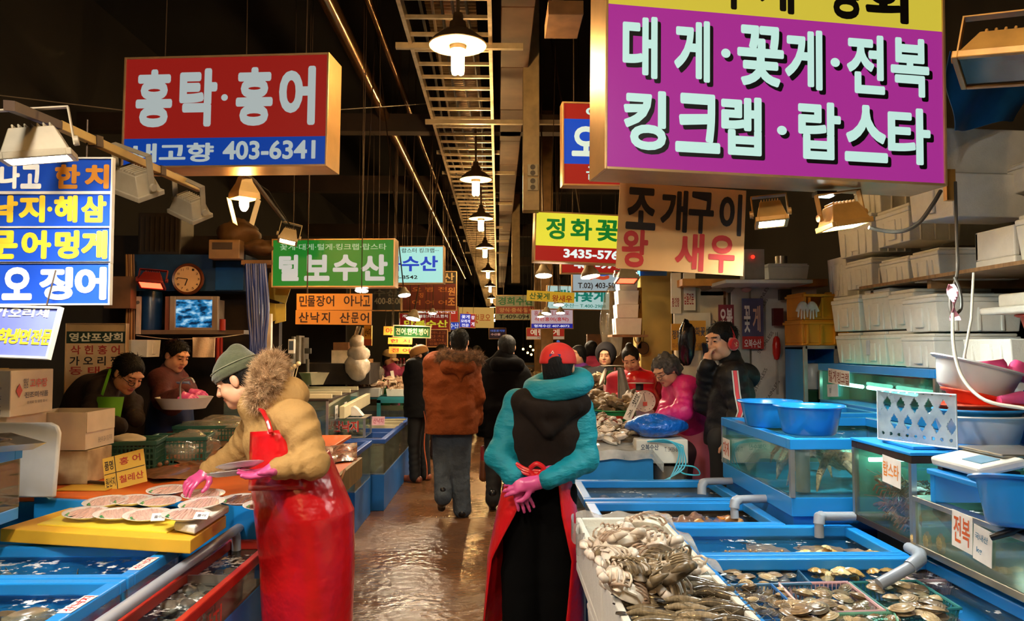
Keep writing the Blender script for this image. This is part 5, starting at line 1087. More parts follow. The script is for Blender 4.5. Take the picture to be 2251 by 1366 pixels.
tag(MB().tube([(-1.27, 1.5, .70), (-1.27, 3.70, .70), (-1.27, 3.78, .695), (-1.27, 3.82, .67), (-1.27, 3.83, .60)], .022, 12).build('water_pipe', pvc), 'long grey pipe lying along the red edged tank', 'pipe')
for lab, y, x in (('white and red sticker on the left tank rim, farther one', 3.05, 0), ('white and red sticker on the left tank rim, nearer one', 2.58, 0)):
    T = thing('rim_sticker', lab, 'sticker', (-1.365, y, .751)); MB().box((-1.365, y, .7515), (.045, .17, .0015)).build('label', paint('e8e0dc'), T, smooth=False)
    mb = MB(); letter(mb, '산낙지', -.075, -.016, .075, .016, 0, .02, M=Matrix.Translation((-1.365, y, .753)) @ rotm((0, 0, R(90))) @ rotm((R(-90), 0, 0))); mb.build('lettering', paint('b82030'), T, smooth=False)
# orange table
orange = mat('orange_vinyl', 'e06824', .4, var=.12, scale=4, bump=.1, bscale=9, coat=.2)
T = thing('sales_table', 'long sales table covered in orange vinyl, blue front', 'table', (-1.75, 4.5, 0))
MB().b2((-2.65, 3.88, .825), (-.92, 5.16, .85)).build('tabletop', orange, T, smooth=False, bevel=.004)
MB().b2((-2.65, 3.87, .45), (-1.0, 3.885, .824)).build('front_panel', blue, T, smooth=False)
MB().b2((-.92, 3.88, .73), (-.895, 5.16, .856)).build('wooden_edge', mat('edge_wood', '8a6a34', .6, var=.3, scale=6, stretch=(1, 5, 1)), T, smooth=False, bevel=.003)
MB().b2((-2.6, 3.9, 0), (-1.0, 5.1, .82)).build('stand', mat('white_sheeting', 'b4aea4', .7, var=.2, bump=.4, bscale=14), T, smooth=False)
tag(MB().tube([(-.90, 4.6, .862), (-.88, 4.45, .858), (-.882, 4.35, .80), (-.885, 4.3, .66), (-.885, 4.29, .60)], .007, 6).build('rope', paint('8a5a34', .8)), 'brown rope hanging over the wooden table edge', 'rope')
T = thing('sales_table', 'farther orange covered table with skates, beside the blue aproned man', 'table', (-1.75, 5.8, 0)); MB().b2((-2.15, 5.18, .825), (-1.22, 6.5, .85)).build('tabletop', orange, T, smooth=False, bevel=.004); MB().b2((-2.1, 5.2, 0), (-1.27, 6.45, .82)).build('stand', blue_dk, T, smooth=False)
T = thing('corner_guard', 'blue angled splash guard at the near left end of the orange table', 'guard', (-2.2, 3.8, .75)); MB().prism([(-2.21, .72), (-1.86, .72), (-1.86, .845), (-2.14, .86), (-2.165, .89), (-2.18, 1.0), (-2.21, 1.0)], -.02, .02, Matrix.Translation((0, 3.78, 0)) @ rotm((R(90), 0, 0))).build('panel', blue, T, smooth=False, bevel=.004)
# skates
sk_m = [mat('skate_%d' % i, c, .32, var=.4, scale=24, coat=.5, bump=.3, bscale=50) for i, c in enumerate(('7a5030', '8a5a34', '6a4a30'))]
def skate(m):
    def f(u, v):
        a = 2 * math.pi * u; c, s = math.cos(a), math.sin(a); r = 1 / (abs(c) ** 1.25 / .26 ** 1.25 + abs(s) ** 1.25 / .34 ** 1.25) ** .8
        return (r * c * v, r * s * v * (1 + .03 * math.sin(9 * a)), .05 * (1 - v) ** .8 * (1 - .3 * abs(s)) + .012 * math.sin(5 * a) * v * v + .012)
    mb = MB(); mb.sheet(f, 48, 9); mb.sheet(lambda u, v: (f(u, v)[0], f(u, v)[1], min(f(u, v)[2], .012) - .012), 48, 3)
    mb.tube([(-.2, 0, .03), (-.34, .01, .03), (-.46, .03, .02), (-.56, .06, .012)], [.03, .018, .010, .003], 8)
    for s in (-1, 1): mb.ell((.16, s * .035, .05), .014, 8, 6); mb.ell((-.22, s * .05, .018), (.06, .035, .012), 10, 6)
    return mb.build('skate', m, local=True)
SK = [skate(m) for m in sk_m]
for i, (px, py, rz, k, l) in enumerate(((415, 1040, 3.0, 1.0, 'brown skate nearest the plates on orange table'), (448, 1010, .3, 1.1, 'brown skate lying second from the front with its tail left'), (478, 985, 2.6, 1.1, 'wide brown skate beneath the folded one'), (500, 962, .2, .95, 'reddish brown folded skate at the back of the pile'), (735, 1012, 1.2, .5, 'pale gutted skate at the far right corner of the orange table'))):
    o = SK[i % 3] if i < 3 else SK[i % 3].copy()
    if i >= 3: COL.objects.link(o)
    o.location = on(px, py, .852 + .0) + Vector((0, 0, .02 * (i in (2, 3)))); o.rotation_euler = (R(4) if i == 3 else 0, 0, rz); o.scale = (k, k, k); tag(o, l, 'fish')
tag(MB().sheet(lambda u, v: on(690 + 95 * u, 985 + 40 * v - 12 * u, .856) + Vector((0, 0, .03 * abs(math.sin(7 * u) * math.sin(6 * v)))), 18, 14).build('fish_fillets', mat('wet_fillets', 'a8705c', .2, var=.5, scale=25, coat=.6)), 'glistening cut fish pieces at the right end of orange table', 'fish', kind='stuff')
# yellow board, foam tray and plates
T = thing('display_board', 'yellow board carrying eight fish plates over the blue tanks', 'board', (-1.62, 3.4, .76)); MB().prism([(-2.10, 3.34), (-1.22, 3.13), (-1.235, 3.58), (-2.03, 3.85)], .765, .82).build('board', mat('yellow_foam_board', 'e0b030', .5, var=.05), T, smooth=False, bevel=.004); MB().prism([(-1.98, 3.40), (-1.36, 3.24), (-1.32, 3.60), (-1.96, 3.82)], .8205, .826).build('yellow_sheet', mat('yellow_film', 'f0d848', .35, var=.05), T, smooth=False)
T = thing('foam_tray', 'white foam tray corner under the plates on yellow board', 'tray', (-1.3, 3.4, .82)); MB().prism([tuple(on(x, y, .86))[:2] for x, y in ((383, 1150), (428, 1159), (504, 1112), (478, 1106), (398, 1128))], .8275, .862).build('tray', foam, T, smooth=False, bevel=.008)
pl_m = mat('white_plate', 'ded8d4', .4, var=.03); sash = mat('pink_sashimi', 'e4c0b4', .3, var=.22, scale=30, stretch=(6, 1, 1), coat=.6); sash2 = mat('dark_sashimi', '8c5a4a', .25, var=.4, scale=25, coat=.7); grn = mat('plastic_leaf', '3a9a58', .5); film = clear('cling_film', (.98, .98, .98), .05, .1, bump=.6, bscale=25, ior=1.15)
def plate(label, c, m=sash, k=1., rot=(0, 0, 0), group=None):
    T = thing('fish_plate', label, 'plate', c, group)
    MB().lathe([(0, 0), (.06, 0), (.068, .004), (.098, .016), (.1, .018), (.097, .019), (.066, .008), (0, .006)], n=32, sx=1, sy=.86).build('plate', pl_m, T, local=True)
    mb = MB(); rg = random.Random(hash(label) % 99)
    for i in range(11):
        a = (i - 5) * .15; mb.box((0, 0, 0), (.022, .125 * math.cos(a * 1.1), .004), Matrix.Translation((.0125 * (i - 5), .004 * math.sin(i), .0145)) @ rotm((R(rg.uniform(-3, 3)), R(rg.uniform(-14, -8)), a * .4)))
    mb.build('sliced_fish', m, T, local=True)
    MB().sheet(lambda u, v: (-.075 + .03 * u, -.05 + .03 * v, .016 + .006 * math.sin(6 * u)), 4, 4, .001).build('leaf', grn, T, local=True)
    MB().lathe([(.099, .018), (.08, .024), (.05, .028), (0, .029)], n=24, sx=1, sy=.86, cap=False).build('cling_film', film, T, local=True)
    T.rotation_euler = rot; T.scale = (k, k, k); return T
pls = [(232, 1109, .829, 'back left'), (290, 1106, .829, 'second of the back row'), (351, 1109, .829, 'third of the back row'), (444, 1114, .864, 'back right, on the foam tray'), (191, 1135, .829, 'front left'), (259, 1137, .829, 'second of the front row'), (324, 1139, .829, 'third in front, with a price card'), (410, 1139, .864, 'front right with price card')]
for i, (px, py, z, l) in enumerate(pls): plate('plate of sliced fish on the yellow board, ' + l, on(px, py, z + .012), sash, 1.0, (R(random.uniform(5, 9)), R(random.uniform(-4, 4)), random.uniform(0, .6)))
for px, py, l, m in ((369, 1084, 'white plate of sliced fish under the reaching pink glove', sash), (447, 1094, 'white plate of sliced fish on orange table left of dark one', sash), (532, 1105, 'white plate of dark glistening fish on the orange table', sash2), (585, 1117, 'white plate of dark fish half hidden by the red apron', sash2)): plate(l, on(px, py, .862), m, 1.02, (R(6), 0, 0))
card('white price card on the third front plate', on(348, 1137, .865), .055, .04, (R(-50), 0, .2), [('홍어', (.2, .3, .8, .7))], '555560'); card('white price card on the front right plate', on(443, 1134, .90), .06, .035, (R(-50), 0, -.1), [('홍어', (.2, .3, .8, .7))], '555560')
# price sign
T = thing('price_sign', 'yellow price board with red and black lettering leaning on the green crate', 'sign', at(274, 1034, 4.12)); ym = mat('yellow_card', 'd8b040', .6, var=.05)
MB().box((0, .003, 0), (.205, .006, .18)).build('board', ym, T, local=True, smooth=False)
mb = MB()
for b in ((-.10, -.002, .10, .002), (-.045, -.09, -.041, .09)): mb.box(((b[0] + b[2]) / 2, -.001, (b[1] + b[3]) / 2), (b[2] - b[0], .001, b[3] - b[1]))
for s, r in (('품명', (-.095, .02, -.052, .07)), ('원산지', (-.097, -.07, -.05, -.02))): letter(mb, s, r[0], r[1], r[2], r[3], -.002, .02)
mb.build('lettering', paint('2a1c10'), T, local=True, smooth=False); mb = MB(); letter(mb, '홍 어', -.02, .03, .085, .07, -.002, .02); letter(mb, '칠레산', -.03, -.065, .09, -.025, -.002, .02); mb.build('lettering', paint('a83420'), T, local=True, smooth=False)
T.rotation_euler = (R(-22), R(-14), R(10))
tag(MB().b2((-2.26, 4.02, .852), (-2.0, 4.18, .856)).build('yellow_card', ym), 'yellow card lying flat under the knife', 'card')
T = thing('knife', 'knife with dark handle lying by the price board', 'knife', on(225, 1062, .86)); MB().bar(on(195, 1060, .868), on(238, 1063, .868), .022, .016).build('handle', paint('2a1812', .4), T, bevel=.004); MB().bar(on(238, 1063, .868), on(275, 1064, .868), .003, .03).build('blade', steel, T, smooth=False)
# far-left glass tank, tray, cutting board, boxes
tank('glass tank with brown water in the lower left, under a black tray', -2.75, -2.0, 2.6, 3.30, .87, 1.18, .05, .06, gl=clear('brown_glass', (.75, .68, .5), .08, .03, haze=.15, hazecol=(.25, .18, .08)), zw=1.08, wm=clear('brown_water', (.6, .5, .3), ior=1.33), post=False)
scatter(EF[:2], [Vector((-2.25 + .05 * i, 2.9 + .12 * i, .96 + .03 * i)) for i in range(3)], 'brownish fish in the glass tank under the black tray', 'fish', 'fish in the lower left glass tank', tilt=.1, seed=33)
struct('trim_16', MB().b2((-2.9, 2.6, 0), (-2.78, 3.3, .865)), blue_dk, smooth=False)
T = thing('black_tray', 'steel tray of black mussels on the lower left glass tank', 'tray', (-2.13, 3.08, 1.185)); MB().lathe([(.30, 0), (.36, .025), (.365, .025), (.31, -.002), (0, -.002)], (-2.13, 3.08, 1.187), 4, M=None).build('tray', steel, T, smooth=False)
tag(lump('mussel_heap', mat('mussel_black', '12121a', .25, var=.4, scale=40, bump=.9, bscale=45, coat=.4), 1, 5, .1, (.19, .17, .03), 30), 'heap of black mussels in the steel tray', 'mussels', kind='stuff').location = (-2.14, 3.08, 1.187)
tag(MB().prism([(-.28, 0), (.28, 0), (.28, .30), (.265, .335), (.23, .35), (-.25, .35), (-.28, .32)], 0, .03, Matrix.Translation((-2.37, 3.74, .875)) @ rotm((R(84), 0, 0))).build('cutting_board', mat('white_nylon', 'd4dade', .45, var=.05), bevel=.008), 'thick white cutting board standing upright at the left edge', 'cutting board')
kraft = mat('kraft_card', 'a88a60', .75, var=.08, scale=5); whitecard = mat('white_card', 'd8ccb4', .7, var=.06)
T = thing('carton', 'closed white carton with red lettering and yellow tape, at left edge', 'carton', (-2.60, 4.0, 1.25)); MB().b2((-2.84, 3.80, 1.245), (-2.36, 4.16, 1.47)).build('box', [whitecard], T, smooth=False, bevel=.004)
MB().b2((-2.70, 3.797, 1.30), (-2.60, 4.17, 1.473)).build('tape', mat('yellow_tape', 'd0b040', .35), T, smooth=False)
mr = Matrix.Translation((-2.357, 3.98, 1.36)) @ rotm((0, 0, R(90))); mb = MB(); letter(mb, '고추장', -.03, .02, .12, .065, -.001, .02, M=mr); mb.prism([(-.14, .01), (-.115, .045), (-.09, .01), (-.115, -.025)], 0, .001, mr @ rotm((R(90), 0, 0))); mb.build('lettering', paint('c8402c'), T, smooth=False)
mb = MB(); letter(mb, '양념', -.08, .02, -.045, .07, -.001, .01, M=mr); letter(mb, '진조미식품', -.07, -.03, .13, .0, -.001, .015, M=mr); letter(mb, '원재료 및 함량 표시', -.05, -.06, .12, -.045, -.001, 0, M=mr)
m2 = Matrix.Translation((-2.5, 3.797, 1.35)); [letter(mb, s, -.09, z, .10, z + .022, -.001, .0, M=m2) for s, z in (('최 초 량', .02), ('150g', -.02), ('40 EA', -.055), ('월  일', -.09))]; mb.build('lettering', paint('3a3a50'), T, smooth=False)
T = thing('carton', 'lower white carton under the closed one at left edge', 'carton', (-2.6, 4.0, 1.0)); MB().b2((-2.82, 3.84, .853), (-2.40, 4.18, 1.243)).build('box', whitecard, T, smooth=False, bevel=.004)
T = thing('carton', 'open white carton with empty inside, beside the closed one', 'carton', (-2.3, 4.15, 1.03)); x0, x1, y0, y1, z0, z1 = -2.52, -2.20, 4.19, 4.50, 1.035, 1.235
mb = MB(); t = .006; mb.b2((x0, y0, z0), (x1, y1, z0 + t)); mb.b2((x0, y0, z0 + t), (x1, y0 + t, z1)); mb.b2((x0, y1 - t, z0 + t), (x1, y1, z1)); mb.b2((x0, y0 + t, z0 + t), (x0 + t, y1 - t, z1)); mb.b2((x1 - t, y0 + t, z0 + t), (x1, y1 - t, z1)); mb.build('box', whitecard, T, smooth=False)
MB().b2((x1 + .001, y0 + .005, z1 - .11), (x1 + .005, y1 - .005, z1 - .001)).build('folded_flap', whitecard, T, smooth=False); mb = MB(); letter(mb, '원산지 표시 및 주의', -.02, -.0, .13, .03, -.001, 0, M=Matrix.Translation((x1 + .002, 4.34, 1.06)) @ rotm((0, 0, R(90)))); mb.build('lettering', paint('6a6470'), T, smooth=False)
T = thing('carton', 'stained low carton under the open one', 'carton', (-2.3, 4.2, .853)); MB().b2((-2.5, 4.20, .853), (-2.19, 4.46, 1.03)).build('box', [mat('stained_card', 'b8a078', .75, var=.3, scale=9, col2='c8b48c')], T, smooth=False, bevel=.004)
gc = mat('dark_green_crate', '1c5040', .45, var=.1)
def lattice_crate(label, c, w, d, h, m, rz=0, fill=None):
    T = thing('lattice_crate', label, 'crate', c); mb = MB(); mb.box((0, 0, .005), (w, d, .01))
    for s in (-1, 1):
        for k in range(int(w / .022) + 1): mb.box((-w / 2 + k * .022, s * d / 2, h * .45), (.007, .006, h * .8))
        for k in range(int(d / .022) + 1): mb.box((s * w / 2, -d / 2 + k * .022, h * .45), (.006, .007, h * .8))
        for z in (.2, .4, .6, .78): mb.box((0, s * d / 2, h * z), (w, .008, .007)); mb.box((s * w / 2, 0, h * z), (.008, d, .007))
    mb.build('lattice', m, T, local=True, smooth=False)
    mb = MB()
    for s in (-1, 1): mb.box((0, s * d / 2, h * .93), (w + .02, .022, h * .14)); mb.box((s * w / 2, 0, h * .93), (.022, d, h * .14))
    mb.build('rim', m, T, local=True, smooth=False, bevel=.003); T.rotation_euler = (0, 0, rz); return T
lattice_crate('green lattice crate behind the price board', (-2.22, 4.72, .853), .36, .30, .18, gc, R(12)); lattice_crate('green lattice crate wrapped in clear film, right behind', (-2.02, 5.00, .853), .34, .26, .17, gc, R(10))
lattice_crate('wide green basket under clear plastic beside the blue aproned man', (-2.05, 5.75, .853), .52, .36, .17, gc, R(4))
tag(lump('white_bag', mat('white_rag', 'c8bca8', .8), 1, 8, .2, (.1, .08, .03), 18), 'white cloth bundle lying in the nearest green crate', 'cloth').location = (-2.22, 4.72, 1.0)
pf = clear('crumpled_film', (.93, .90, .84), .1, .12, haze=.2, hazecol=(.75, .66, .5), bump=1.0, bscale=16)
for lab, c, r, s in (('clear plastic film draped over the second green crate', (-1.98, 4.98, .86), (.17, .13, .095), 3), ('clear plastic film bulging over the wide green basket', (-2.05, 5.74, .90), (.27, .19, .085), 9)):
    o = lump('plastic_film', pf, 1, s, .22, r, 36); o.location = c; tag(o, lab, 'plastic film')
# back of the left stall -------------------------------------------------
bp = mat('navy_panel', '14365c', .5, var=.2)
T = thing('wall_cabinet', 'dark blue wall cabinet behind the clock, above the television', 'cabinet', (-2.9, 6.9, 2.05)); MB().b2(at(285, 640, 6.75), at(540, 560, 6.75) + Vector((0, .35, 0))).build('carcass', bp, T, smooth=False); MB().b2(at(473, 638, 6.73), at(535, 575, 6.73) + Vector((0, .02, 0))).build('door', mat('blue_door', '164c8c', .35), T, smooth=False)
T = thing('wall_clock', 'round wall clock with a brown rim and cream dial', 'clock', at(413, 614, 6.55)); c = at(413, 614, 6.55); Mk = Matrix.Translation(c) @ rotm((R(90), 0, 0))
MB().lathe([(.108, -.03), (.128, -.03), (.135, .0), (.125, .018), (.11, .012)], n=36, M=Mk, cap=False).build('rim', mat('clock_rim', '5a2c14', .35), T); MB().lathe([(0, .006), (.112, .006), (.112, 0), (0, 0)], n=36, M=Mk).build('dial', mat('clock_dial', 'd0a878', .5, var=.04), T)
mb = MB()
for k in range(12):
    a = R(90 - 30 * (k + 1)); x, z = .09 * math.cos(a), .09 * math.sin(a); letter(mb, str(k + 1), x - .01, z - .009, x + .01, z + .009, -.0075, .01, M=Matrix.Translation(c))
mb.build('numerals', paint('20140c'), T, smooth=False); mb = MB(); mb.bar(c + Vector((0, -.01, 0)), c + Vector((-.085, -.01, .012)), .003, .006); mb.bar(c + Vector((0, -.01, 0)), c + Vector((-.02, -.01, -.055)), .003, .008); mb.build('hands', paint('20140c'), T, smooth=False)
T = thing('wall_shelf', 'narrow grey shelf under the television', 'shelf', at(415, 732, 6.6)); MB().b2(at(302, 735, 6.5), at(536, 726, 6.5) + Vector((0, .4, 0))).build('board', mat('shelf_grey', '6a5c50', .6), T, smooth=False)
c = at(428, 690, 6.55); T = thing('television', 'small silver television showing a blue picture', 'television', at(428, 727, 6.55)); tvm = mat('tv_silver', '9a8c80', .4, .2)
k = 6.55 / FPX; mb = MB(); w, h = 104 * k, 76 * k
for s in (-1, 1): mb.box((c.x + s * w * .44, c.y, c.z), (w * .12, .05, h)); mb.box((c.x, c.y, c.z + s * h * .45), (w * .77, .05, h * .1))
mb.build('bezel', tvm, T, smooth=False, bevel=.004); MB().box((c.x, c.y + .14, c.z), (w * .8, .22, h * .85), taper=1).build('back_shell', tvm, T, smooth=False)
def screen():
    m = mat('tv_screen', '0a1018', .2, var=0); nt = m.node_tree; p = nt.nodes['Principled BSDF']; L = nt.links.new
    tc = nt.nodes.new('ShaderNodeTexCoord'); mp = nt.nodes.new('ShaderNodeMapping'); mp.inputs['Scale'].default_value = (5, 1, 12); n = nt.nodes.new('ShaderNodeTexNoise'); n.inputs['Scale'].default_value = 2; n.inputs['Detail'].default_value = 4
    L(tc.outputs['Object'], mp.inputs[0]); L(mp.outputs[0], n.inputs['Vector']); r = nt.nodes.new('ShaderNodeValToRGB'); e = r.color_ramp.elements; e[0].position, e[1].position = .42, .66; e[0].color = (*C('0a2a48'), 1); e[1].color = (*C('c8f0ff'), 1); q = e.new(.52); q.color = (*C('2a86c0'), 1)
    L(n.outputs['Fac'], r.inputs['Fac']); L(r.outputs['Color'], p.inputs['Emission Color']); p.inputs['Emission Strength'].default_value = .9; return m
MB().box((c.x, c.y + .004, c.z), (w * .77, .03, h * .8)).build('screen', screen(), T, smooth=False)
tag(MB().lathe([(0, 0), (.09, 0), (.095, .04), (.095, .3), (.09, .33), (0, .33)], at(330, 726, 6.7), 24).build('blue_barrel', mat('barrel_blue', '16386a', .3)), 'dark blue barrel on the shelf left of television', 'barrel')
tag(MB().b2(at(362, 727, 6.55), at(373, 652, 6.55) + Vector((0, .08, 0))).build('speaker_box', paint('7a4a3a')), 'slim brown box standing left of the television', 'box')
tag(MB().cyl(at(489, 727, 6.5), at(489, 702, 6.5), .025, n=14).build('red_cup', paint('a02818')), 'red cup at the right of the television', 'cup')
T = thing('socket_strip', 'pale socket strip on the post left of the television', 'socket', at(303, 685, 6.4)); MB().b2(at(298, 735, 6.42), at(308, 652, 6.42) + Vector((0, .03, 0))).build('strip', paint('b0a498'), T, smooth=False); MB().cyl(at(303, 665, 6.42), at(303, 665, 6.41), .014).build('outlet', paint('2a2420'), T)
foam_box('white foam box hung under the television shelf', -3.04, 6.3, 1.50, .21, .25, .14, False, 0)
tag(MB().sheet(lambda u, v: at(423 + 50 * u, 742 + 44 * v, 6.3) + Vector((0, .012 * math.sin(9 * u + 2 * v), 0)), 12, 8, .006).build('towel', mat('white_towel', 'd8c8b8', .95, bump=.4, bscale=80)), 'white towel hanging on the line under the television', 'towel')
tag(MB().tube([at(300, 738, 6.35), at(380, 746, 6.33), at(480, 742, 6.3), at(535, 735, 6.35)], .004, 5).build('washing_line', cordl), 'thin line strung below the television shelf', 'line')
tag(MB().sheet(lambda u, v: at(474 + 16 * u, 742 + 70 * v, 6.38) + Vector((0, .015 * math.sin(12 * u), 0)), 8, 8, .006).build('red_cloth', mat('red_cloth', '8a2018', .9)), 'dark red cloth hanging right of the towel', 'cloth')
hb = mat('hose_blue', '182c70', .4, var=.15)
for i in range(9):
    x = 546 + 5 * i; mb = MB(); mb.tube([at(x - 4, 580, 6.3 + .02 * (i % 3)), at(x + 3 * math.sin(i), 680, 6.3 + .03 * (i % 2)), at(x + 6 - i * 1.2, 760, 6.25), at(x + (i - 4) * 1.5, 830, 6.25)], .014, 8)
    tag(mb.build('hose', hb), 'dark blue hose in the bundle hanging by the yellow boards', 'hose', 'bundle of blue hoses')
yb = mat('yellow_fibreboard', 'a8983a', .6, var=.15)
for l, pts, Y in (('upper yellow board hanging askew left of the green sign', ((592, 600), (652, 590), (628, 668), (586, 655)), 6.8), ('lower yellow board hanging beneath the tilted one', ((584, 664), (606, 668), (606, 704), (584, 714)), 6.7), ('pale yellow board right of the blue hoses', ((604, 668), (628, 668), (628, 706), (604, 712)), 6.72)):
    P = [at(x, y, Y) for x, y in pts]; mb = MB(); mb.add([tuple(p) for p in P] + [tuple(p + Vector((0, .012, 0))) for p in P], [(3, 2, 1, 0), (4, 5, 6, 7)] + [(i, (i + 1) % 4, 4 + (i + 1) % 4, 4 + i) for i in range(4)]); tag(mb.build('hanging_board', yb, smooth=False), l, 'board')
tag(MB().b2(at(575, 800, 6.6), at(596, 690, 6.6) + Vector((0, .05, 0))).build('white_post', wb), 'white post behind the blue hoses', 'post')
T = sign('menu_stand', 'standing cream menu panel with black and red lettering behind the bent man', (146, 714, 276, 900), 6.0, .05, R(4), 0, [((146, 714, 276, 730), mat('tan_card', 'a88858', .6)), ((146, 730, 276, 756), paint('142818', .5)), ((146, 756, 276, 900), mat('cream_card', 'c8a474', .6))],
     [('영산포상회', (152, 733, 270, 752), paint('d8cca8'), {'b': .03}), ('삭 힌 홍 어', (156, 760, 264, 780), paint('a02c20'), {'b': .02}), ('가 오 리 찜', (154, 784, 264, 804), paint('1c1410'), {'b': .02}), ('동 태 포', (154, 806, 262, 824), paint('a02c20'), {'b': .02})], wires=False, lip=.006, cat='menu board'); [MB().box((s * .2, .025, -.87), (.03, .03, 1.07)).build('stand_leg', steel_dk, T, local=True, smooth=False) for s in (-1, 1)]
struct('trim_17', MB().b2((-3.6, 7.1, 0), (-2.0, 7.2, 2.6)), mat('dark_partition', '241a14', .8, var=.3), smooth=False)
tag(MB().b2(at(228, 678, 6.3), at(288, 608, 6.3) + Vector((0, .1, 0))).build('brown_board', mat('brown_card', '6a4a30', .7, var=.2)), 'brown panel above the standing menu panel', 'panel')
T = thing('air_conditioner', 'dark ventilator unit high behind the floodlights', 'air conditioner', at(345, 560, 6.8)); MB().b2(at(302, 560, 6.8), at(398, 468, 6.8) + Vector((0, .3, 0))).build('case', paint('2a2420'), T, smooth=False, bevel=.01); mb = MB()
for k in range(8): mb.b2(at(308 + 11 * k, 553, 6.78), at(310 + 11 * k, 476, 6.78) + Vector((0, .01, 0)))
mb.build('grille', paint('3a322a'), T, smooth=False)
T = thing('control_unit', 'beige control unit hanging under wrapped bundles, left of green sign', 'control unit', at(490, 570, 6.4)); MB().b2(at(458, 569, 6.4), at(527, 527, 6.4) + Vector((0, .12, 0))).build('case', mat('beige_case', '8a6c4a', .5), T, smooth=False, bevel=.006); MB().b2(at(466, 548, 6.39), at(510, 533, 6.39) + Vector((0, .01, 0))).build('panel', paint('3a2c20'), T, smooth=False)
for i, (px, py, rx, rz, l) in enumerate(((525, 515, .18, .12, 'brown wrapped bundle lying above the control unit'), (575, 545, .14, .07, 'tan wrapped bundle behind the small warm floodlight'))):
    o = lump('wrapped_bundle', mat('bundle_tan_%d' % i, '5c432a', .6, var=.3, bump=.8, bscale=14), 1, 90 + i, .18, (rx, .15, rz), 22); o.location = at(px, py, 6.6) - Vector((0, 0, rz)); tag(o, l, 'bundle')
tag(MB().b2(at(530, 582, 6.5), at(598, 572, 6.5) + Vector((0, .3, 0))).build('plank', ply), 'plank under the wrapped bundles', 'plank')
for i in range(4): tag(MB().tube([at(278 + 5 * i, 560, 6.5), at(280 + 5 * i, 650, 6.45), at(276 + 6 * i, 790, 6.4)], .01, 6).build('conduit', paint(['8a6030', '6a4020', '9a7040', '5a3a24'][i])), 'brown conduit in the run of pipes left of the television', 'conduit', 'pipes beside the television')
T = thing('wash_basin', 'white bowl on the blue aproned man\'s bench', 'basin', at(405, 900, 5.9)); MB().lathe([(0, 0), (.14, 0), (.19, .07), (.195, .07), (.145, -.01)], at(405, 895, 5.6), 28).build('bowl', basin_white, T)
T = thing('faucet', 'thin bent steel faucet over the white bowl', 'faucet', at(398, 890, 5.5)); MB().tube([at(398, 895, 5.5), at(396, 850, 5.5), at(404, 834, 5.5), at(420, 832, 5.5), at(428, 842, 5.5)], .007, 8).build('spout', steel, T)
tank('old grey glass tank behind the beanie, at the back of the left stall', -2.28, -1.75, 6.5, 7.0, .95, 1.26, .04, .04, rim=paint('24486c'), gl=glass_k, zw=1.2, post=False); struct('trim_18', MB().b2((-2.28, 6.5, 0), (-1.75, 7.0, .945)), blue_dk, smooth=False)
# ================================================================== farther stalls, left of the aisle
navy_rim = mat('navy_rim', '1c4c9c', .4, var=.1); barw = mat('ivory_bar', 'd8cca4', .5, var=.06)
T = low_tank('long navy rimmed floor tank beside the aisle at left', -2.3, -1.09, 7.55, 9.9, .69, .63, in_grey, water_f, rim=navy_rim, rw=.05, wall=clear('amber_glass', (.75, .75, .62), .1, .05, haze=.25, hazecol=(.3, .3, .22)), floor_z=.36)
for y in (8.1, 8.5): MB().b2((-2.25, y, .64), (-1.14, y + .04, .69)).build('cross_rim', navy_rim, T, smooth=False)
for y in (8.8, 9.15, 9.5): MB().b2((-2.25, y, .66), (-1.12, y + .04, .70)).build('cross_bar', barw, T, smooth=False)
T = low_tank('long tank in front of the navy rimmed one, behind the khaki sleeve', -2.3, -1.2, 6.62, 7.45, .69, .63, in_grey, water_f, rim=navy_rim, rw=.05, floor_z=.36)
T = tank('small clear octopus tank with red lettering on the navy rim', -1.75, -1.30, 7.62, 8.0, .692, .89, .012, .012, rim=steel, gl=glass, zw=.82, post=True)
mb = MB(); letter(mb, '산낙지', -.12, -.05, .14, .06, -.004, .035, M=Matrix.Translation((-1.5, 7.62, .80))); mb.build('lettering', paint('b8281c'), T, smooth=False)
mb = MB(); letter(mb, '산낙지', -.12, -.05, .14, .06, -.0035, .06, M=Matrix.Translation((-1.5, 7.62, .80))); mb.build('lettering_outline', paint('e8d8cc'), T, smooth=False)
for i in range(5): 
    o = lump('octopus', mat('octopus_%d' % i, '8a7058', .4, var=.4, scale=20), .05, 130 + i, .35, (1.4, .9, .6)); o.location = (-1.68 + .075 * i, 7.75 + .03 * (i % 2), .706); tag(o, 'brownish octopus lying in the small lettered tank', 'octopus', 'octopuses in the small tank')
tag(MB().prism([(-.10, 0), (.10, 0), (.04, .07), (0, .095), (-.05, .07)], 0, .12, Matrix.Translation((-1.45, 7.9, .893)) @ rotm((R(90), 0, 0))).build('paper_bag', mat('white_paper', 'd4d0cc', .8)), 'crumpled white paper cone on the small lettered tank', 'paper')
tag(MB().box((-1.62, 7.8, .90), (.11, .04, .016)).build('red_clip', paint('b82018')), 'red clip lying left of the paper cone', 'clip')
card('pink card with red letters standing among the ivory bars', (-1.32, 8.6, .765), .14, .10, (R(-20), 0, 0), [('산낙지', (.1, .2, .9, .8))], 'b04060', 'd8a8b8')
tag(MB().bar((-1.50, 7.5, .95), (-1.46, 8.75, 1.0), .05, .12).build('plastic_trough', barw, smooth=False, bevel=.006), 'long ivory plastic trough sloping above the small lettered tank', 'trough')
T = tank('tall glass tank with ivory bars across its top, behind the fur hood', -2.7, -1.57, 7.2, 8.75, .72, 1.10, .03, .02, rim=steel_dk, gl=glass_k, zw=1.0, name='display_tank')
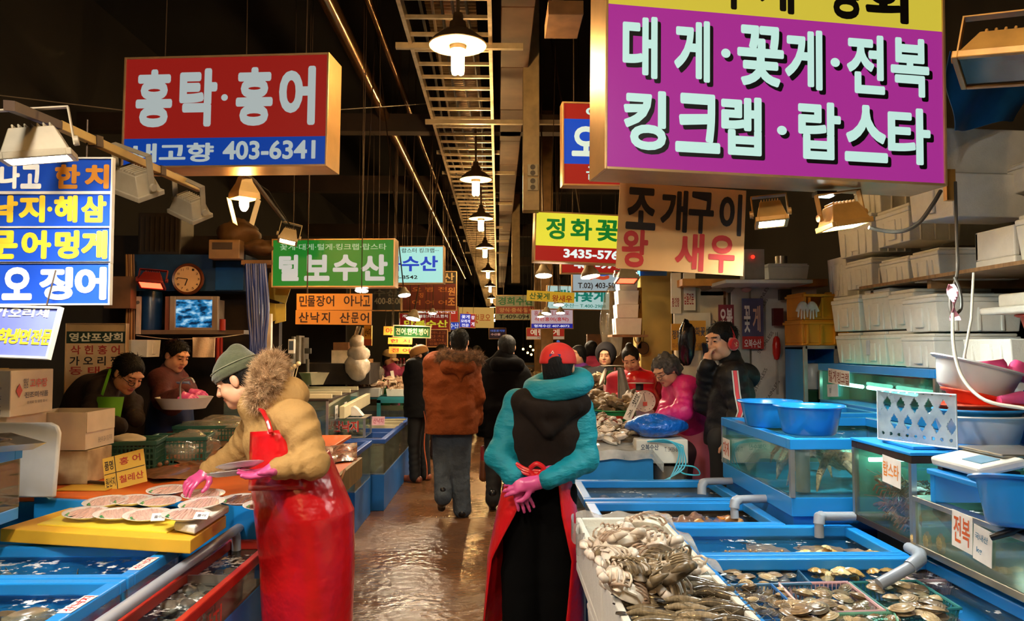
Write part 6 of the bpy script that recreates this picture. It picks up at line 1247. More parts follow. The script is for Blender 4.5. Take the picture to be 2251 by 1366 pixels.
for i, y in enumerate((7.25, 7.7, 8.15, 8.6)): MB().b2((-2.75, y, 1.103), (-1.55, y + .05, 1.14)).build('cross_bar', barw, T, smooth=False)
MB().b2((-2.74, 7.95, 1.142), (-2.0, 8.0, 1.16)).build('green_light', mat('green_strip', '40ff60', .4, var=0, emit=1.2, emcol='30e050'), T, smooth=False)
for y in (7.55, 8.0): card('white notice on the side of the tall glass tank, ' + ('nearer' if y < 7.8 else 'farther'), (-1.562, y, .95), .13, .13, (0, 0, R(90)), [('산낙지', (.2, .6, .8, .8)), ('kg', (.3, .2, .6, .45))], '506080')
struct('trim_19', MB().b2((-2.7, 7.2, 0), (-2.35, 8.75, .715)), blue_dk, smooth=False)
# scales on poles, bowl, bags, boxes
for i, (px, Y, l) in enumerate(((640, 7.0, 'scale display on a tall pole, left one behind the fur hood'), (676, 8.9, 'dark scale display on a pole, right one'))):
    T = thing('pole_scale', l, 'scale', at(px, 840, Y)); MB().cyl(at(px, 850, Y), at(px, 790, Y), .02, n=10).build('pole', mat('pole_metal_%d' % i, 'b0a898', .3, .8), T); k = .5 if i == 0 else .62; MB().b2(at(px - 7, 778, Y), at(px + 7, 746 + 20 * i, Y) + Vector((0, .05, 0))).build('display', paint('c8c4b8' if i == 0 else '5a5650'), T, smooth=False, bevel=.006); MB().b2(at(px - 5, 770, Y - .004), at(px + 5, 750 + 20 * i, Y - .004) + Vector((0, .003, 0))).build('screen', paint('384450', .3), T, smooth=False)
tag(MB().lathe([(0, 0), (.1, 0), (.16, .13), (.165, .13), (.1, .01)], at(690, 846, 8.4), 4).build('white_tub', mat('ivory_tub', 'c8c0a0', .5), smooth=False), 'ivory square tub on the tall glass tank', 'tub')
for i in range(3): tag(MB().ell(at(640 + 8 * i, 812 - 6 * i, 6.9), .022, 10, 8).cyl(at(640 + 8 * i, 814 - 6 * i, 6.9), at(636 + 5 * i, 842, 6.9), .004, n=5).build('white_flower', paint('e0d4a8')), 'small white flower beside the fur hood', 'flower', 'white flowers in a vase')
bagw = mat('white_film', 'c8b8a0', .4, var=.15, bump=.7, bscale=18, coat=.3)
T = thing('plastic_bags', 'tall bunch of white plastic bags hanging by the far left stall', 'plastic bags', at(785, 846, 9.6)); c = at(785, 846, 9.6)
for i, (dx, dz, r) in enumerate(((0, .05, (.15, .1, .16)), (.02, .26, (.13, .09, .12)), (.0, .42, (.10, .07, .10)))):
    o = lump('bag', bagw, 1, 140 + i, .16, r, 20); o.parent = T; o.location = (dx, 0, dz)
mb = MB(); mb.sheet(lambda u, v: c + Vector((-.06 + .05 * u + .05 * v, .02 * math.sin(5 * u), .55 + .17 * v)), 5, 6, .003); mb.sheet(lambda u, v: c + Vector((.02 + .05 * u + .04 * v, .02 * math.sin(5 * u), .55 + .15 * v)), 5, 6, .003); mb.build('handles', bagw, T)
for b, Y, col, l in (((728, 802, 768, 770), 10, 'c4b090', 'white carton left of the hanging plastic bags'), ((732, 771, 766, 753), 10, '7a5230', 'brown carton on top of the white carton'), ((792, 846, 814, 790), 10.2, '9a6c3a', 'upright wooden crate right of the plastic bags'), ((640, 800, 646, 740), 9, '8a8478', 'tall grey foam slab, first of three leaning'), ((650, 800, 658, 738), 9.1, '9a948a', 'tall grey foam slab, second of three leaning'), ((660, 800, 668, 742), 9.2, '7c766c', 'tall grey foam slab, third of three leaning')):
    p, q = at(b[0], b[1], Y), at(b[2], b[3], Y); tag(MB().b2(p, q + Vector((0, .25, 0))).build('carton' if 'carton' in l else ('wooden_crate' if 'crate' in l else 'foam_slab'), paint(col, .8, var=.2), bevel=.004), l, 'box')
tag(MB().b2(at(560, 846, 9.7), at(812, 800, 9.7) + Vector((0, .9, 0))).build('back_counter', mat('dark_counter', '2c2218', .7, var=.3)), 'dark counter at the back of the far left stall', 'counter')
struct('trim_20', MB().b2((-4.5, 10.7, 0), (-2.1, 10.8, 3.0)), mat('black_partition', '14100c', .9), smooth=False)
sign('wall_sign', 'narrow orange vertical notice hanging by the plastic bags', (800, 716, 817, 760), 9.4, .01, R(-20), 0, [((800, 716, 817, 746), ob), ((800, 746, 817, 760), paint('b04a24'))], [('산낙지', (802, 722, 815, 740), brown_ink)], lip=0, wires=False, fm=ob)
# fish stall with the pink vendor
T = thing('fish_counter', 'teal framed counter of pale fish in front of the pink jacketed vendor', 'counter', (-1.45, 10.7, 0)); teal = mat('teal_frame', '2a8a98', .45)
MB().b2((-2.1, 10.35, .0), (-1.14, 11.05, .80)).build('stand', glass_k, T, smooth=False)
mb = MB()
for x in (-1.58, -1.14): mb.box((x, 10.33, .5), (.05, .03, .75))
mb.box((-1.36, 10.33, .86), (.49, .03, .05)); mb.box((-1.36, 10.33, .14), (.49, .03, .06)); mb.build('frame', teal, T, smooth=False); MB().b2((-2.15, 10.34, .885), (-1.12, 11.05, .91)).build('top', teal, T, smooth=False)
foam_box('film covered foam box at the left of the pale fish', -2.06, 10.25, .915, .50, .5, .12, False, 0); foam_box('white foam box under the right heap of pale fish', -1.5, 10.4, .915, .40, .5, .10, False, 0)
pale = [mat('pale_fish_%d' % i, c, .3, var=.25, scale=20, coat=.5) for i, c in enumerate(('c8a888', 'b89074', 'd4bca0'))]
PF = [fish_mesh('squid', m, .24, .022, .026) for m in pale]
scatter(PF, [Vector((rnd.uniform(-2.0, -1.58), rnd.uniform(10.3, 10.7), 1.05 + .010 * (i % 6))) for i in range(34)], 'pale fish in the left heap of the far fish counter', 'fish', 'pale fish, left heap', tilt=.2, seed=51)
scatter(PF, [Vector((rnd.uniform(-1.48, -1.14), rnd.uniform(10.45, 10.8), 1.03 + .016 * (i % 8))) for i in range(40)], 'pale fish in the right heap of the far fish counter', 'fish', 'pale fish, right heap', tilt=.2, seed=52)
for i in range(3):
    c = at(873 + 7.5 * i, 812, 11.6); T = thing('sauce_bottle', 'dark red sauce bottle with a red cap behind the fish counter', 'bottle', c, 'sauce bottles'); MB().lathe([(0, 0), (.022, 0), (.022, .10), (.012, .13), (.012, .14), (0, .14)], n=12).build('body', bpy.data.materials.get('sauce_glass') or mat('sauce_glass', '6a1810', .2), T, local=True); MB().cyl((0, 0, .14), (0, 0, .165), .013, n=10).build('cap', paint('c02018'), T, local=True); MB().lathe([(.0225, .03), (.0225, .08)], n=12).build('label', paint('c8c0c0'), T, local=True)
gs = mat('scale_green', '1c7a34', .4, var=.06)
def green_scale(label, c, s=1):
    T = thing('dial_scale', label, 'scale', c); MB().prism([(-.11, 0), (.11, 0), (.085, .16), (-.085, .16)], -.07, .07, rotm((R(90), 0, 0))).build('body', gs, T, local=True, smooth=False, bevel=.006); MB().lathe([(.1, 0), (.1, .012), (0, .012)], n=20, M=Matrix.Translation((-.125, 0, .09)) @ rotm((0, R(-70), 0))).build('dial', paint('d4d0c0'), T, local=True); MB().cyl((0, 0, .16), (0, 0, .2), .02).build('post', steel, T, local=True); MB().lathe([(.0, 0), (.14, .004), (.16, .015), (.155, .016), (0, .008)], n=24, M=Matrix.Translation((0, 0, .2))).build('pan', steel, T, local=True); MB().box((0, -.075, .075), (.06, .004, .045)).build('plate', paint('c8a840'), T, local=True, smooth=False); T.scale = (s,) * 3; return T
green_scale('green dial scale behind the far fish counter', at(902, 828, 11.6), .8)
tag(MB().lathe([(0, 0), (.12, 0), (.17, .08), (.175, .08), (.12, .01)], at(888, 838, 11.2), 24).build('pink_bowl', paint('c88c8c')), 'pink bowl beside the green scale of far fish counter', 'bowl')
card('green price card with white letters among the pale fish', at(906, 838, 10.7), .12, .10, (R(-15), 0, 0), [('오징어', (.1, .3, .9, .7))], 'e0e8d8', '1c6a30')
card('white paddle price tag stuck in the pale fish', at(863, 826, 10.5), .045, .13, (0, R(-10), 0), [], '404040', 'e0d4c0')
o = lump('plastic_bag', pf, 1, 150, .2, (.12, .1, .12), 18); o.location = at(825, 840, 10.6); tag(o, 'clear bluish plastic bag beside the pink jacketed vendor', 'plastic bag')
# ================================================================== farther stalls, right of the aisle
T = thing('crab_stand', 'blue fronted crab stand with plastic film, right of the teal sleeve', 'stand', (.8, 5.8, 0))
MB().prism([(5.2, 0), (6.5, 0), (6.5, 1.02), (5.2, .86)], .53, 1.04, Matrix(((0, 0, 1, 0), (1, 0, 0, 0), (0, 1, 0, 0), (0, 0, 0, 1)))).build('body', mat('sky_blue_front', '2a88cc', .4, var=.08, bump=.2, bscale=8), T, smooth=False, bevel=.004)
MB().sheet(lambda u, v: (.50 + .60 * u + .03 * math.sin(9 * v), 5.17 + .85 * v, .885 + .12 * .85 * v + .006 * math.sin(17 * u + 9 * v) - (.08 * max(0, (u - .88) / .12) if u > .88 else 0) - (.05 if v == 0 else 0)), 24, 20, .002).build('film', clear('stand_film', (.97, .97, .97), .12, .1, haze=.55, hazecol=(.7, .72, .72), bump=.8, bscale=18), T)
# crabs
crab_w = [mat('crab_belly_%d' % i, c, .4, var=.18, scale=30, coat=.3) for i, c in enumerate(('e6dccc', 'd4c6b4', 'e8dccf'))]; crab_d = [mat('crab_shell_%d' % i, c, .4, var=.35, scale=40, coat=.3) for i, c in enumerate(('6a5c48', '7a6a50'))]
crab_l = mat('crab_leg', 'a88e78', .4, var=.35, scale=40)
def crab(m, m2, ml):
    T = thing('crab', '', 'crab')
    mb = MB(); mb.sheet(lambda u, v: ((.068 + .014 * abs(math.cos(2 * math.pi * u)) ** 8) * v * math.cos(2 * math.pi * u), .045 * v * math.sin(2 * math.pi * u), .036 * (1 - v ** 2.4) + .002 * math.sin(11 * v)), 36, 8); mb.sheet(lambda u, v: ((.068 + .014 * abs(math.cos(2 * math.pi * u)) ** 8) * v * math.cos(2 * math.pi * u), -.045 * v * math.sin(2 * math.pi * u), -.018 * (1 - v ** 2.4)), 36, 5)
    mb.prism([(-.022, -.04), (.022, -.04), (.0, .03)], .024, .029); mb.build('body', m, T, local=True)
    for s in (-1, 1):
        for k in range(4):
            y = -.032 + k * .019; mb = MB(); mb.tube([(s * .05, y, .008), (s * .068, y * 1.15, .022), (s * .052, y * 1.25, .036), (s * .030, y * 1.2, .041), (s * .012, y * 1.1, .041)], [.005, .0052, .0046, .0036, .002], 6); mb.build('leg', ml, T, local=True, ang=2)
        mb = MB(); mb.tube([(s * .04, .035, .012), (s * .068, .046, .02), (s * .055, .060, .028)], [.010, .014, .014], 8); mb.tube([(s * .055, .060, .028), (s * .03, .066, .033), (s * .004, .058, .03)], [.015, .012, .003], 8); mb.tube([(s * .05, .052, .028), (s * .028, .05, .032), (s * .008, .052, .03)], [.008, .006, .002], 6); mb.build('claw', m2, T, local=True, ang=2)
    return T
CR = [keep(crab(crab_w[0], crab_w[1], crab_l)), keep(crab(crab_w[2], crab_w[2], crab_w[1])), keep(crab(crab_d[0], crab_d[1], crab_d[1]))]
crused = [0, 0, 0]
def put_crab(i, loc, rot, label, group, k):
    if crused[i]: o = dup(CR[i], loc, rot)
    else: o = CR[i]; crused[i] = 1; o.location = loc; o.rotation_euler = rot
    o.scale = (k, k, k); tag(o, label, 'crab', group)
# near crab box
T = thing('foam_crate', 'white foam crate of crabs with plastic film, beside the low tanks', 'foam box', (.55, 3.15, .56)); y0, y1, zt = 2.72, 3.60, .80
mb = MB(); mb.b2((.36, y0, .56), (.76, y1, .60)); mb.b2((.36, y0, .60), (.385, y1, zt)); mb.b2((.735, y0, .60), (.76, y1, zt)); mb.b2((.385, y1 - .025, .60), (.735, y1, zt)); mb.b2((.385, y0, .60), (.735, y0 + .025, zt)); mb.build('body', foam, T, smooth=False, bevel=.006)
MB().b2((.386, y0 + .026, .6), (.734, y1 - .026, .765)).build('ice_bed', mat('crushed_ice', 'b8b4a8', .5, var=.2, bump=.8, bscale=60), T, smooth=False)
MB().sheet(lambda u, v: (.35 + .03 * math.sin(13 * v) * .4 - .005, y0 + .5 * (y1 - y0) + .5 * (y1 - y0) * v, zt + .01 - .09 * u + .012 * math.sin(15 * v)), 8, 24, .002).sheet(lambda u, v: (.36 + .42 * v, y1 + .006 + .012 * math.sin(12 * v), zt + .02 - .14 * u + .01 * math.sin(17 * v)), 8, 20, .002).sheet(lambda u, v: (.75 + .04 * u, y0 + (y1 - y0) * v, zt + .015 + .02 * math.sin(14 * v) * u - .02 * u), 5, 24, .002).build('film', clear('crate_film', (.97, .97, .97), .12, .15, haze=.3, hazecol=(.9, .88, .85), bump=.9, bscale=16), T)
struct('trim_21', MB().b2((.38, 1.7, .0), (.755, 3.58, .32)), blue_dk, smooth=False)
foam_box('pinkish foam box under the crab crate by the aisle', .37, 2.62, .325, .37, .62, .23, True, 3); foam_box('foam box under the shrimp crate at the bottom edge', .37, 1.75, .325, .37, .84, .23, True, 3)
rg = random.Random(12); n = 0
for i, (px, py) in enumerate(((1335, 1180), (1330, 1205), (1368, 1192), (1390, 1168), (1424, 1158), (1345, 1228), (1372, 1222), (1405, 1200), (1438, 1190), (1398, 1236), (1430, 1228), (1448, 1208), (1470, 1222), (1360, 1250), (1385, 1262), (1425, 1262), (1455, 1248), (1490, 1240), (1385, 1290), (1440, 1286), (1478, 1268), (1520, 1262), (1375, 1305), (1352, 1275), (1412, 1248), (1465, 1285))):
    d = i in (13, 14, 16, 17, 20); z = .775 + .035 * (i % 3) + .01
    p = on(px, py, z); put_crab(2 if d else i % 2, p, (rg.uniform(-.5, .5), rg.uniform(-.5, .5), rg.uniform(0, 6.28)), 'brown backed crab lying shell up in the foam crate' if d else 'white bellied crab lying in the foam crate beside low tanks', 'brown crabs in the foam crate' if d else 'white crabs in the foam crate', rg.uniform(.95, 1.12))
# shrimp crate
T = thing('foam_crate', 'white foam crate of raw shrimp at the bottom edge of photo', 'foam box', (.55, 2.2, .56)); y0, y1 = 1.70, 2.70
mb = MB(); mb.b2((.36, y0, .56), (.76, y1, .60)); mb.b2((.36, y0, .60), (.385, y1, zt)); mb.b2((.735, y0, .60), (.76, y1, zt)); mb.b2((.385, y1 - .025, .60), (.735, y1, zt)); mb.build('body', foam, T, smooth=False, bevel=.006)
MB().b2((.386, y0, .6), (.734, y1 - .026, .755)).build('ice_bed', mat('shrimp_bed', '8a7c60', .4, var=.3, bump=.8, bscale=50, coat=.4), T, smooth=False)
shm = [mat('shrimp_%d' % i, c, .22, var=.35, scale=40, coat=.6, stretch=(3, 1, 1)) for i, c in enumerate(('7a6c54', '94846a', '5e5444'))]; sht = paint('1c1612', .4)
def shrimp(m):
    T = thing('shrimp', '', 'shrimp'); mb = MB(); pts = [(-.075 + .15 * t, .018 * math.sin(t * 3.1), .004 * math.sin(t * 6)) for t in [k / 14 for k in range(15)]]; mb.tube(pts, [.004 + .0115 * (math.sin(min(1, (k + .6) / 9) * 1.5)) * (1 if k < 11 else 1 - (k - 10) * .17) * (1 + .07 * (k % 2)) for k in range(15)], 10); mb.build('body', m, T, local=True)
    mb = MB(); [mb.ell((-.088, s * .009, .002), (.018, .006, .003), 8, 6) for s in (-1.2, -.4, .4, 1.2)]; mb.build('tail_fan', sht, T, local=True)
    mb = MB(); [mb.tube([(.07, .01 * s, .002), (.10, .02 * s, .012), (.12, .05 * s, .004)], .0011, 4) for s in (-1, 1)]; [mb.tube([(-.01 + .014 * k, .012, -.004), (-.014 + .014 * k, .028, -.010)], .0016, 4) for k in range(5)]; mb.build('feelers', m, T, local=True); return T
SHR = [keep(shrimp(m)) for m in shm]
for i in range(66):
    s = SHR[i % 3]; r_, c_ = divmod(i, 3); loc = (.46 + .11 * c_ + rg.uniform(-.02, .02), 2.64 - r_ * .038 + rg.uniform(-.01, .01), .772 + .010 * (i % 4)); rot = (rg.uniform(-.3, .3), rg.uniform(-.1, .1), rg.uniform(-.25, .25) - .15)
    o = s if i < 3 else dup(s, loc, rot); o.location = loc; o.rotation_euler = rot; tag(o, 'raw grey shrimp laid in rows in the nearest foam crate', 'shrimp', 'shrimp in the nearest foam crate')
# crabs and shells on the mid stand
for i in range(17):
    v = (i // 5) / 4; loc = (.60 + .085 * (i % 5) + rg.uniform(-.02, .02), 5.38 + .62 * v, .94 + .115 * v * .9 + .02 * (i % 2)); put_crab(i % 2 if i % 4 else 2, loc, (rg.uniform(-.5, .5), rg.uniform(-.5, .5), rg.uniform(0, 6.28)), 'crab heaped on the blue fronted stand by the teal sleeve', 'crabs on the blue stand', rg.uniform(.8, 1.05))
shell_m = [mat('oyster_%d' % i, c, .6, var=.45, scale=25, bump=.5, bscale=50) for i, c in enumerate(('8a7458', '6e5c46', 'a08c6c'))]
OY = [lump('oyster', m, .05, 160 + i, .4, (1.3, .8, .55)) for i, m in enumerate(shell_m)]
scatter(OY, [Vector((.62 + rg.uniform(0, .5), 6.15 + rg.uniform(0, .35), 1.04 + .018 * (i % 8))) for i in range(46)], 'rough brown oyster in the heap behind the crabs', 'oyster', 'oysters in the near heap', tilt=.6, seed=61)
scatter(OY, [Vector((.75 + rg.uniform(0, .30), 7.5 + rg.uniform(0, .4), 1.10 + .02 * (i % 9))) for i in range(40)], 'rough brown oyster in the far heap right of the red cap', 'oyster', 'oysters in the far heap', tilt=.6, seed=62)
tag(MB().b2((.6, 7.4, 0), (1.25, 8.0, 1.09)).build('shell_stand', mat('grey_stand', '5a5048', .7)), 'plain stand under the far oyster heap', 'stand')
basin('green bowl of shells behind the crabs', (.90, 6.08, 1.005), .155, .09, mat('bowl_green', '1c9a58', .35), name='bowl'); basin('dark red bowl in front of the green bowl', (.83, 5.86, .985), .12, .07, mat('bowl_maroon', '9a2a20', .35), name='bowl'); basin('blue bowl beside the green bowl', (.72, 6.12, 1.0), .11, .08, mat('bowl_blue', '2a78b0', .35), name='bowl')
scatter(OY, [Vector((.90 + rg.uniform(-.09, .09), 6.08 + rg.uniform(-.08, .08), 1.05 + .012 * (i % 7))) for i in range(22)], 'brown oyster piled in the green bowl', 'oyster', 'oysters in the green bowl', tilt=.6, seed=63, scales=(.7, .9))
scatter(OY[:1], [Vector((.83 + rg.uniform(-.07, .07), 5.86 + rg.uniform(-.06, .06), 1.02 + .01 * (i % 3))) for i in range(10)], 'orange brown sea squirt in the dark red bowl', 'sea squirt', 'sea squirts in the red bowl', tilt=.6, seed=64, scales=(.6, .8))
T = thing('foam_cooler', 'white printed foam cooler under the blue plastic bag', 'cooler', (1.12, 5.35, .82)); MB().b2((.93, 5.22, .80), (1.28, 5.5, .96)).build('body', foam, T, smooth=False, bevel=.008)
mb = MB(); letter(mb, '오복수산', -.14, -.0, -.02, .04, -.001, .02, M=Matrix.Translation((1.1, 5.219, .89))); letter(mb, 'T. 3435-5767', .02, -.01, .14, .02, -.001, 0, M=Matrix.Translation((1.1, 5.219, .89))); mb.build('lettering', paint('3a4a60'), T, smooth=False)
o = lump('plastic_bag', mat('bright_blue_film', '1466d0', .2, var=.25, scale=10, bump=1., bscale=11, coat=.6, bdist=.06), 1, 170, .10, (.21, .15, .08), 40); o.location = (1.10, 5.36, .962); tag(o, 'shiny blue plastic bag full of seafood on the foam cooler', 'plastic bag')
T = thing('cooking_pot', 'grey metal pot below the foam cooler', 'pot', (1.17, 5.3, .66)); MB().lathe([(0, 0), (.09, .0), (.12, .04), (.13, .12), (.135, .125), (.12, .125), (.11, .05), (0, .012)], (1.17, 5.32, .66), 26).build('pot', mat('pot_grey', '8a8680', .4, .5), T)
T = thing('steel_table', 'low steel table under the grey pot', 'table', (1.12, 5.3, .66)); MB().b2((1.045, 5.05, .635), (1.33, 5.55, .656)).build('top', steel, T, smooth=False); [MB().b2((x, 5.1, 0), (x + .03, 5.13, .634)).build('leg', steel, T, smooth=False) for x in (1.06, 1.28)]
cy = mat('cyan_cord', '48b8d8', .4, emit=0); mb = MB()
for k in range(4): mb.tube([(1.0 + .02 * k, 5.2, .95), (1.12 + .03 * k, 5.16, .965 - .01 * k), (1.2 + .01 * k, 5.15, .90), (1.17 + .02 * k, 5.14, .78), (1.10 - .02 * k, 5.12, .68), (1.0, 5.1, .665)], .005, 6)
mb.tube([(1.2, 5.15, .8), (1.30, 5.13, .79), (1.33, 5.13, .74), (1.22, 5.13, .75), (1.19, 5.15, .8)], .005, 6); tag(mb.build('nylon_cord', cy), 'loops of cyan nylon cord tied round the foam cooler', 'cord')
T = thing('dial_scale', 'white round dial scale beside the leaning card, centre right', 'scale', (1.10, 5.95, 1.0)); c = Vector((1.118, 5.9, 1.17)); Mk = Matrix.Translation(c) @ rotm((R(90), 0, 0))
MB().lathe([(.078, -.05), (.084, 0), (.08, .012), (.074, .01)], n=32, M=Mk).build('case', paint('c8c4b8', .4), T); MB().lathe([(.0, .008), (.076, .008), (.076, 0)], n=32, M=Mk).build('dial', paint('dcdcd4', .4), T); mb = MB(); mb.bar(c + Vector((0, -.011, 0)), c + Vector((-.01, -.011, .06)), .003, .004); [mb.box((c.x + .066 * math.cos(k * .524), c.y - .0095, c.z + .066 * math.sin(k * .524)), (.006, .002, .006)) for k in range(12)]; mb.build('needle', paint('202020'), T, smooth=False)
MB().box((c.x, c.y - .012, c.z - .02), (.032, .004, .03)).build('red_tag', paint('c85a50'), T, smooth=False); MB().b2((1.05, 5.9, 1.0), (1.19, 6.0, 1.10)).build('body', steel, T, smooth=False); MB().cyl((c.x - .03, 5.95, 1.25), (c.x - .03, 5.95, 1.30), .03).build('post', paint('201c1a'), T); MB().lathe([(0, 0), (.1, .005), (0, .012)], (c.x - .02, 5.95, 1.30), 20).build('pan', steel, T)
tag(MB().b2((1.0, 5.72, .63), (1.33, 6.1, .998)).build('scale_stand', mat('pink_tub', 'c88078', .5)), 'pink tub under the white dial scale', 'tub')
card('tall card with black handwriting leaning left of the dial scale', (1.0, 5.75, 1.14), .06, .22, (R(-15), R(22), R(-25)), [('특대', (.2, .5, .8, .95)), ('게', (.3, .1, .7, .4))], '20201c', 'c8c4bc')
tag(MB().b2((1.02, 7.2, .6), (1.24, 7.5, 1.22)).build('pink_box', paint('d89a98', .6)), 'pink foam box behind the oysters', 'foam box'); green_scale('green dial scale on the pink box, right of the red cap', (1.1, 7.3, 1.222), .85)
tag(MB().b2((1.25, 7.1, .5), (1.42, 7.5, 1.2)).build('red_box', paint('b8201c', .45)), 'red box beside the pink foam box', 'box')
mb = MB(); mb.sheet(lambda u, v: (1.06 + .06 * v + (u - .5) * (.05 + .12 * v), 6.7 + .02 * math.sin(8 * u), 1.40 - .40 * v), 12, 10, .006); tag(mb.build('grey_apron', mat('grey_oilcloth', '8c8a84', .45, bump=.3, bscale=9)), 'grey oilcloth apron hanging before the red aproned woman', 'apron')
o = lump('film_curtain', pf, 1, 180, .12, (.14, .1, .45), 22); o.location = at(1345, 800, 9.2) - Vector((0, 0, 0)); tag(o, 'clear plastic curtain hanging behind the hooded woman', 'curtain')
# far background stalls, both sides
for i in range(10):
    Y = 12.5 + i * 2.2; col = ('3a2818', '5a3a20', '2c4a6a', '6a4424', '40301e')[i % 5]
    tag(MB().b2((-2.6, Y, 0), (-1.15, Y + 2.18, .85)).build('far_counter', paint(col, .6, var=.3)), 'dark counter in the long row left of the aisle', 'counter', 'counters far left')
    tag(MB().b2((.62, Y, 0), (2.4, Y + 2.18, .85)).build('far_counter', paint(col, .6, var=.3)), 'dark counter in the long row right of the aisle', 'counter', 'counters far right')
scatter(OY, [Vector((rg.uniform(.7, 1.6), 12.6 + rg.uniform(0, 9), .855 + .03 * (i % 3))) for i in range(60)], 'brown shell heaped on a far counter right of the aisle', 'shellfish', 'shells on far counters', tilt=.6, seed=66, scales=(1.2, 2.2))
scatter(PF, [Vector((rg.uniform(-2.0, -1.25), 12.6 + rg.uniform(0, 9), .87 + .03 * (i % 3))) for i in range(50)], 'pale fish lying on a far counter left of the aisle', 'fish', 'pale fish on far counters', tilt=.3, seed=67, scales=(1.2, 1.8))
for i, (px, Y) in enumerate(((1203, 13), (1185, 17), (1400, 11.5))):
    p = at(px, 770, Y); struct('trim_%d' % (30 + i), MB().b2((p.x - .1, Y, 0), (p.x + .1, Y + .2, 5.6)), mat('far_post_%d' % i, '7a5c34', .6, var=.2), smooth=False)
struct('trim_34', MB().b2((2.6, 9.6, 0), (3.7, 9.7, 2.4)), mat('brown_partition', '4a321c', .7, var=.3), smooth=False)
struct('trim_35', MB().b2((1.2, 10.4, .0), (2.9, 10.5, 1.75)), mat('brown_boarding', '5c4020', .7, var=.3), smooth=False)
# ================================================================== people
skin = mat('skin', 'd09a78', .5, var=.06, scale=14, bump=.06, bscale=120); lip = mat('lip', 'a85a50', .4); ink = mat('dark_hair', '080605', .6, var=.3, scale=60, bump=.7, bscale=160, stretch=(1, 1, .25), spec=.25); greyhair = mat('grey_hair', '4c4844', .6, var=.5, scale=50, bump=.8, bscale=90)
brow_m = mat('brow', '2a1c16', .7); eye_m = mat('eye', '1a1210', .2); shoe_b = mat('black_shoe', '0e0c0c', .3)
A = np.array
def nz(v): v = A(v, float); return v / max(np.linalg.norm(v), 1e-9)
def stand(px, Y, face, h=1.65, lean=0.):
    """world joints of a standing figure; face = heading in degrees, 0 is away from the camera, 90 is left"""
    k = h / 1.65; b = at(px, 761, Y); b = A((b.x, Y, 0)); a = R(face); f = A((-math.sin(a), math.cos(a), 0)); r = A((math.cos(a), math.sin(a), 0)); P = lambda x, y, z: b + (r * x + f * (y + lean * max(0, z - .9)) + A((0, 0, z))) * k
    J = dict(base=b, fwd=f, up=A((0, 0, 1)), right=r, pel=P(0, 0, .92), chest=P(0, .01, 1.22), neck=P(0, 0, 1.405), head=P(0, .03, 1.53), bf=f, k=k)
    for s, n in ((-1, 'L'), (1, 'R')): J.update({'sh' + n: P(.17 * s, 0, 1.35), 'el' + n: P(.23 * s, -.02, 1.09), 'wr' + n: P(.22 * s, .07, .86), 'hip' + n: P(.085 * s, 0, .90), 'kn' + n: P(.095 * s, .025, .48), 'an' + n: P(.1 * s, 0, .085)})
    return J
def px(x, y, Y): return A(at(x, y, Y))
def axes(J):
    f = nz(J['fwd']); u = A(J['up'], float); u = nz(u - f * (u @ f)); r = np.cross(f, u); return r, f, u
def bounds(P, m): P = A(P); return P.min(0) - m, P.max(0) + m
def hand(S, w, d, n, side, curl=.5, k=1., spread=.12):
    """palm, four fingers, thumb; w wrist, d towards the fingertips, n out of the back of the hand, side = thumb direction sign"""
    d, n = nz(d), A(n, float); n = nz(n - d * (n @ d)); x = np.cross(d, n) * side; k = k * .95
    S.cap(w - d * .02, w + d * .03 * k, .026 * k, .03 * k, .01)
    for q in (-.022, -.007, .008, .023): S.cap(w + d * .015 * k + x * q * .7 * k, w + d * .085 * k + x * q * k, .014 * k, .0125 * k, .014)
    for i, (q, L) in enumerate(((.030, .068), (.010, .078), (-.010, .072), (-.029, .056))):
        p = w + d * .088 * k + x * q * k; dd = nz(d + x * spread * (1.5 - i) * .55); rr = .0098 * k
        c = curl if not isinstance(curl, (list, tuple)) else curl[i]
        for j, s in enumerate((.45, .32, .26)):
            dd = nz(dd * math.cos(c * (.55 + .3 * j)) - n * math.sin(c * (.55 + .3 * j))); e = p + dd * L * s * k; S.cap(p, e, rr, rr * .9, .004); p = e; rr *= .9
    p = w + d * .022 * k + x * .026 * k
    for v, L, rr in ((nz(x * .8 + d * .62 - n * .35), .036, .014), (nz(x * .45 + d * .85 - n * .3), .032, .0115), (nz(x * .1 + d - n * .2), .024, .0095)): e = p + v * L * k; S.cap(p, e, rr * k, rr * .9 * k, .008); p = e
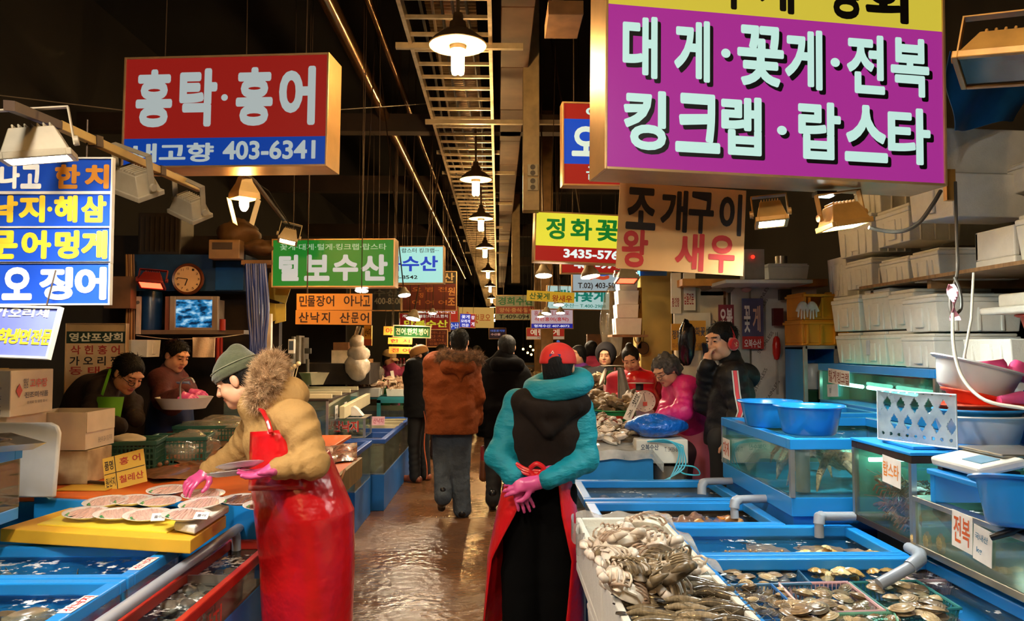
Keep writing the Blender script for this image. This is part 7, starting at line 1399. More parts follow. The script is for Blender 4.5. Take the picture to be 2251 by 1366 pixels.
def head_mesh(J, h, hk=1.):
    c = A(J['head']); r, f, u = axes(J); M = np.stack([r, f, u], 1); k = J.get('k', 1.) * hk; Q = lambda x, y, z: c + (r * x + f * y + u * z) * k
    nb = A(J['neck']); lo, hi = bounds([c - .15, c + .15, nb], .05); S = Sculpt(lo, hi, h)
    E = lambda p, rad, kk=.02: S.ell(Q(*p), A(rad) * k, kk * k, M)
    E((0, -.012, .03), (.074, .092, .082)); E((0, .022, -.038), (.058, .066, .078), .03); E((0, .066, -.088), (.026, .024, .022), .03)
    for s in (-1, 1): E((s * .036, .06, -.03), (.028, .025, .026), .02); E((s * .05, .02, -.065), (.02, .035, .03), .03)
    E((0, .075, .036), (.052, .02, .014), .02)
    for s in (-1, 1): S.cut(Q(s * .031, .100, .012), A((.017, .014, .010)) * k, .012 * k, M); E((s * .031, .078, .010), (.0135, .013, .0115), .003)
    S.cap(Q(0, .090, .014), Q(0, .108, -.020), .008 * k, .0125 * k, .012); E((-.012, .097, -.024), (.009, .010, .008), .006); E((.012, .097, -.024), (.009, .010, .008), .006)
    E((0, .086, -.053), (.023, .012, .007), .006); E((0, .084, -.064), (.020, .012, .008), .006)
    for s in (-1, 1): E((s * .076, -.008, -.004), (.010, .02, .032), .008)
    S.cap(Q(0, -.018, -.07), nb, .05 * k, .056 * k, .03)
    mb = S.into(MB()); V = A(mb.v); reg = [(1, (0, .092, -.0585), (.024, .02, .012)), (2, (-.031, .085, .033), (.021, .025, .0045)), (2, (.031, .085, .033), (.021, .025, .0045)), (3, (-.031, .088, .009), (.014, .012, .0045)), (3, (.031, .088, .009), (.014, .012, .0045))]
    C_ = np.array([V[list(q)].mean(0) for q in mb.f]); L_ = (C_ - c) @ M / k; mi = np.zeros(len(mb.f), int)
    for m, p, rad in reg: mi[(((L_ - A(p)) / A(rad)) ** 2).sum(1) < 1] = m
    mb.mi = mi.tolist(); return mb, Q, M, k
def torso_sdf(S, J, t=.125, hem=None, arms=(.07, .06, .048), long=1., k=.05, sleeve=True):
    p, c, n = A(J['pel']), A(J['chest']), A(J['neck']); ax = nz(A(J['shR']) - A(J['shL'])); g = J.get('k', 1.)
    hx = nz(A(J['hipR']) - A(J['hipL']))
    for s in (-1, 1):
        S.cap(p + hx * .07 * s * g, c + ax * .075 * s * g, t * g, (t + .005) * g, k); sh = A(J['shR'] if s > 0 else J['shL']); S.cap(c + ax * .075 * s * g, sh - ax * s * .05 * g - (n - c) * .1, (t + .003) * g, t * .68 * g, k)
        S.cap(sh - ax * .03 * s, n - (n - c) * .1, t * .6 * g, t * .52 * g, k)
        if hem is not None: S.cap(p + hx * .07 * s * g, p + hx * .08 * s * g + A((0, 0, hem)) - A((0, 0, p[2])) - A((0, 0, .12)), t * g, (t + .012) * long * g, k)
        if sleeve:
            q = 'R' if s > 0 else 'L'; el, wr = A(J['el' + q]), A(J['wr' + q]); S.cap(sh, el, arms[0] * g, arms[1] * g, .04).cap(el, wr, arms[1] * g, arms[2] * g, .03)
def person(label, J, skin_m=None, top=None, pants=None, shoes=shoe_b, hair=None, hm=ink, hands=None, h=.006, bodyh=.016, group=None):
    T = thing('person', label, 'person', tuple(J['base']), group); T['_'] = 0; del T['_']
    mb, Q, M, k = head_mesh(J, h); g = J.get('k', 1.)
    P = [J[n] for n in J if n[:2] in ('pe', 'ch', 'ne', 'sh', 'el', 'wr', 'hi', 'kn', 'an')]; lo, hi = bounds(P, .16); S = Sculpt(lo, hi, bodyh)
    torso_sdf(S, J, .085, None, (.042, .036, .028))
    for q in 'LR':
        S.cap(J['hip' + q], J['kn' + q], .075 * g, .05 * g, .04).cap(J['kn' + q], J['an' + q], .05 * g, .036 * g, .03); an = A(J['an' + q]); S.cap(an - A((0, 0, .03)), an + A(J.get('foot' + q, J['bf'])) * .09 - A((0, 0, .03)), .03, .022, .02)
    S.into(mb); mb.mi += [0] * (len(mb.f) - len(mb.mi))
    for hd in hands or ():
        w = A(hd[0]); lo, hi = w - .24, w + .24; S = Sculpt(lo, hi, max(.004, h * .8)); hand(S, *hd); S.into(mb); mb.mi += [0] * (len(mb.f) - len(mb.mi))
    mb.build('body', [skin_m or skin, lip, brow_m, eye_m], T, ang=3)
    if top:
        o = dict(t=.125, hem=None, arms=(.07, .06, .048), cut=None, noise=.006, ring=.003, h=.011, collar=.062, long=1., name='jacket'); o.update(top)
        hemz = o['hem']; lo, hi = bounds([J[n] for n in ('pel', 'chest', 'neck', 'shL', 'shR', 'elL', 'elR', 'wrL', 'wrR')], .19)
        if hemz is not None: lo[2] = min(lo[2], hemz - .03)
        S = Sculpt(lo, hi, o['h']); torso_sdf(S, J, o['t'], hemz, o['arms'], o['long'])
        if o['collar']: S.cap(A(J['neck']) - A((0, 0, .02)), A(J['neck']) + (A(J['head']) - A(J['neck'])) * .22, (o['collar'] + .012) * g, o['collar'] * g, .03)
        for q in 'LR': S.rings(J['sh' + q], J['el' + q], o['ring'], .075, .13).rings(J['el' + q], J['wr' + q], o['ring'], .055, .11)
        S.noise(o['noise'], 19, 3).noise(o['noise'] * .5, 42, 4)
        if hemz is not None: S.plane((0, 0, hemz), (0, 0, -1))
        for q in 'LR':
            pass
        S.cut(A(J['neck']) + (A(J['head']) - A(J['neck'])) * .42, (.05, .05, .06), .01)
        S.into(MB()).build(o['name'], o['m'], T, ang=3)
    if pants:
        o = dict(r=(.105, .075, .07), noise=.006, h=.012); o.update(pants); lo, hi = bounds([J[n] for n in ('pel', 'hipL', 'hipR', 'knL', 'knR', 'anL', 'anR')], .14); S = Sculpt(lo, hi, o['h']); p = A(J['pel'])
        for q in 'LR': S.cap(p, J['hip' + q], .11 * g, o['r'][0] * g, .05).cap(J['hip' + q], J['kn' + q], o['r'][0] * g, o['r'][1] * g, .04).cap(J['kn' + q], A(J['an' + q]) - A((0, 0, .02)), o['r'][1] * g, o['r'][2] * g, .03)
        for q in 'LR': S.rings(J['kn' + q], A(J['an' + q]), .0025, .08, .12)
        S.noise(o['noise'], 14, 8); S.plane((0, 0, p[2] + .10), (0, 0, 1)); S.into(MB()).build('trousers', o['m'], T, ang=3)
    if shoes:
        for q in 'LR':
            an = A(J['an' + q]); f = nz(J.get('foot' + q, J['bf'])); toe = an + f * .15 - A((0, 0, .048)) * (1 if abs(f[2]) < .3 else 0); heel = an - f * .05 - A((0, 0, .045)) * (1 if abs(f[2]) < .3 else 0)
            lo, hi = bounds([toe, heel, an], .07); S = Sculpt(lo, hi, .008); S.cap(heel, toe, .042, .038, .02).cap(an, an - A((0, 0, .03)) + f * .04, .045, .045, .03)
            if abs(f[2]) < .3: S.plane((0, 0, .004), (0, 0, -1))
            S.into(MB()).build('shoe', shoes, T, ang=3)
    if hair: hair_mesh(T, J, Q, M, k, hair, hm, h)
    return T, Q, M, k
def hair_mesh(T, J, Q, M, k, style, m, h):
    c = A(J['head']); S = Sculpt(c - .19, c + .19, max(.005, h)); E = lambda p, rad, kk=.02: S.ell(Q(*p), A(rad) * k, kk, M); X = lambda p, rad, kk=.012: S.cut(Q(*p), A(rad) * k, kk, M)
    big = .012 if style == 'curly' else 0
    E((0, -.02, .034), (.084 + big, .100 + big, .088 + big)); E((0, -.055, -.03), (.07 + big, .055 + big, .06 + big), .03)
    if style == 'bob': [E((s * .062, -.02, -.06), (.03, .06, .08), .03) for s in (-1, 1)]
    if style == 'bun': E((0, -.05, .115), (.04, .04, .035), .02)
    if style == 'long': E((0, -.05, -.11), (.075, .04, .09), .03)
    X((0, .105, -.04), (.078, .075, .122 if style != 'fringe' else .10)); X((0, .03, -.09), (.2, .08, .07))
    if style == 'short': [X((s * .085, .0, -.035), (.03, .05, .05)) for s in (-1, 1)]
    if style == 'curly': S.noise(.010, 75, 5).noise(.006, 140, 6)
    else: S.noise(.0025, 90, 5, (1, 1, .3))
    mb = S.into(MB())
    if h <= .0075 and style in ('short', 'fringe'):
        V = A(mb.v); rg = np.random.RandomState(4); cc = Q(0, -.02, .03)
        for i in rg.randint(0, len(V), 420):
            p = V[i]; n_ = nz(p - cc); d = nz(-M[:, 2] - n_ * (n_ @ -M[:, 2]) + rg.normal(size=3) * .25 - M[:, 1] * .2); mb.tube([p, p + d * .014 + n_ * .003, p + d * .032 + n_ * .002], [.0022, .0018, .0004], 4, False)
    mb.build('hair', m, T, ang=3)
def sheet_part(T, name, m, rows, front, c0=None, n=(28, 24), th=.005, wav=.012, ph=0.):
    """cloth wrapped about a vertical axis: rows of (centre, rx, half angle from, to); angles from the front heading"""
    fr = nz(front); rt = np.cross(fr, A((0, 0, 1)))
    def fn(u, v):
        q = v * (len(rows) - 1); i = min(int(q), len(rows) - 2); t = q - i; t = t * t * (3 - 2 * t); a, b = rows[i], rows[i + 1]
        c = A(a[0]) * (1 - t) + A(b[0]) * t; rx = a[1] * (1 - t) + b[1] * t; ry = a[2] * (1 - t) + b[2] * t; t0 = a[3] * (1 - t) + b[3] * t; t1 = a[4] * (1 - t) + b[4] * t; ang = R(t0 + (t1 - t0) * u)
        w = 1 + wav * v * 6 * math.sin(u * 15 + ph + 2 * v) * .3
        return c + rt * rx * math.sin(ang) * w + fr * ry * math.cos(ang) * w
    MB().sheet(fn, n[0], n[1], th).build(name, m, T, ang=2)
def cap_part(T, Q, M, k, m, brim_m=None, back=False, name='cap', s=1.0, brim_dir=1):
    c = A(Q(0, 0, 0)); S = Sculpt(c - .2, c + .2, .006); S.ell(Q(0, -.008, .045), A((.090, .108, .078)) * k * s, .0, M).ell(Q(0, -.01, .02), A((.091, .108, .04)) * k * s, .02, M); nrm = Vector(-M[:, 2]) 
    S.plane(Q(0, 0, .012), nrm); 
    if back: S.cut(Q(0, -.115, .018), A((.034, .05, .026)) * k, .004, M)
    S.into(MB()).build(name, m, T, ang=3)
    b = MB(); b.sheet(lambda u, v: Q((u - .5) * 2 * .085 * (1 - .25 * v * v) * s, (.085 + .085 * v * (1 - (2 * u - 1) ** 2 * .55)) * s * brim_dir, .018 - .03 * v - .022 * (2 * u - 1) ** 2), 14, 8, .004); b.build('brim', brim_m or m, T, ang=2)
    b = MB(); b.ell(Q(0, -.008, .125 * s), .009, 8, 6); b.build('button', brim_m or m, T)
def fur(T, pts, r, m, n=700, L=.045, name='fur_trim', seed=1):
    rg = np.random.RandomState(seed); P = A(pts); lo, hi = bounds(P, r + .02); S = Sculpt(lo, hi, .008)
    for a, b in zip(P, P[1:]): S.cap(a, b, r, r, .02)
    S.noise(.006, 60, 2); mb = S.into(MB()); V = A(mb.v); cen = P.mean(0)
    for i in rg.randint(0, len(V), n):
        p = V[i]; j = np.argmin(((P - p) ** 2).sum(1)); d = nz(nz(p - P[j]) + rg.normal(size=3) * .45); q = p + d * L * rg.uniform(.4, 1); mb.tube([p, (p + q) / 2 + rg.normal(size=3) * .006, q + rg.normal(size=3) * .006], [.0009, .0008, .0003], 3, False)
    mb.build(name, m, T, ang=3)
pinkg = mat('pink_rubber_glove', 'd0508c', .35, var=.06, coat=.3, bump=.1, bscale=60); vinyl = mat('red_vinyl', 'c8141a', .28, var=.05, scale=3, coat=.5, bump=.8, bscale=4, bdist=.05)
def glove(T, w, e, d, n, side, curl, m=pinkg, k=1.08, h=.004, spread=.12):
    w, e = A(w), A(e); lo, hi = w - .24, w + .24; S = Sculpt(lo, hi, h); hand(S, w, d, n, side, curl, k, spread); a = nz(e - w); S.cap(w, w + a * .09, .033, .043, .02).cap(w + a * .085, w + a * .095, .045, .046, .006); S.rings(w, w + a * .1, .0018, .012, .1); S.noise(.0012, 70, 2); S.plane(w + a * .135, a); S.into(MB()).build('rubber_glove', m, T, ang=3)

# --- stooping vendor, khaki coat, red apron
J = dict(base=A((-.86, 3.5, 0)), k=.97, fwd=nz((-.9, .0, -.45)), up=A((-.3, .05, .95)), bf=A((-.9, .2, 0)), pel=px(650, 1105, 3.52), chest=px(622, 968, 3.54), neck=px(567, 892, 3.55), head=px(524, 838, 3.55),
         shL=px(655, 925, 3.36), elL=px(688, 1018, 3.28), wrL=px(615, 1030, 3.22), shR=px(575, 925, 3.76), elR=px(520, 1000, 3.86), wrR=px(462, 1035, 3.82), hipL=A((-.86, 3.42, .86)), hipR=A((-.86, 3.60, .86)), knL=A((-.87, 3.42, .46)), knR=A((-.88, 3.6, .46)), anL=A((-.84, 3.42, .085)), anR=A((-.84, 3.6, .085)))
khaki = mat('khaki_cotton', 'a88450', .8, var=.1, scale=6, bump=1, bscale=9, spec=.2, bdist=.03)
T, Q, M, k = person('person in a khaki fur-hooded coat and red apron bending over the fish plates', J, top=dict(m=khaki, t=.14, hem=.97, arms=(.08, .068, .052), noise=.006, ring=.004, h=.009, collar=.075), pants=dict(m=mat('dark_trousers', '14141a', .8)), hair='under', h=.004)
c = A(Q(0, 0, 0)); S = Sculpt(c - .2, c + .2, .005); S.ell(Q(0, -.015, .045), A((.094, .112, .092)), 0, M).cap(Q(0, -.03, .10), Q(0, -.05, .135), .05, .03, .05); S.ell(Q(0, -.012, .052), A((.099, .117, .036)), .006, M); S.noise(.003, 45, 3); S.plane(Q(0, 0, .026), Vector(-M[:, 2])); S.into(MB()).build('beanie', mat('olive_wool', '4c5038', .95, var=.12, scale=60, bump=.4, bscale=120, sheen=.3), T, ang=3)
b = MB(); b.tube([Q(.0965 * math.cos(t), -.012 + .1145 * math.sin(t), .074) for t in [i * math.pi / 16 for i in range(33)]], .0022, 5, False); b.build('seam', paint('8a8a70'), T)
S = Sculpt(px(570, 930, 3.6) - .22, px(680, 800, 3.5) + .22, .009); S.cap(px(585, 885, 3.44), px(635, 870, 3.5), .05, .075, .05).cap(px(635, 870, 3.5), px(640, 890, 3.62), .07, .06, .05).cap(px(590, 865, 3.64), px(640, 880, 3.6), .05, .06, .05); S.noise(.008, 22, 5); S.into(MB()).build('hood', khaki, T, ang=3)
fur(T, [px(572, 868, 3.42), px(586, 845, 3.42), px(590, 822, 3.46), px(598, 808, 3.54), px(592, 812, 3.64)], .042, mat('tan_fur', 'a87c4c', .8, var=.35, scale=30, col2='ecc89c'), 9000, .058)
ax = [(px(636, 990, 3.5), .20, .165, -150, 70), (px(652, 1062, 3.5), .225, .19, -155, 75), (px(668, 1120, 3.5), .24, .205, -158, 75), (px(676, 1250, 3.5), .22, .19, -155, 75), (px(676, 1420, 3.5), .21, .175, -150, 75)]
sheet_part(T, 'apron', vinyl, ax, (-.75, -.66, 0), n=(40, 40), wav=.03)
b = MB(); b.sheet(lambda u, v: px(552 + (548 - 552) * v + (68 + 52 * v) * u, 950 + 130 * v - 4 * u, 3.27 - .02 * v + .2 * (u - .5) ** 2 + .06 * (1 - u)) , 12, 10, .005); b.build('apron_bib', vinyl, T, ang=2)
b = MB(); b.tube([px(560, 895, 3.44), px(578, 905, 3.35), px(590, 930, 3.29), px(596, 952, 3.27)], [.008, .010, .010, .010], 6); b.build('apron_strap', vinyl, T)
glove(T, J['wrL'], J['elL'], px(545, 1048, 3.16) - J['wrL'], (-.15, .1, -1), 1, [.25, .3, .35, .4]); glove(T, J['wrR'], J['elR'], px(402, 1072, 3.72) - J['wrR'], (.25, -.2, 1), -1, [.55, .6, .7, .75])
plate('upper plate held in the pink glove of the stooping vendor', px(528, 1030, 3.20), sash, .95, (R(-14), R(-7), R(10))); plate('lower plate held under the other in the pink glove', px(505, 1047, 3.20), sash, .92, (R(-10), R(-5), R(10)))

# --- woman seen from behind, teal sleeves, black vest, hands behind the back
J = stand(1186, 3.9, 0, 1.57); J.update(pel=px(1186, 1085, 3.9), chest=px(1200, 945, 3.9), neck=px(1218, 866, 3.9), head=px(1227, 806, 3.92), fwd=nz((.22, 1, -.03)), shL=px(1138, 892, 3.9), elL=px(1098, 1000, 3.84), wrL=px(1128, 1052, 3.74), shR=px(1270, 895, 3.9), elR=px(1287, 1010, 3.84), wrR=px(1205, 1056, 3.70), k=.98)
teal_m = mat('teal_nylon', '067888', .6, var=.08, bump=1, bscale=11, stretch=(1, 1, 2.4), spec=.3, bdist=.018); vest_m = mat('black_vest', '1a130f', .95, var=.3, scale=5, bump=.6, bscale=16, spec=.15)
T, Q, M, k = person('person in a red cap and teal jacket with pink gloves clasped behind the back', J, top=dict(m=teal_m, t=.10, arms=(.078, .066, .052), ring=.0018, noise=.006, h=.009, collar=.07), pants=dict(m=mat('black_trousers', '050505', .95, spec=.1), r=(.10, .10, .095)), hair='long', h=.004)
S = Sculpt(px(1080, 1060, 3.9) - .3, px(1310, 840, 3.9) + .3, .009); J2 = dict(J, shL=px(1160, 892, 3.9), shR=px(1258, 895, 3.9)); torso_sdf(S, J2, .124, None, sleeve=False); S.cap(px(1150, 884, 3.84), px(1270, 888, 3.84), .066, .066, .05); S.cap(px(1160, 892, 3.78), px(1204, 948, 3.755), .042, .03, .012).cap(px(1262, 895, 3.78), px(1206, 948, 3.755), .042, .03, .012).cap(px(1185, 900, 3.77), px(1235, 902, 3.77), .05, .05, .02).noise(.004, 20, 5).noise(.003, 45, 2)
S.plane(px(1200, 1036, 3.9), (0, 0, -1)); S.cut(px(1220, 842, 3.95), (.075, .08, .07), .02); S.into(MB()).build('vest', vest_m, T, ang=3)
S = Sculpt(px(1150, 880, 3.9) - .17, px(1300, 815, 3.9) + .17, .008); P = [px(1228, 843, 3.9) + A((.122 * math.sin(t), .10 * math.cos(t) - .02, .028 * math.sin(t + .6) - .022 * (1 - math.cos(t)) * .3)) for t in [i * math.pi / 10 for i in range(21)]]
for a, b in zip(P, P[1:]): S.cap(a, b, .050, .050, .02)
S.noise(.005, 24, 3).noise(.002, 60, 3); S.into(MB()).build('hood_collar', teal_m, T, ang=3)
redcap = mat('red_cap', 'c41c18', .7, var=.05, bump=.2, bscale=150); bluecap = paint('2a64c0', .6); cap_part(T, Q, M, k, redcap, bluecap, True, s=1.02)
b = MB(); mm = frame(Q(.045, -.088, .038), -M[:, 1] + M[:, 0] * .75, M[:, 0]); 
for a0, b0 in (((-.013, -.011), (.013, -.011)), ((.013, -.011), (0, .013)), ((0, .013), (-.013, -.011)), ((-.005, -.006), (.003, .004))): b.bar(mm @ Vector((*a0, .008)), mm @ Vector((*b0, .008)), .0022, .002)
mm = frame(Q(-.012, -.112, .070), -M[:, 1] + M[:, 2] * .25, M[:, 0])
for a0, b0 in (((-.007, -.006), (.007, -.006)), ((.007, -.006), (0, .007)), ((0, .007), (-.007, -.006))): b.bar(mm @ Vector((*a0, .006)), mm @ Vector((*b0, .006)), .0016, .0015)
b.build('triangle_mark', paint('e8e0d8'), T, smooth=False)
b = MB(); b.box((0, 0, 0), (.055, .006, .012), Matrix.Translation(Q(0, -.112, .055)) @ Matrix(M.tolist()).to_4x4()); b.build('cap_lettering', paint('20286a'), T, smooth=False)
rows = [(px(1186, 1040, 3.9), .165, .15, -160, 150), (px(1180, 1120, 3.9), .20, .175, -145, 145), (px(1176, 1220, 3.9), .235, .20, -114, 132), (px(1172, 1390, 3.9), .25, .22, -100, 146)]
sheet_part(T, 'apron', vinyl, rows, (0, 1, 0), n=(44, 30), wav=.012); b = MB()
for z in (0, .018, .034): b.tube([px(1135, 1030 - z * 300, 3.74), px(1160, 1043 - z * 300, 3.715), px(1200, 1046 - z * 300, 3.715), px(1245, 1040 - z * 300, 3.75)], .009, 8)
b.tube([px(1165, 1030, 3.71), px(1180, 1020, 3.70), px(1196, 1032, 3.70), px(1178, 1048, 3.70), px(1164, 1036, 3.71)], .012, 8); b.build('apron_tie', vinyl, T)
glove(T, J['wrL'], J['elL'], px(1158, 1118, 3.72) - J['wrL'], (.35, -1, .1), -1, [.12, .15, .2, .28], k=1.1); glove(T, px(1176, 1062, 3.70), J['elR'], px(1118, 1070, 3.70) - px(1176, 1062, 3.70), (-.1, -1, .35), -1, [.5, .55, .6, .6], k=1.08)

# --- passers-by seen from behind
brown = mat('rust_parka', '7a3a14', .8, var=.15, scale=5, bump=1, bscale=8, spec=.2, bdist=.04); jeans = mat('blue_jeans', '3c4650', .85, var=.3, scale=7, bump=1, bscale=12, bdist=.03)
J = stand(993, 7.3, -2, 1.75); J.update(elL=px(950, 868, 7.3), wrL=px(957, 925, 7.22), elR=px(1046, 868, 7.3), wrR=px(1048, 925, 7.4), knL=px(976, 1010, 7.38), anL=px(973, 1088, 7.22), footL=nz((-.1, .45, -.9)), knR=px(1012, 1015, 7.35), head=px(1010, 752, 7.34))
T, Q, M, k = person('person in a rust brown fur-hooded parka and jeans walking away', J, top=dict(m=brown, t=.155, hem=.775, arms=(.088, .078, .06), noise=.008, ring=.003, long=1.04), pants=dict(m=jeans, r=(.105, .088, .082)), hair='short', h=.007)
fur(T, [px(966, 792, 7.25), px(978, 782, 7.18), px(1000, 788, 7.12), px(1026, 790, 7.12), px(1044, 786, 7.2), px(1050, 792, 7.32)], .05, mat('brown_fur', '5c3c22', .85, var=.4, scale=30, col2='8a6440'), 3600, .05)
S = Sculpt(px(960, 850, 7.2) - .25, px(1050, 770, 7.2) + .2, .011); S.cap(px(985, 806, 7.14), px(1032, 806, 7.14), .075, .07, .06).cap(px(1012, 812, 7.12), px(1014, 838, 7.13), .05, .02, .05).noise(.006, 22, 1); S.into(MB()).build('hood', brown, T, ang=3)
black = mat('black_parka', '060404', .95, var=.25, scale=6, bump=.6, bscale=16, spec=.15)
J = stand(1106, 7.7, 0, 1.75); J.update(knL=px(1086, 1030, 7.7), anL=px(1083, 1094, 7.55), footL=nz((0, .5, -.85)), head=px(1114, 764, 7.73), shL=px(1072, 826, 7.7), shR=px(1146, 826, 7.7), elL=px(1058, 890, 7.7), wrL=px(1060, 945, 7.62), elR=px(1160, 890, 7.7), wrR=px(1158, 945, 7.75))
T, Q, M, k = person('person in a long black hooded coat walking away left of the red cap', J, top=dict(m=black, t=.16, hem=.70, arms=(.088, .076, .06), long=1.06), pants=dict(m=paint('0c0a0a', .8)), hair='short', h=.008)
S = Sculpt(px(1060, 850, 7.55) - .25, px(1160, 770, 7.55) + .12, .011); S.cap(px(1092, 802, 7.57), px(1138, 802, 7.57), .075, .07, .06).noise(.005, 22, 1); S.into(MB()).build('hood', black, T, ang=3)
T = thing('handbag', 'red and brown bag hanging at the black coated walker\'s left side', 'bag', px(1062, 1060, 7.75).tolist()); S = Sculpt(px(1050, 1070, 7.75) - .1, px(1075, 980, 7.75) + .1, .009); S.cap(px(1063, 1050, 7.75), px(1064, 1015, 7.75), .045, .04, .03); S.into(MB()).build('body', paint('6a3a18', .4), T); S = Sculpt(px(1050, 1020, 7.75) - .1, px(1075, 960, 7.75) + .1, .009); S.cap(px(1064, 1010, 7.75), px(1062, 985, 7.75), .038, .028, .02); S.into(MB()).build('upper_panel', paint('8a1c1c', .4), T)
J = stand(925, 9.2, 62, 1.66); J.update(head=px(922, 782, 9.2), fwd=nz((-.92, -.1, -.32)), wrL=px(918, 905, 9.05), elL=px(935, 870, 9.1), wrR=px(912, 905, 9.3))
T, Q, M, k = person('person in a tan cap and black jacket looking down at the tanks', J, top=dict(m=mat('black_jacket', '070709', .85, var=.2, bump=.5, bscale=14, spec=.2), t=.15, hem=.76, arms=(.082, .072, .058)), pants=dict(m=paint('0c0c0e', .8)), hair='short', h=.008, shoes=paint('8a4a30', .5))
cap_part(T, Q, M, k, mat('tan_cap', '9a6a34', .8, var=.1), s=1.05)
b = MB(); b.sheet(lambda u, v: (-.845 + .012 * math.sin(9 * v) + .03 * (v - .5), 9.02 + .08 * u - .02, .84 - .78 * v), 3, 14, .004); b.build('orange_stripe', paint('b85018', .6), T)

# --- vendors of the left-hand stalls
J = stand(860, 11.35, -60, 1.52); J.update(head=px(856, 786, 11.35), fwd=nz((.9, -.3, -.2)), elR=px(868, 825, 11.15), wrR=px(892, 815, 11.1), elL=px(868, 822, 11.5), wrL=px(892, 813, 11.45))
T, Q, M, k = person('person in a beige cap and pink jacket behind the pale fish counter', J, top=dict(m=mat('pink_fleece', 'b8486e', .8), t=.13, arms=(.07, .062, .05)), pants=dict(m=paint('20201c')), hair='bob', h=.008, hands=[(J['wrR'], (1, -.1, .1), (0, -.3, 1), 1, .7)])
cap_part(T, Q, M, k, mat('beige_cap', 'c0a478', .8), s=1.05); sheet_part(T, 'apron', paint('16602c', .35), [(px(858, 835, 11.35), .15, .15, -110, 110), (px(858, 900, 11.35), .19, .19, -110, 110)], (.9, -.4, 0), n=(16, 8))
J = stand(190, 5.3, -60, 1.7); J.update(base=A((-2.86, 5.35, 0)), pel=px(172, 942, 5.35), chest=px(205, 872, 5.25), neck=px(243, 835, 5.15), head=px(283, 822, 5.05), fwd=nz((.70, -.45, -.62)), up=A((.45, -.2, .85)), shR=px(222, 862, 4.98), elR=px(205, 918, 4.85), wrR=px(262, 938, 4.85), shL=px(250, 848, 5.4), elL=px(288, 890, 5.45), wrL=px(300, 925, 5.3), k=1.02)
for q, dy in (('L', .1), ('R', -.1)): J['hip' + q] = J['pel'] + A((0, dy, -.03)); J['kn' + q] = A((-2.8, 5.35 + dy, .48)); J['an' + q] = A((-2.86, 5.35 + dy, .085))
T, Q, M, k = person('person in a dark brown sweater and lime green apron bending over the crates', J, top=dict(m=mat('brown_fleece', '22140e', .9, var=.2, bump=.3, bscale=60), t=.135, arms=(.085, .072, .055), h=.010, ring=.004), pants=dict(m=paint('1a1a1e')), hair='short', h=.005)
lime = mat('lime_apron', '6ab028', .5, var=.06); b = MB(); b.sheet(lambda u, v: px(216 + (248 - 216) * 0 - 24 * v + (56 + 16 * v) * u, 873 + 46 * v, 4.86 - .05 * math.sin(u * 3.1)), 10, 8, .005); b.build('apron', lime, T); b = MB(); b.sheet(lambda u, v: px(240 - 20 * v + 6 * u - 0 * v, 812 + 62 * v, 5.0 - .12 * math.sin(v * 2.0)), 2, 12, .004); b.build('apron_strap', lime, T); b = MB(); b.tube([Q(.078, 0, .012), Q(.074, .06, .010), Q(.05, .1, .006), Q(.012, .104, .006)], .0024, 5); b.tube([Q(.012, .106, .006), Q(.02, .108, -.012), Q(.04, .104, -.014), Q(.052, .096, .0)], .0022, 5); b.build('glasses', paint('1a1412', .3), T)
J = stand(372, 6.0, -58, 1.66, .1); J.update(head=px(388, 782, 5.95), fwd=nz((.78, -.45, -.42)), up=A((.25, -.1, .96)), neck=px(372, 818, 6.0), shR=px(352, 836, 5.82), elR=px(358, 880, 5.72), wrR=px(392, 868, 5.62), shL=px(384, 830, 6.15), elL=px(405, 870, 6.1), wrL=px(412, 862, 5.9))
T, Q, M, k = person('person in a maroon sweater and navy apron with pink gloves at the basin', J, top=dict(m=mat('maroon_knit', '4a1a18', .9, var=.2, bump=.3, bscale=70), t=.135, arms=(.08, .068, .05)), pants=dict(m=paint('14141c')), hair='short', h=.006)
glove(T, J['wrR'], J['elR'], (.8, -.1, -.15), (.1, -.5, 1), 1, .5); glove(T, J['wrL'], J['elL'], (.8, -.2, -.1), (.1, -.5, 1), -1, .5)
sheet_part(T, 'apron', mat('navy_apron', '14285c', .4, var=.08), [(px(372, 838, 5.97), .15, .155, -38, 30), (px(372, 880, 5.97), .165, .165, -90, 90), (px(372, 930, 5.98), .18, .18, -100, 100), (px(372, 1040, 6.0), .2, .2, -100, 100)], (.8, -.6, 0), n=(20, 16))

# --- vendors and customer on the right
J = stand(1600, 5.2, 64, 1.78); J.update(head=px(1585, 750, 5.2), fwd=nz((-.86, -.48, -.14)), up=A((0, 0, 1)), neck=px(1605, 800, 5.22), shL=px(1612, 828, 5.02), elL=px(1628, 902, 4.96), wrL=px(1610, 960, 4.93), shR=px(1572, 824, 5.38), elR=px(1554, 888, 5.28), wrR=px(1556, 806, 5.14), chest=px(1600, 862, 5.22), pel=px(1602, 950, 5.24))
T, Q, M, k = person('person in a black striped-sleeve parka and red earmuffs talking on a phone', J, top=dict(m=mat('black_nylon', '0a090b', .6, var=.2, bump=1, bscale=8, spec=.3, bdist=.02), t=.125, hem=.93, arms=(.084, .072, .056), noise=.009, ring=.0045, h=.010, long=1.0, collar=.085), pants=dict(m=paint('0c0c0e', .8)), hair='fringe', h=.0045, hands=[(J['wrR'], (-.05, -.12, 1), (-1, -.3, .1), -1, [.9, .95, 1., 1.], 1.05), (J['wrL'] + A((-.005, 0, -.02)), (-.1, 0, -1), (.3, -1, 0), 1, .5)])
S = Sculpt(px(1560, 860, 5.2) - .12, px(1670, 790, 5.2) + .15, .010); S.cap(px(1612, 812, 5.08), px(1640, 826, 5.22), .05, .085, .06).cap(px(1640, 826, 5.22), px(1622, 812, 5.36), .075, .05, .05).noise(.006, 24, 4); S.into(MB()).build('hood', bpy.data.materials['black_nylon'], T, ang=3)
em = mat('red_plush', 'b80e14', .9, var=.1, sheen=.5)
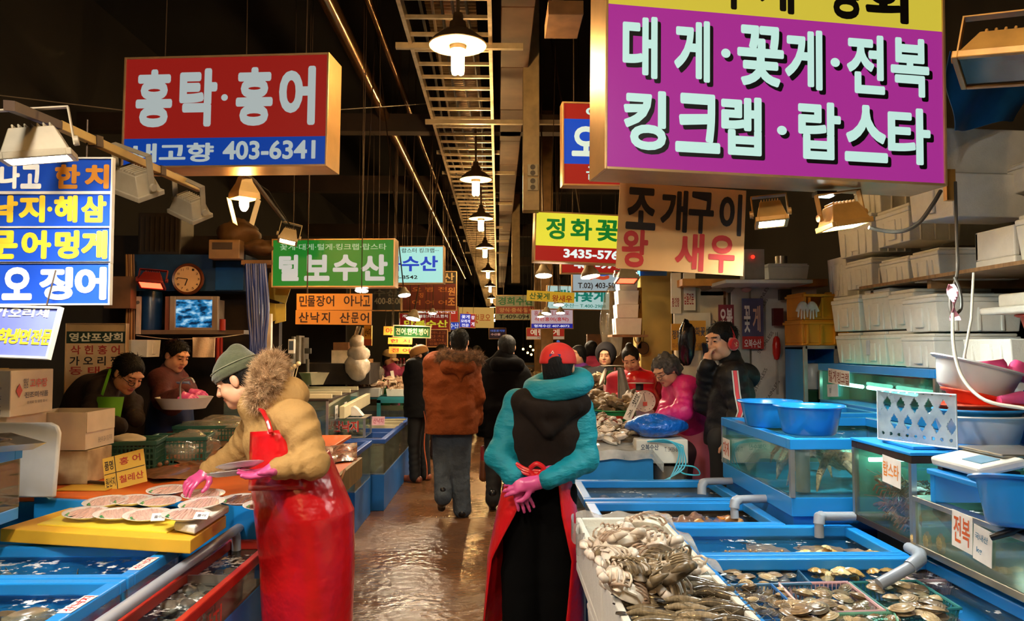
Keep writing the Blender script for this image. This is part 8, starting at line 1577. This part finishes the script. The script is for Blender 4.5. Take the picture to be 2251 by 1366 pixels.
for s in (-1, 1):
    b = MB(); b.lathe([(0, -.018), (.035, -.016), (.043, -.006), (.043, .008), (.034, .018), (0, .02)], n=24, M=frame(Q(s * .088, -.012, -.022), M[:, 0] * s)); b.build('earmuff', em, T)
b = MB(); mm = frame(Q(-.111, -.012, -.022), -M[:, 0], M[:, 1]); [b.bar(mm @ Vector((*p, 0)), mm @ Vector((*q, 0)), .003, .002) for p, q in (((-.012, .012), (.012, .012)), ((0, .016), (-.004, -.014)), ((-.014, -.002), (-.006, -.012)), ((.005, .004), (.014, -.010)))]; b.build('stitched_mark', paint('d8b890'), T)
b = MB(); b.tube([Q(.088 * math.cos(t), -.03, -.01 + .125 * math.sin(t)) for t in [i * math.pi / 12 for i in range(13)]], .008, 6); b.build('headband', em, T)
b = MB(); ph = px(1551, 770, 5.13); b.box((0, 0, 0), (.016, .045, .10), Matrix.Translation(ph) @ rotm((R(10), R(-20), R(30)))); b.build('phone', paint('101014', .25), T, bevel=.005)
a_, e_, w_ = J['shL'], J['elL'], J['wrL']
for nm, col, off in (('sleeve_stripe', 'c83038', 0), ('stripe_edge', 'b8b4ac', .017), ('stripe_edge', 'b8b4ac', -.017)):
    b = MB(); o_ = A((off - .012, 0, 0)); pts = [a_ + A((-.005, -.088, .04)), a_ * .5 + e_ * .5 + A((-.015, -.092, 0)), e_ + A((-.015, -.086, 0)), w_ * .9 + e_ * .1 + A((-.015, -.072, 0))]; b.sheet(lambda u, v: (lambda q, i: pts[i] * (1 - (q - i)) + pts[i + 1] * (q - i) + o_ + A(((u - .5) * (.022 if off == 0 else .008), 0, 0)))(v * 2.999, int(v * 2.999)), 2, 18, .004); b.build(nm, paint(col, .6), T)
J = stand(1510, 5.75, 62, 1.5); J.update(head=px(1463, 815, 5.62), fwd=nz((-.72, -.42, -.55)), up=A((-.3, -.1, .9)), neck=px(1488, 838, 5.68), chest=px(1510, 878, 5.74), pel=px(1528, 950, 5.8), shL=px(1512, 850, 5.52), elL=px(1500, 905, 5.40), wrL=px(1460, 912, 5.42), shR=px(1482, 850, 5.88), elR=px(1468, 900, 5.85), wrR=px(1452, 915, 5.7))
T, Q, M, k = person('grey haired person in a bright pink jacket and pink apron leaning over a bag', J, top=dict(m=mat('hot_pink_nylon', 'd42878', .45, var=.08, bump=1, bscale=9, bdist=.018), t=.145, arms=(.085, .075, .055), h=.010, ring=.004), pants=dict(m=paint('3a2028')), hair='curly', hm=greyhair, h=.005)
sheet_part(T, 'apron', mat('dusty_pink_vinyl', 'b8607c', .4, var=.06, coat=.2), [(px(1522, 905, 5.78), .165, .17, -100, 150), (px(1530, 980, 5.8), .2, .2, -100, 150), (px(1532, 1080, 5.8), .22, .21, -100, 150), (px(1532, 1190, 5.8), .22, .21, -100, 150)], (-.8, -.6, 0), n=(28, 20)); b = MB(); b.tube([Q(-.078, 0, .012), Q(-.074, .06, .010), Q(-.05, .102, .006), Q(0, .106, .006)], .0022, 5); b.tube([Q(-.012, .108, .006), Q(-.02, .11, -.012), Q(-.04, .106, -.014), Q(-.052, .098, .0)], .002, 5); b.build('glasses', paint('504848', .3), T)
J = stand(1392, 7.0, 165, 1.56); J.update(head=px(1387, 790, 6.9), fwd=nz((-.25, -.85, -.45)), up=A((-.25, -.4, .9)), neck=px(1398, 822, 6.98), wrL=px(1425, 875, 6.75), wrR=px(1372, 868, 6.8))
T, Q, M, k = person('person in a crimson jacket and big red apron behind the dial scale', J, top=dict(m=mat('crimson_fleece', 'b01830', .8, var=.1), t=.14, arms=(.08, .07, .055)), pants=dict(m=paint('201418')), hair='bun', h=.006)
S = Sculpt(px(1360, 900, 6.8) - .1, px(1450, 800, 6.8) + .1, .010); S.cap(px(1398, 838, 6.84), px(1424, 838, 6.84), .095, .09, .05).cap(px(1400, 880, 6.84), px(1424, 880, 6.84), .11, .11, .05); S.into(MB()).build('apron_bib', vinyl, T, ang=3); sheet_part(T, 'apron', vinyl, [(px(1405, 865, 6.95), .19, .19, -110, 110), (px(1405, 960, 7.0), .22, .22, -110, 110)], (-.2, -1, 0), n=(20, 8))
J = stand(1330, 8.7, 170, 1.55); J.update(fwd=nz((-.35, -1, -.15)), head=px(1331, 782, 8.65))
T, Q, M, k = person('person in a dark hooded coat and red apron facing the aisle', J, top=dict(m=mat('dark_coat', '17141a', .8), t=.14), pants=dict(m=paint('17141a')), hair='bob', h=.007)
c = A(Q(0, 0, 0)); S = Sculpt(c - .2, c + .2, .009); S.ell(Q(0, -.03, .02), A((.12, .12, .135)), 0, M).cut(Q(0, .09, -.02), A((.075, .1, .10)), .01, M); S.into(MB()).build('hood', bpy.data.materials['dark_coat'], T, ang=3); sheet_part(T, 'apron', vinyl, [(px(1330, 838, 8.68), .155, .16, -60, 60), (px(1330, 960, 8.7), .19, .19, -100, 100)], (-.2, -1, 0), n=(16, 8))
J = stand(1278, 9.2, 120, 1.55); J.update(head=px(1270, 780, 9.2), fwd=nz((-.8, -.6, -.05)))
T, Q, M, k = person('person with a purple scarf and dark jacket right of the red cap', J, top=dict(m=mat('charcoal_jacket', '1c1c20', .7), t=.14), pants=dict(m=paint('17141a')), hair='bob', h=.008); S = Sculpt(J['neck'] - .15, J['neck'] + .15, .01); S.ell(J['neck'] + A((0, 0, .03)), (.09, .09, .05)); S.noise(.006, 30, 2).into(MB()).build('scarf', mat('purple_scarf', '5a1c6a', .9), T, ang=3)
J = stand(1300, 10, 0, 1.66); T, Q, M, k = person('person in a pink jacket seen from behind at the far right counter', J, top=dict(m=mat('rose_jacket', 'a02848', .8), t=.15, hem=.75), pants=dict(m=paint('2a1a1c')), hair='bob', h=.009)
J = stand(972, 11, 0, 1.6); T, Q, M, k = person('far walker in a dark orange coat between the two men', J, top=dict(m=mat('dark_orange', '6a2c10', .8), t=.15, hem=.7), pants=dict(m=paint('2a1a1c')), hair='curly', h=.010)
J = stand(1048, 14, 0, 1.6); T, Q, M, k = person('farthest walker, a dark silhouette left of the black coat', J, top=dict(m=paint('2a1c1a', .8), t=.15, hem=.7), pants=dict(m=paint('1a1414')), hair='short', h=.012)
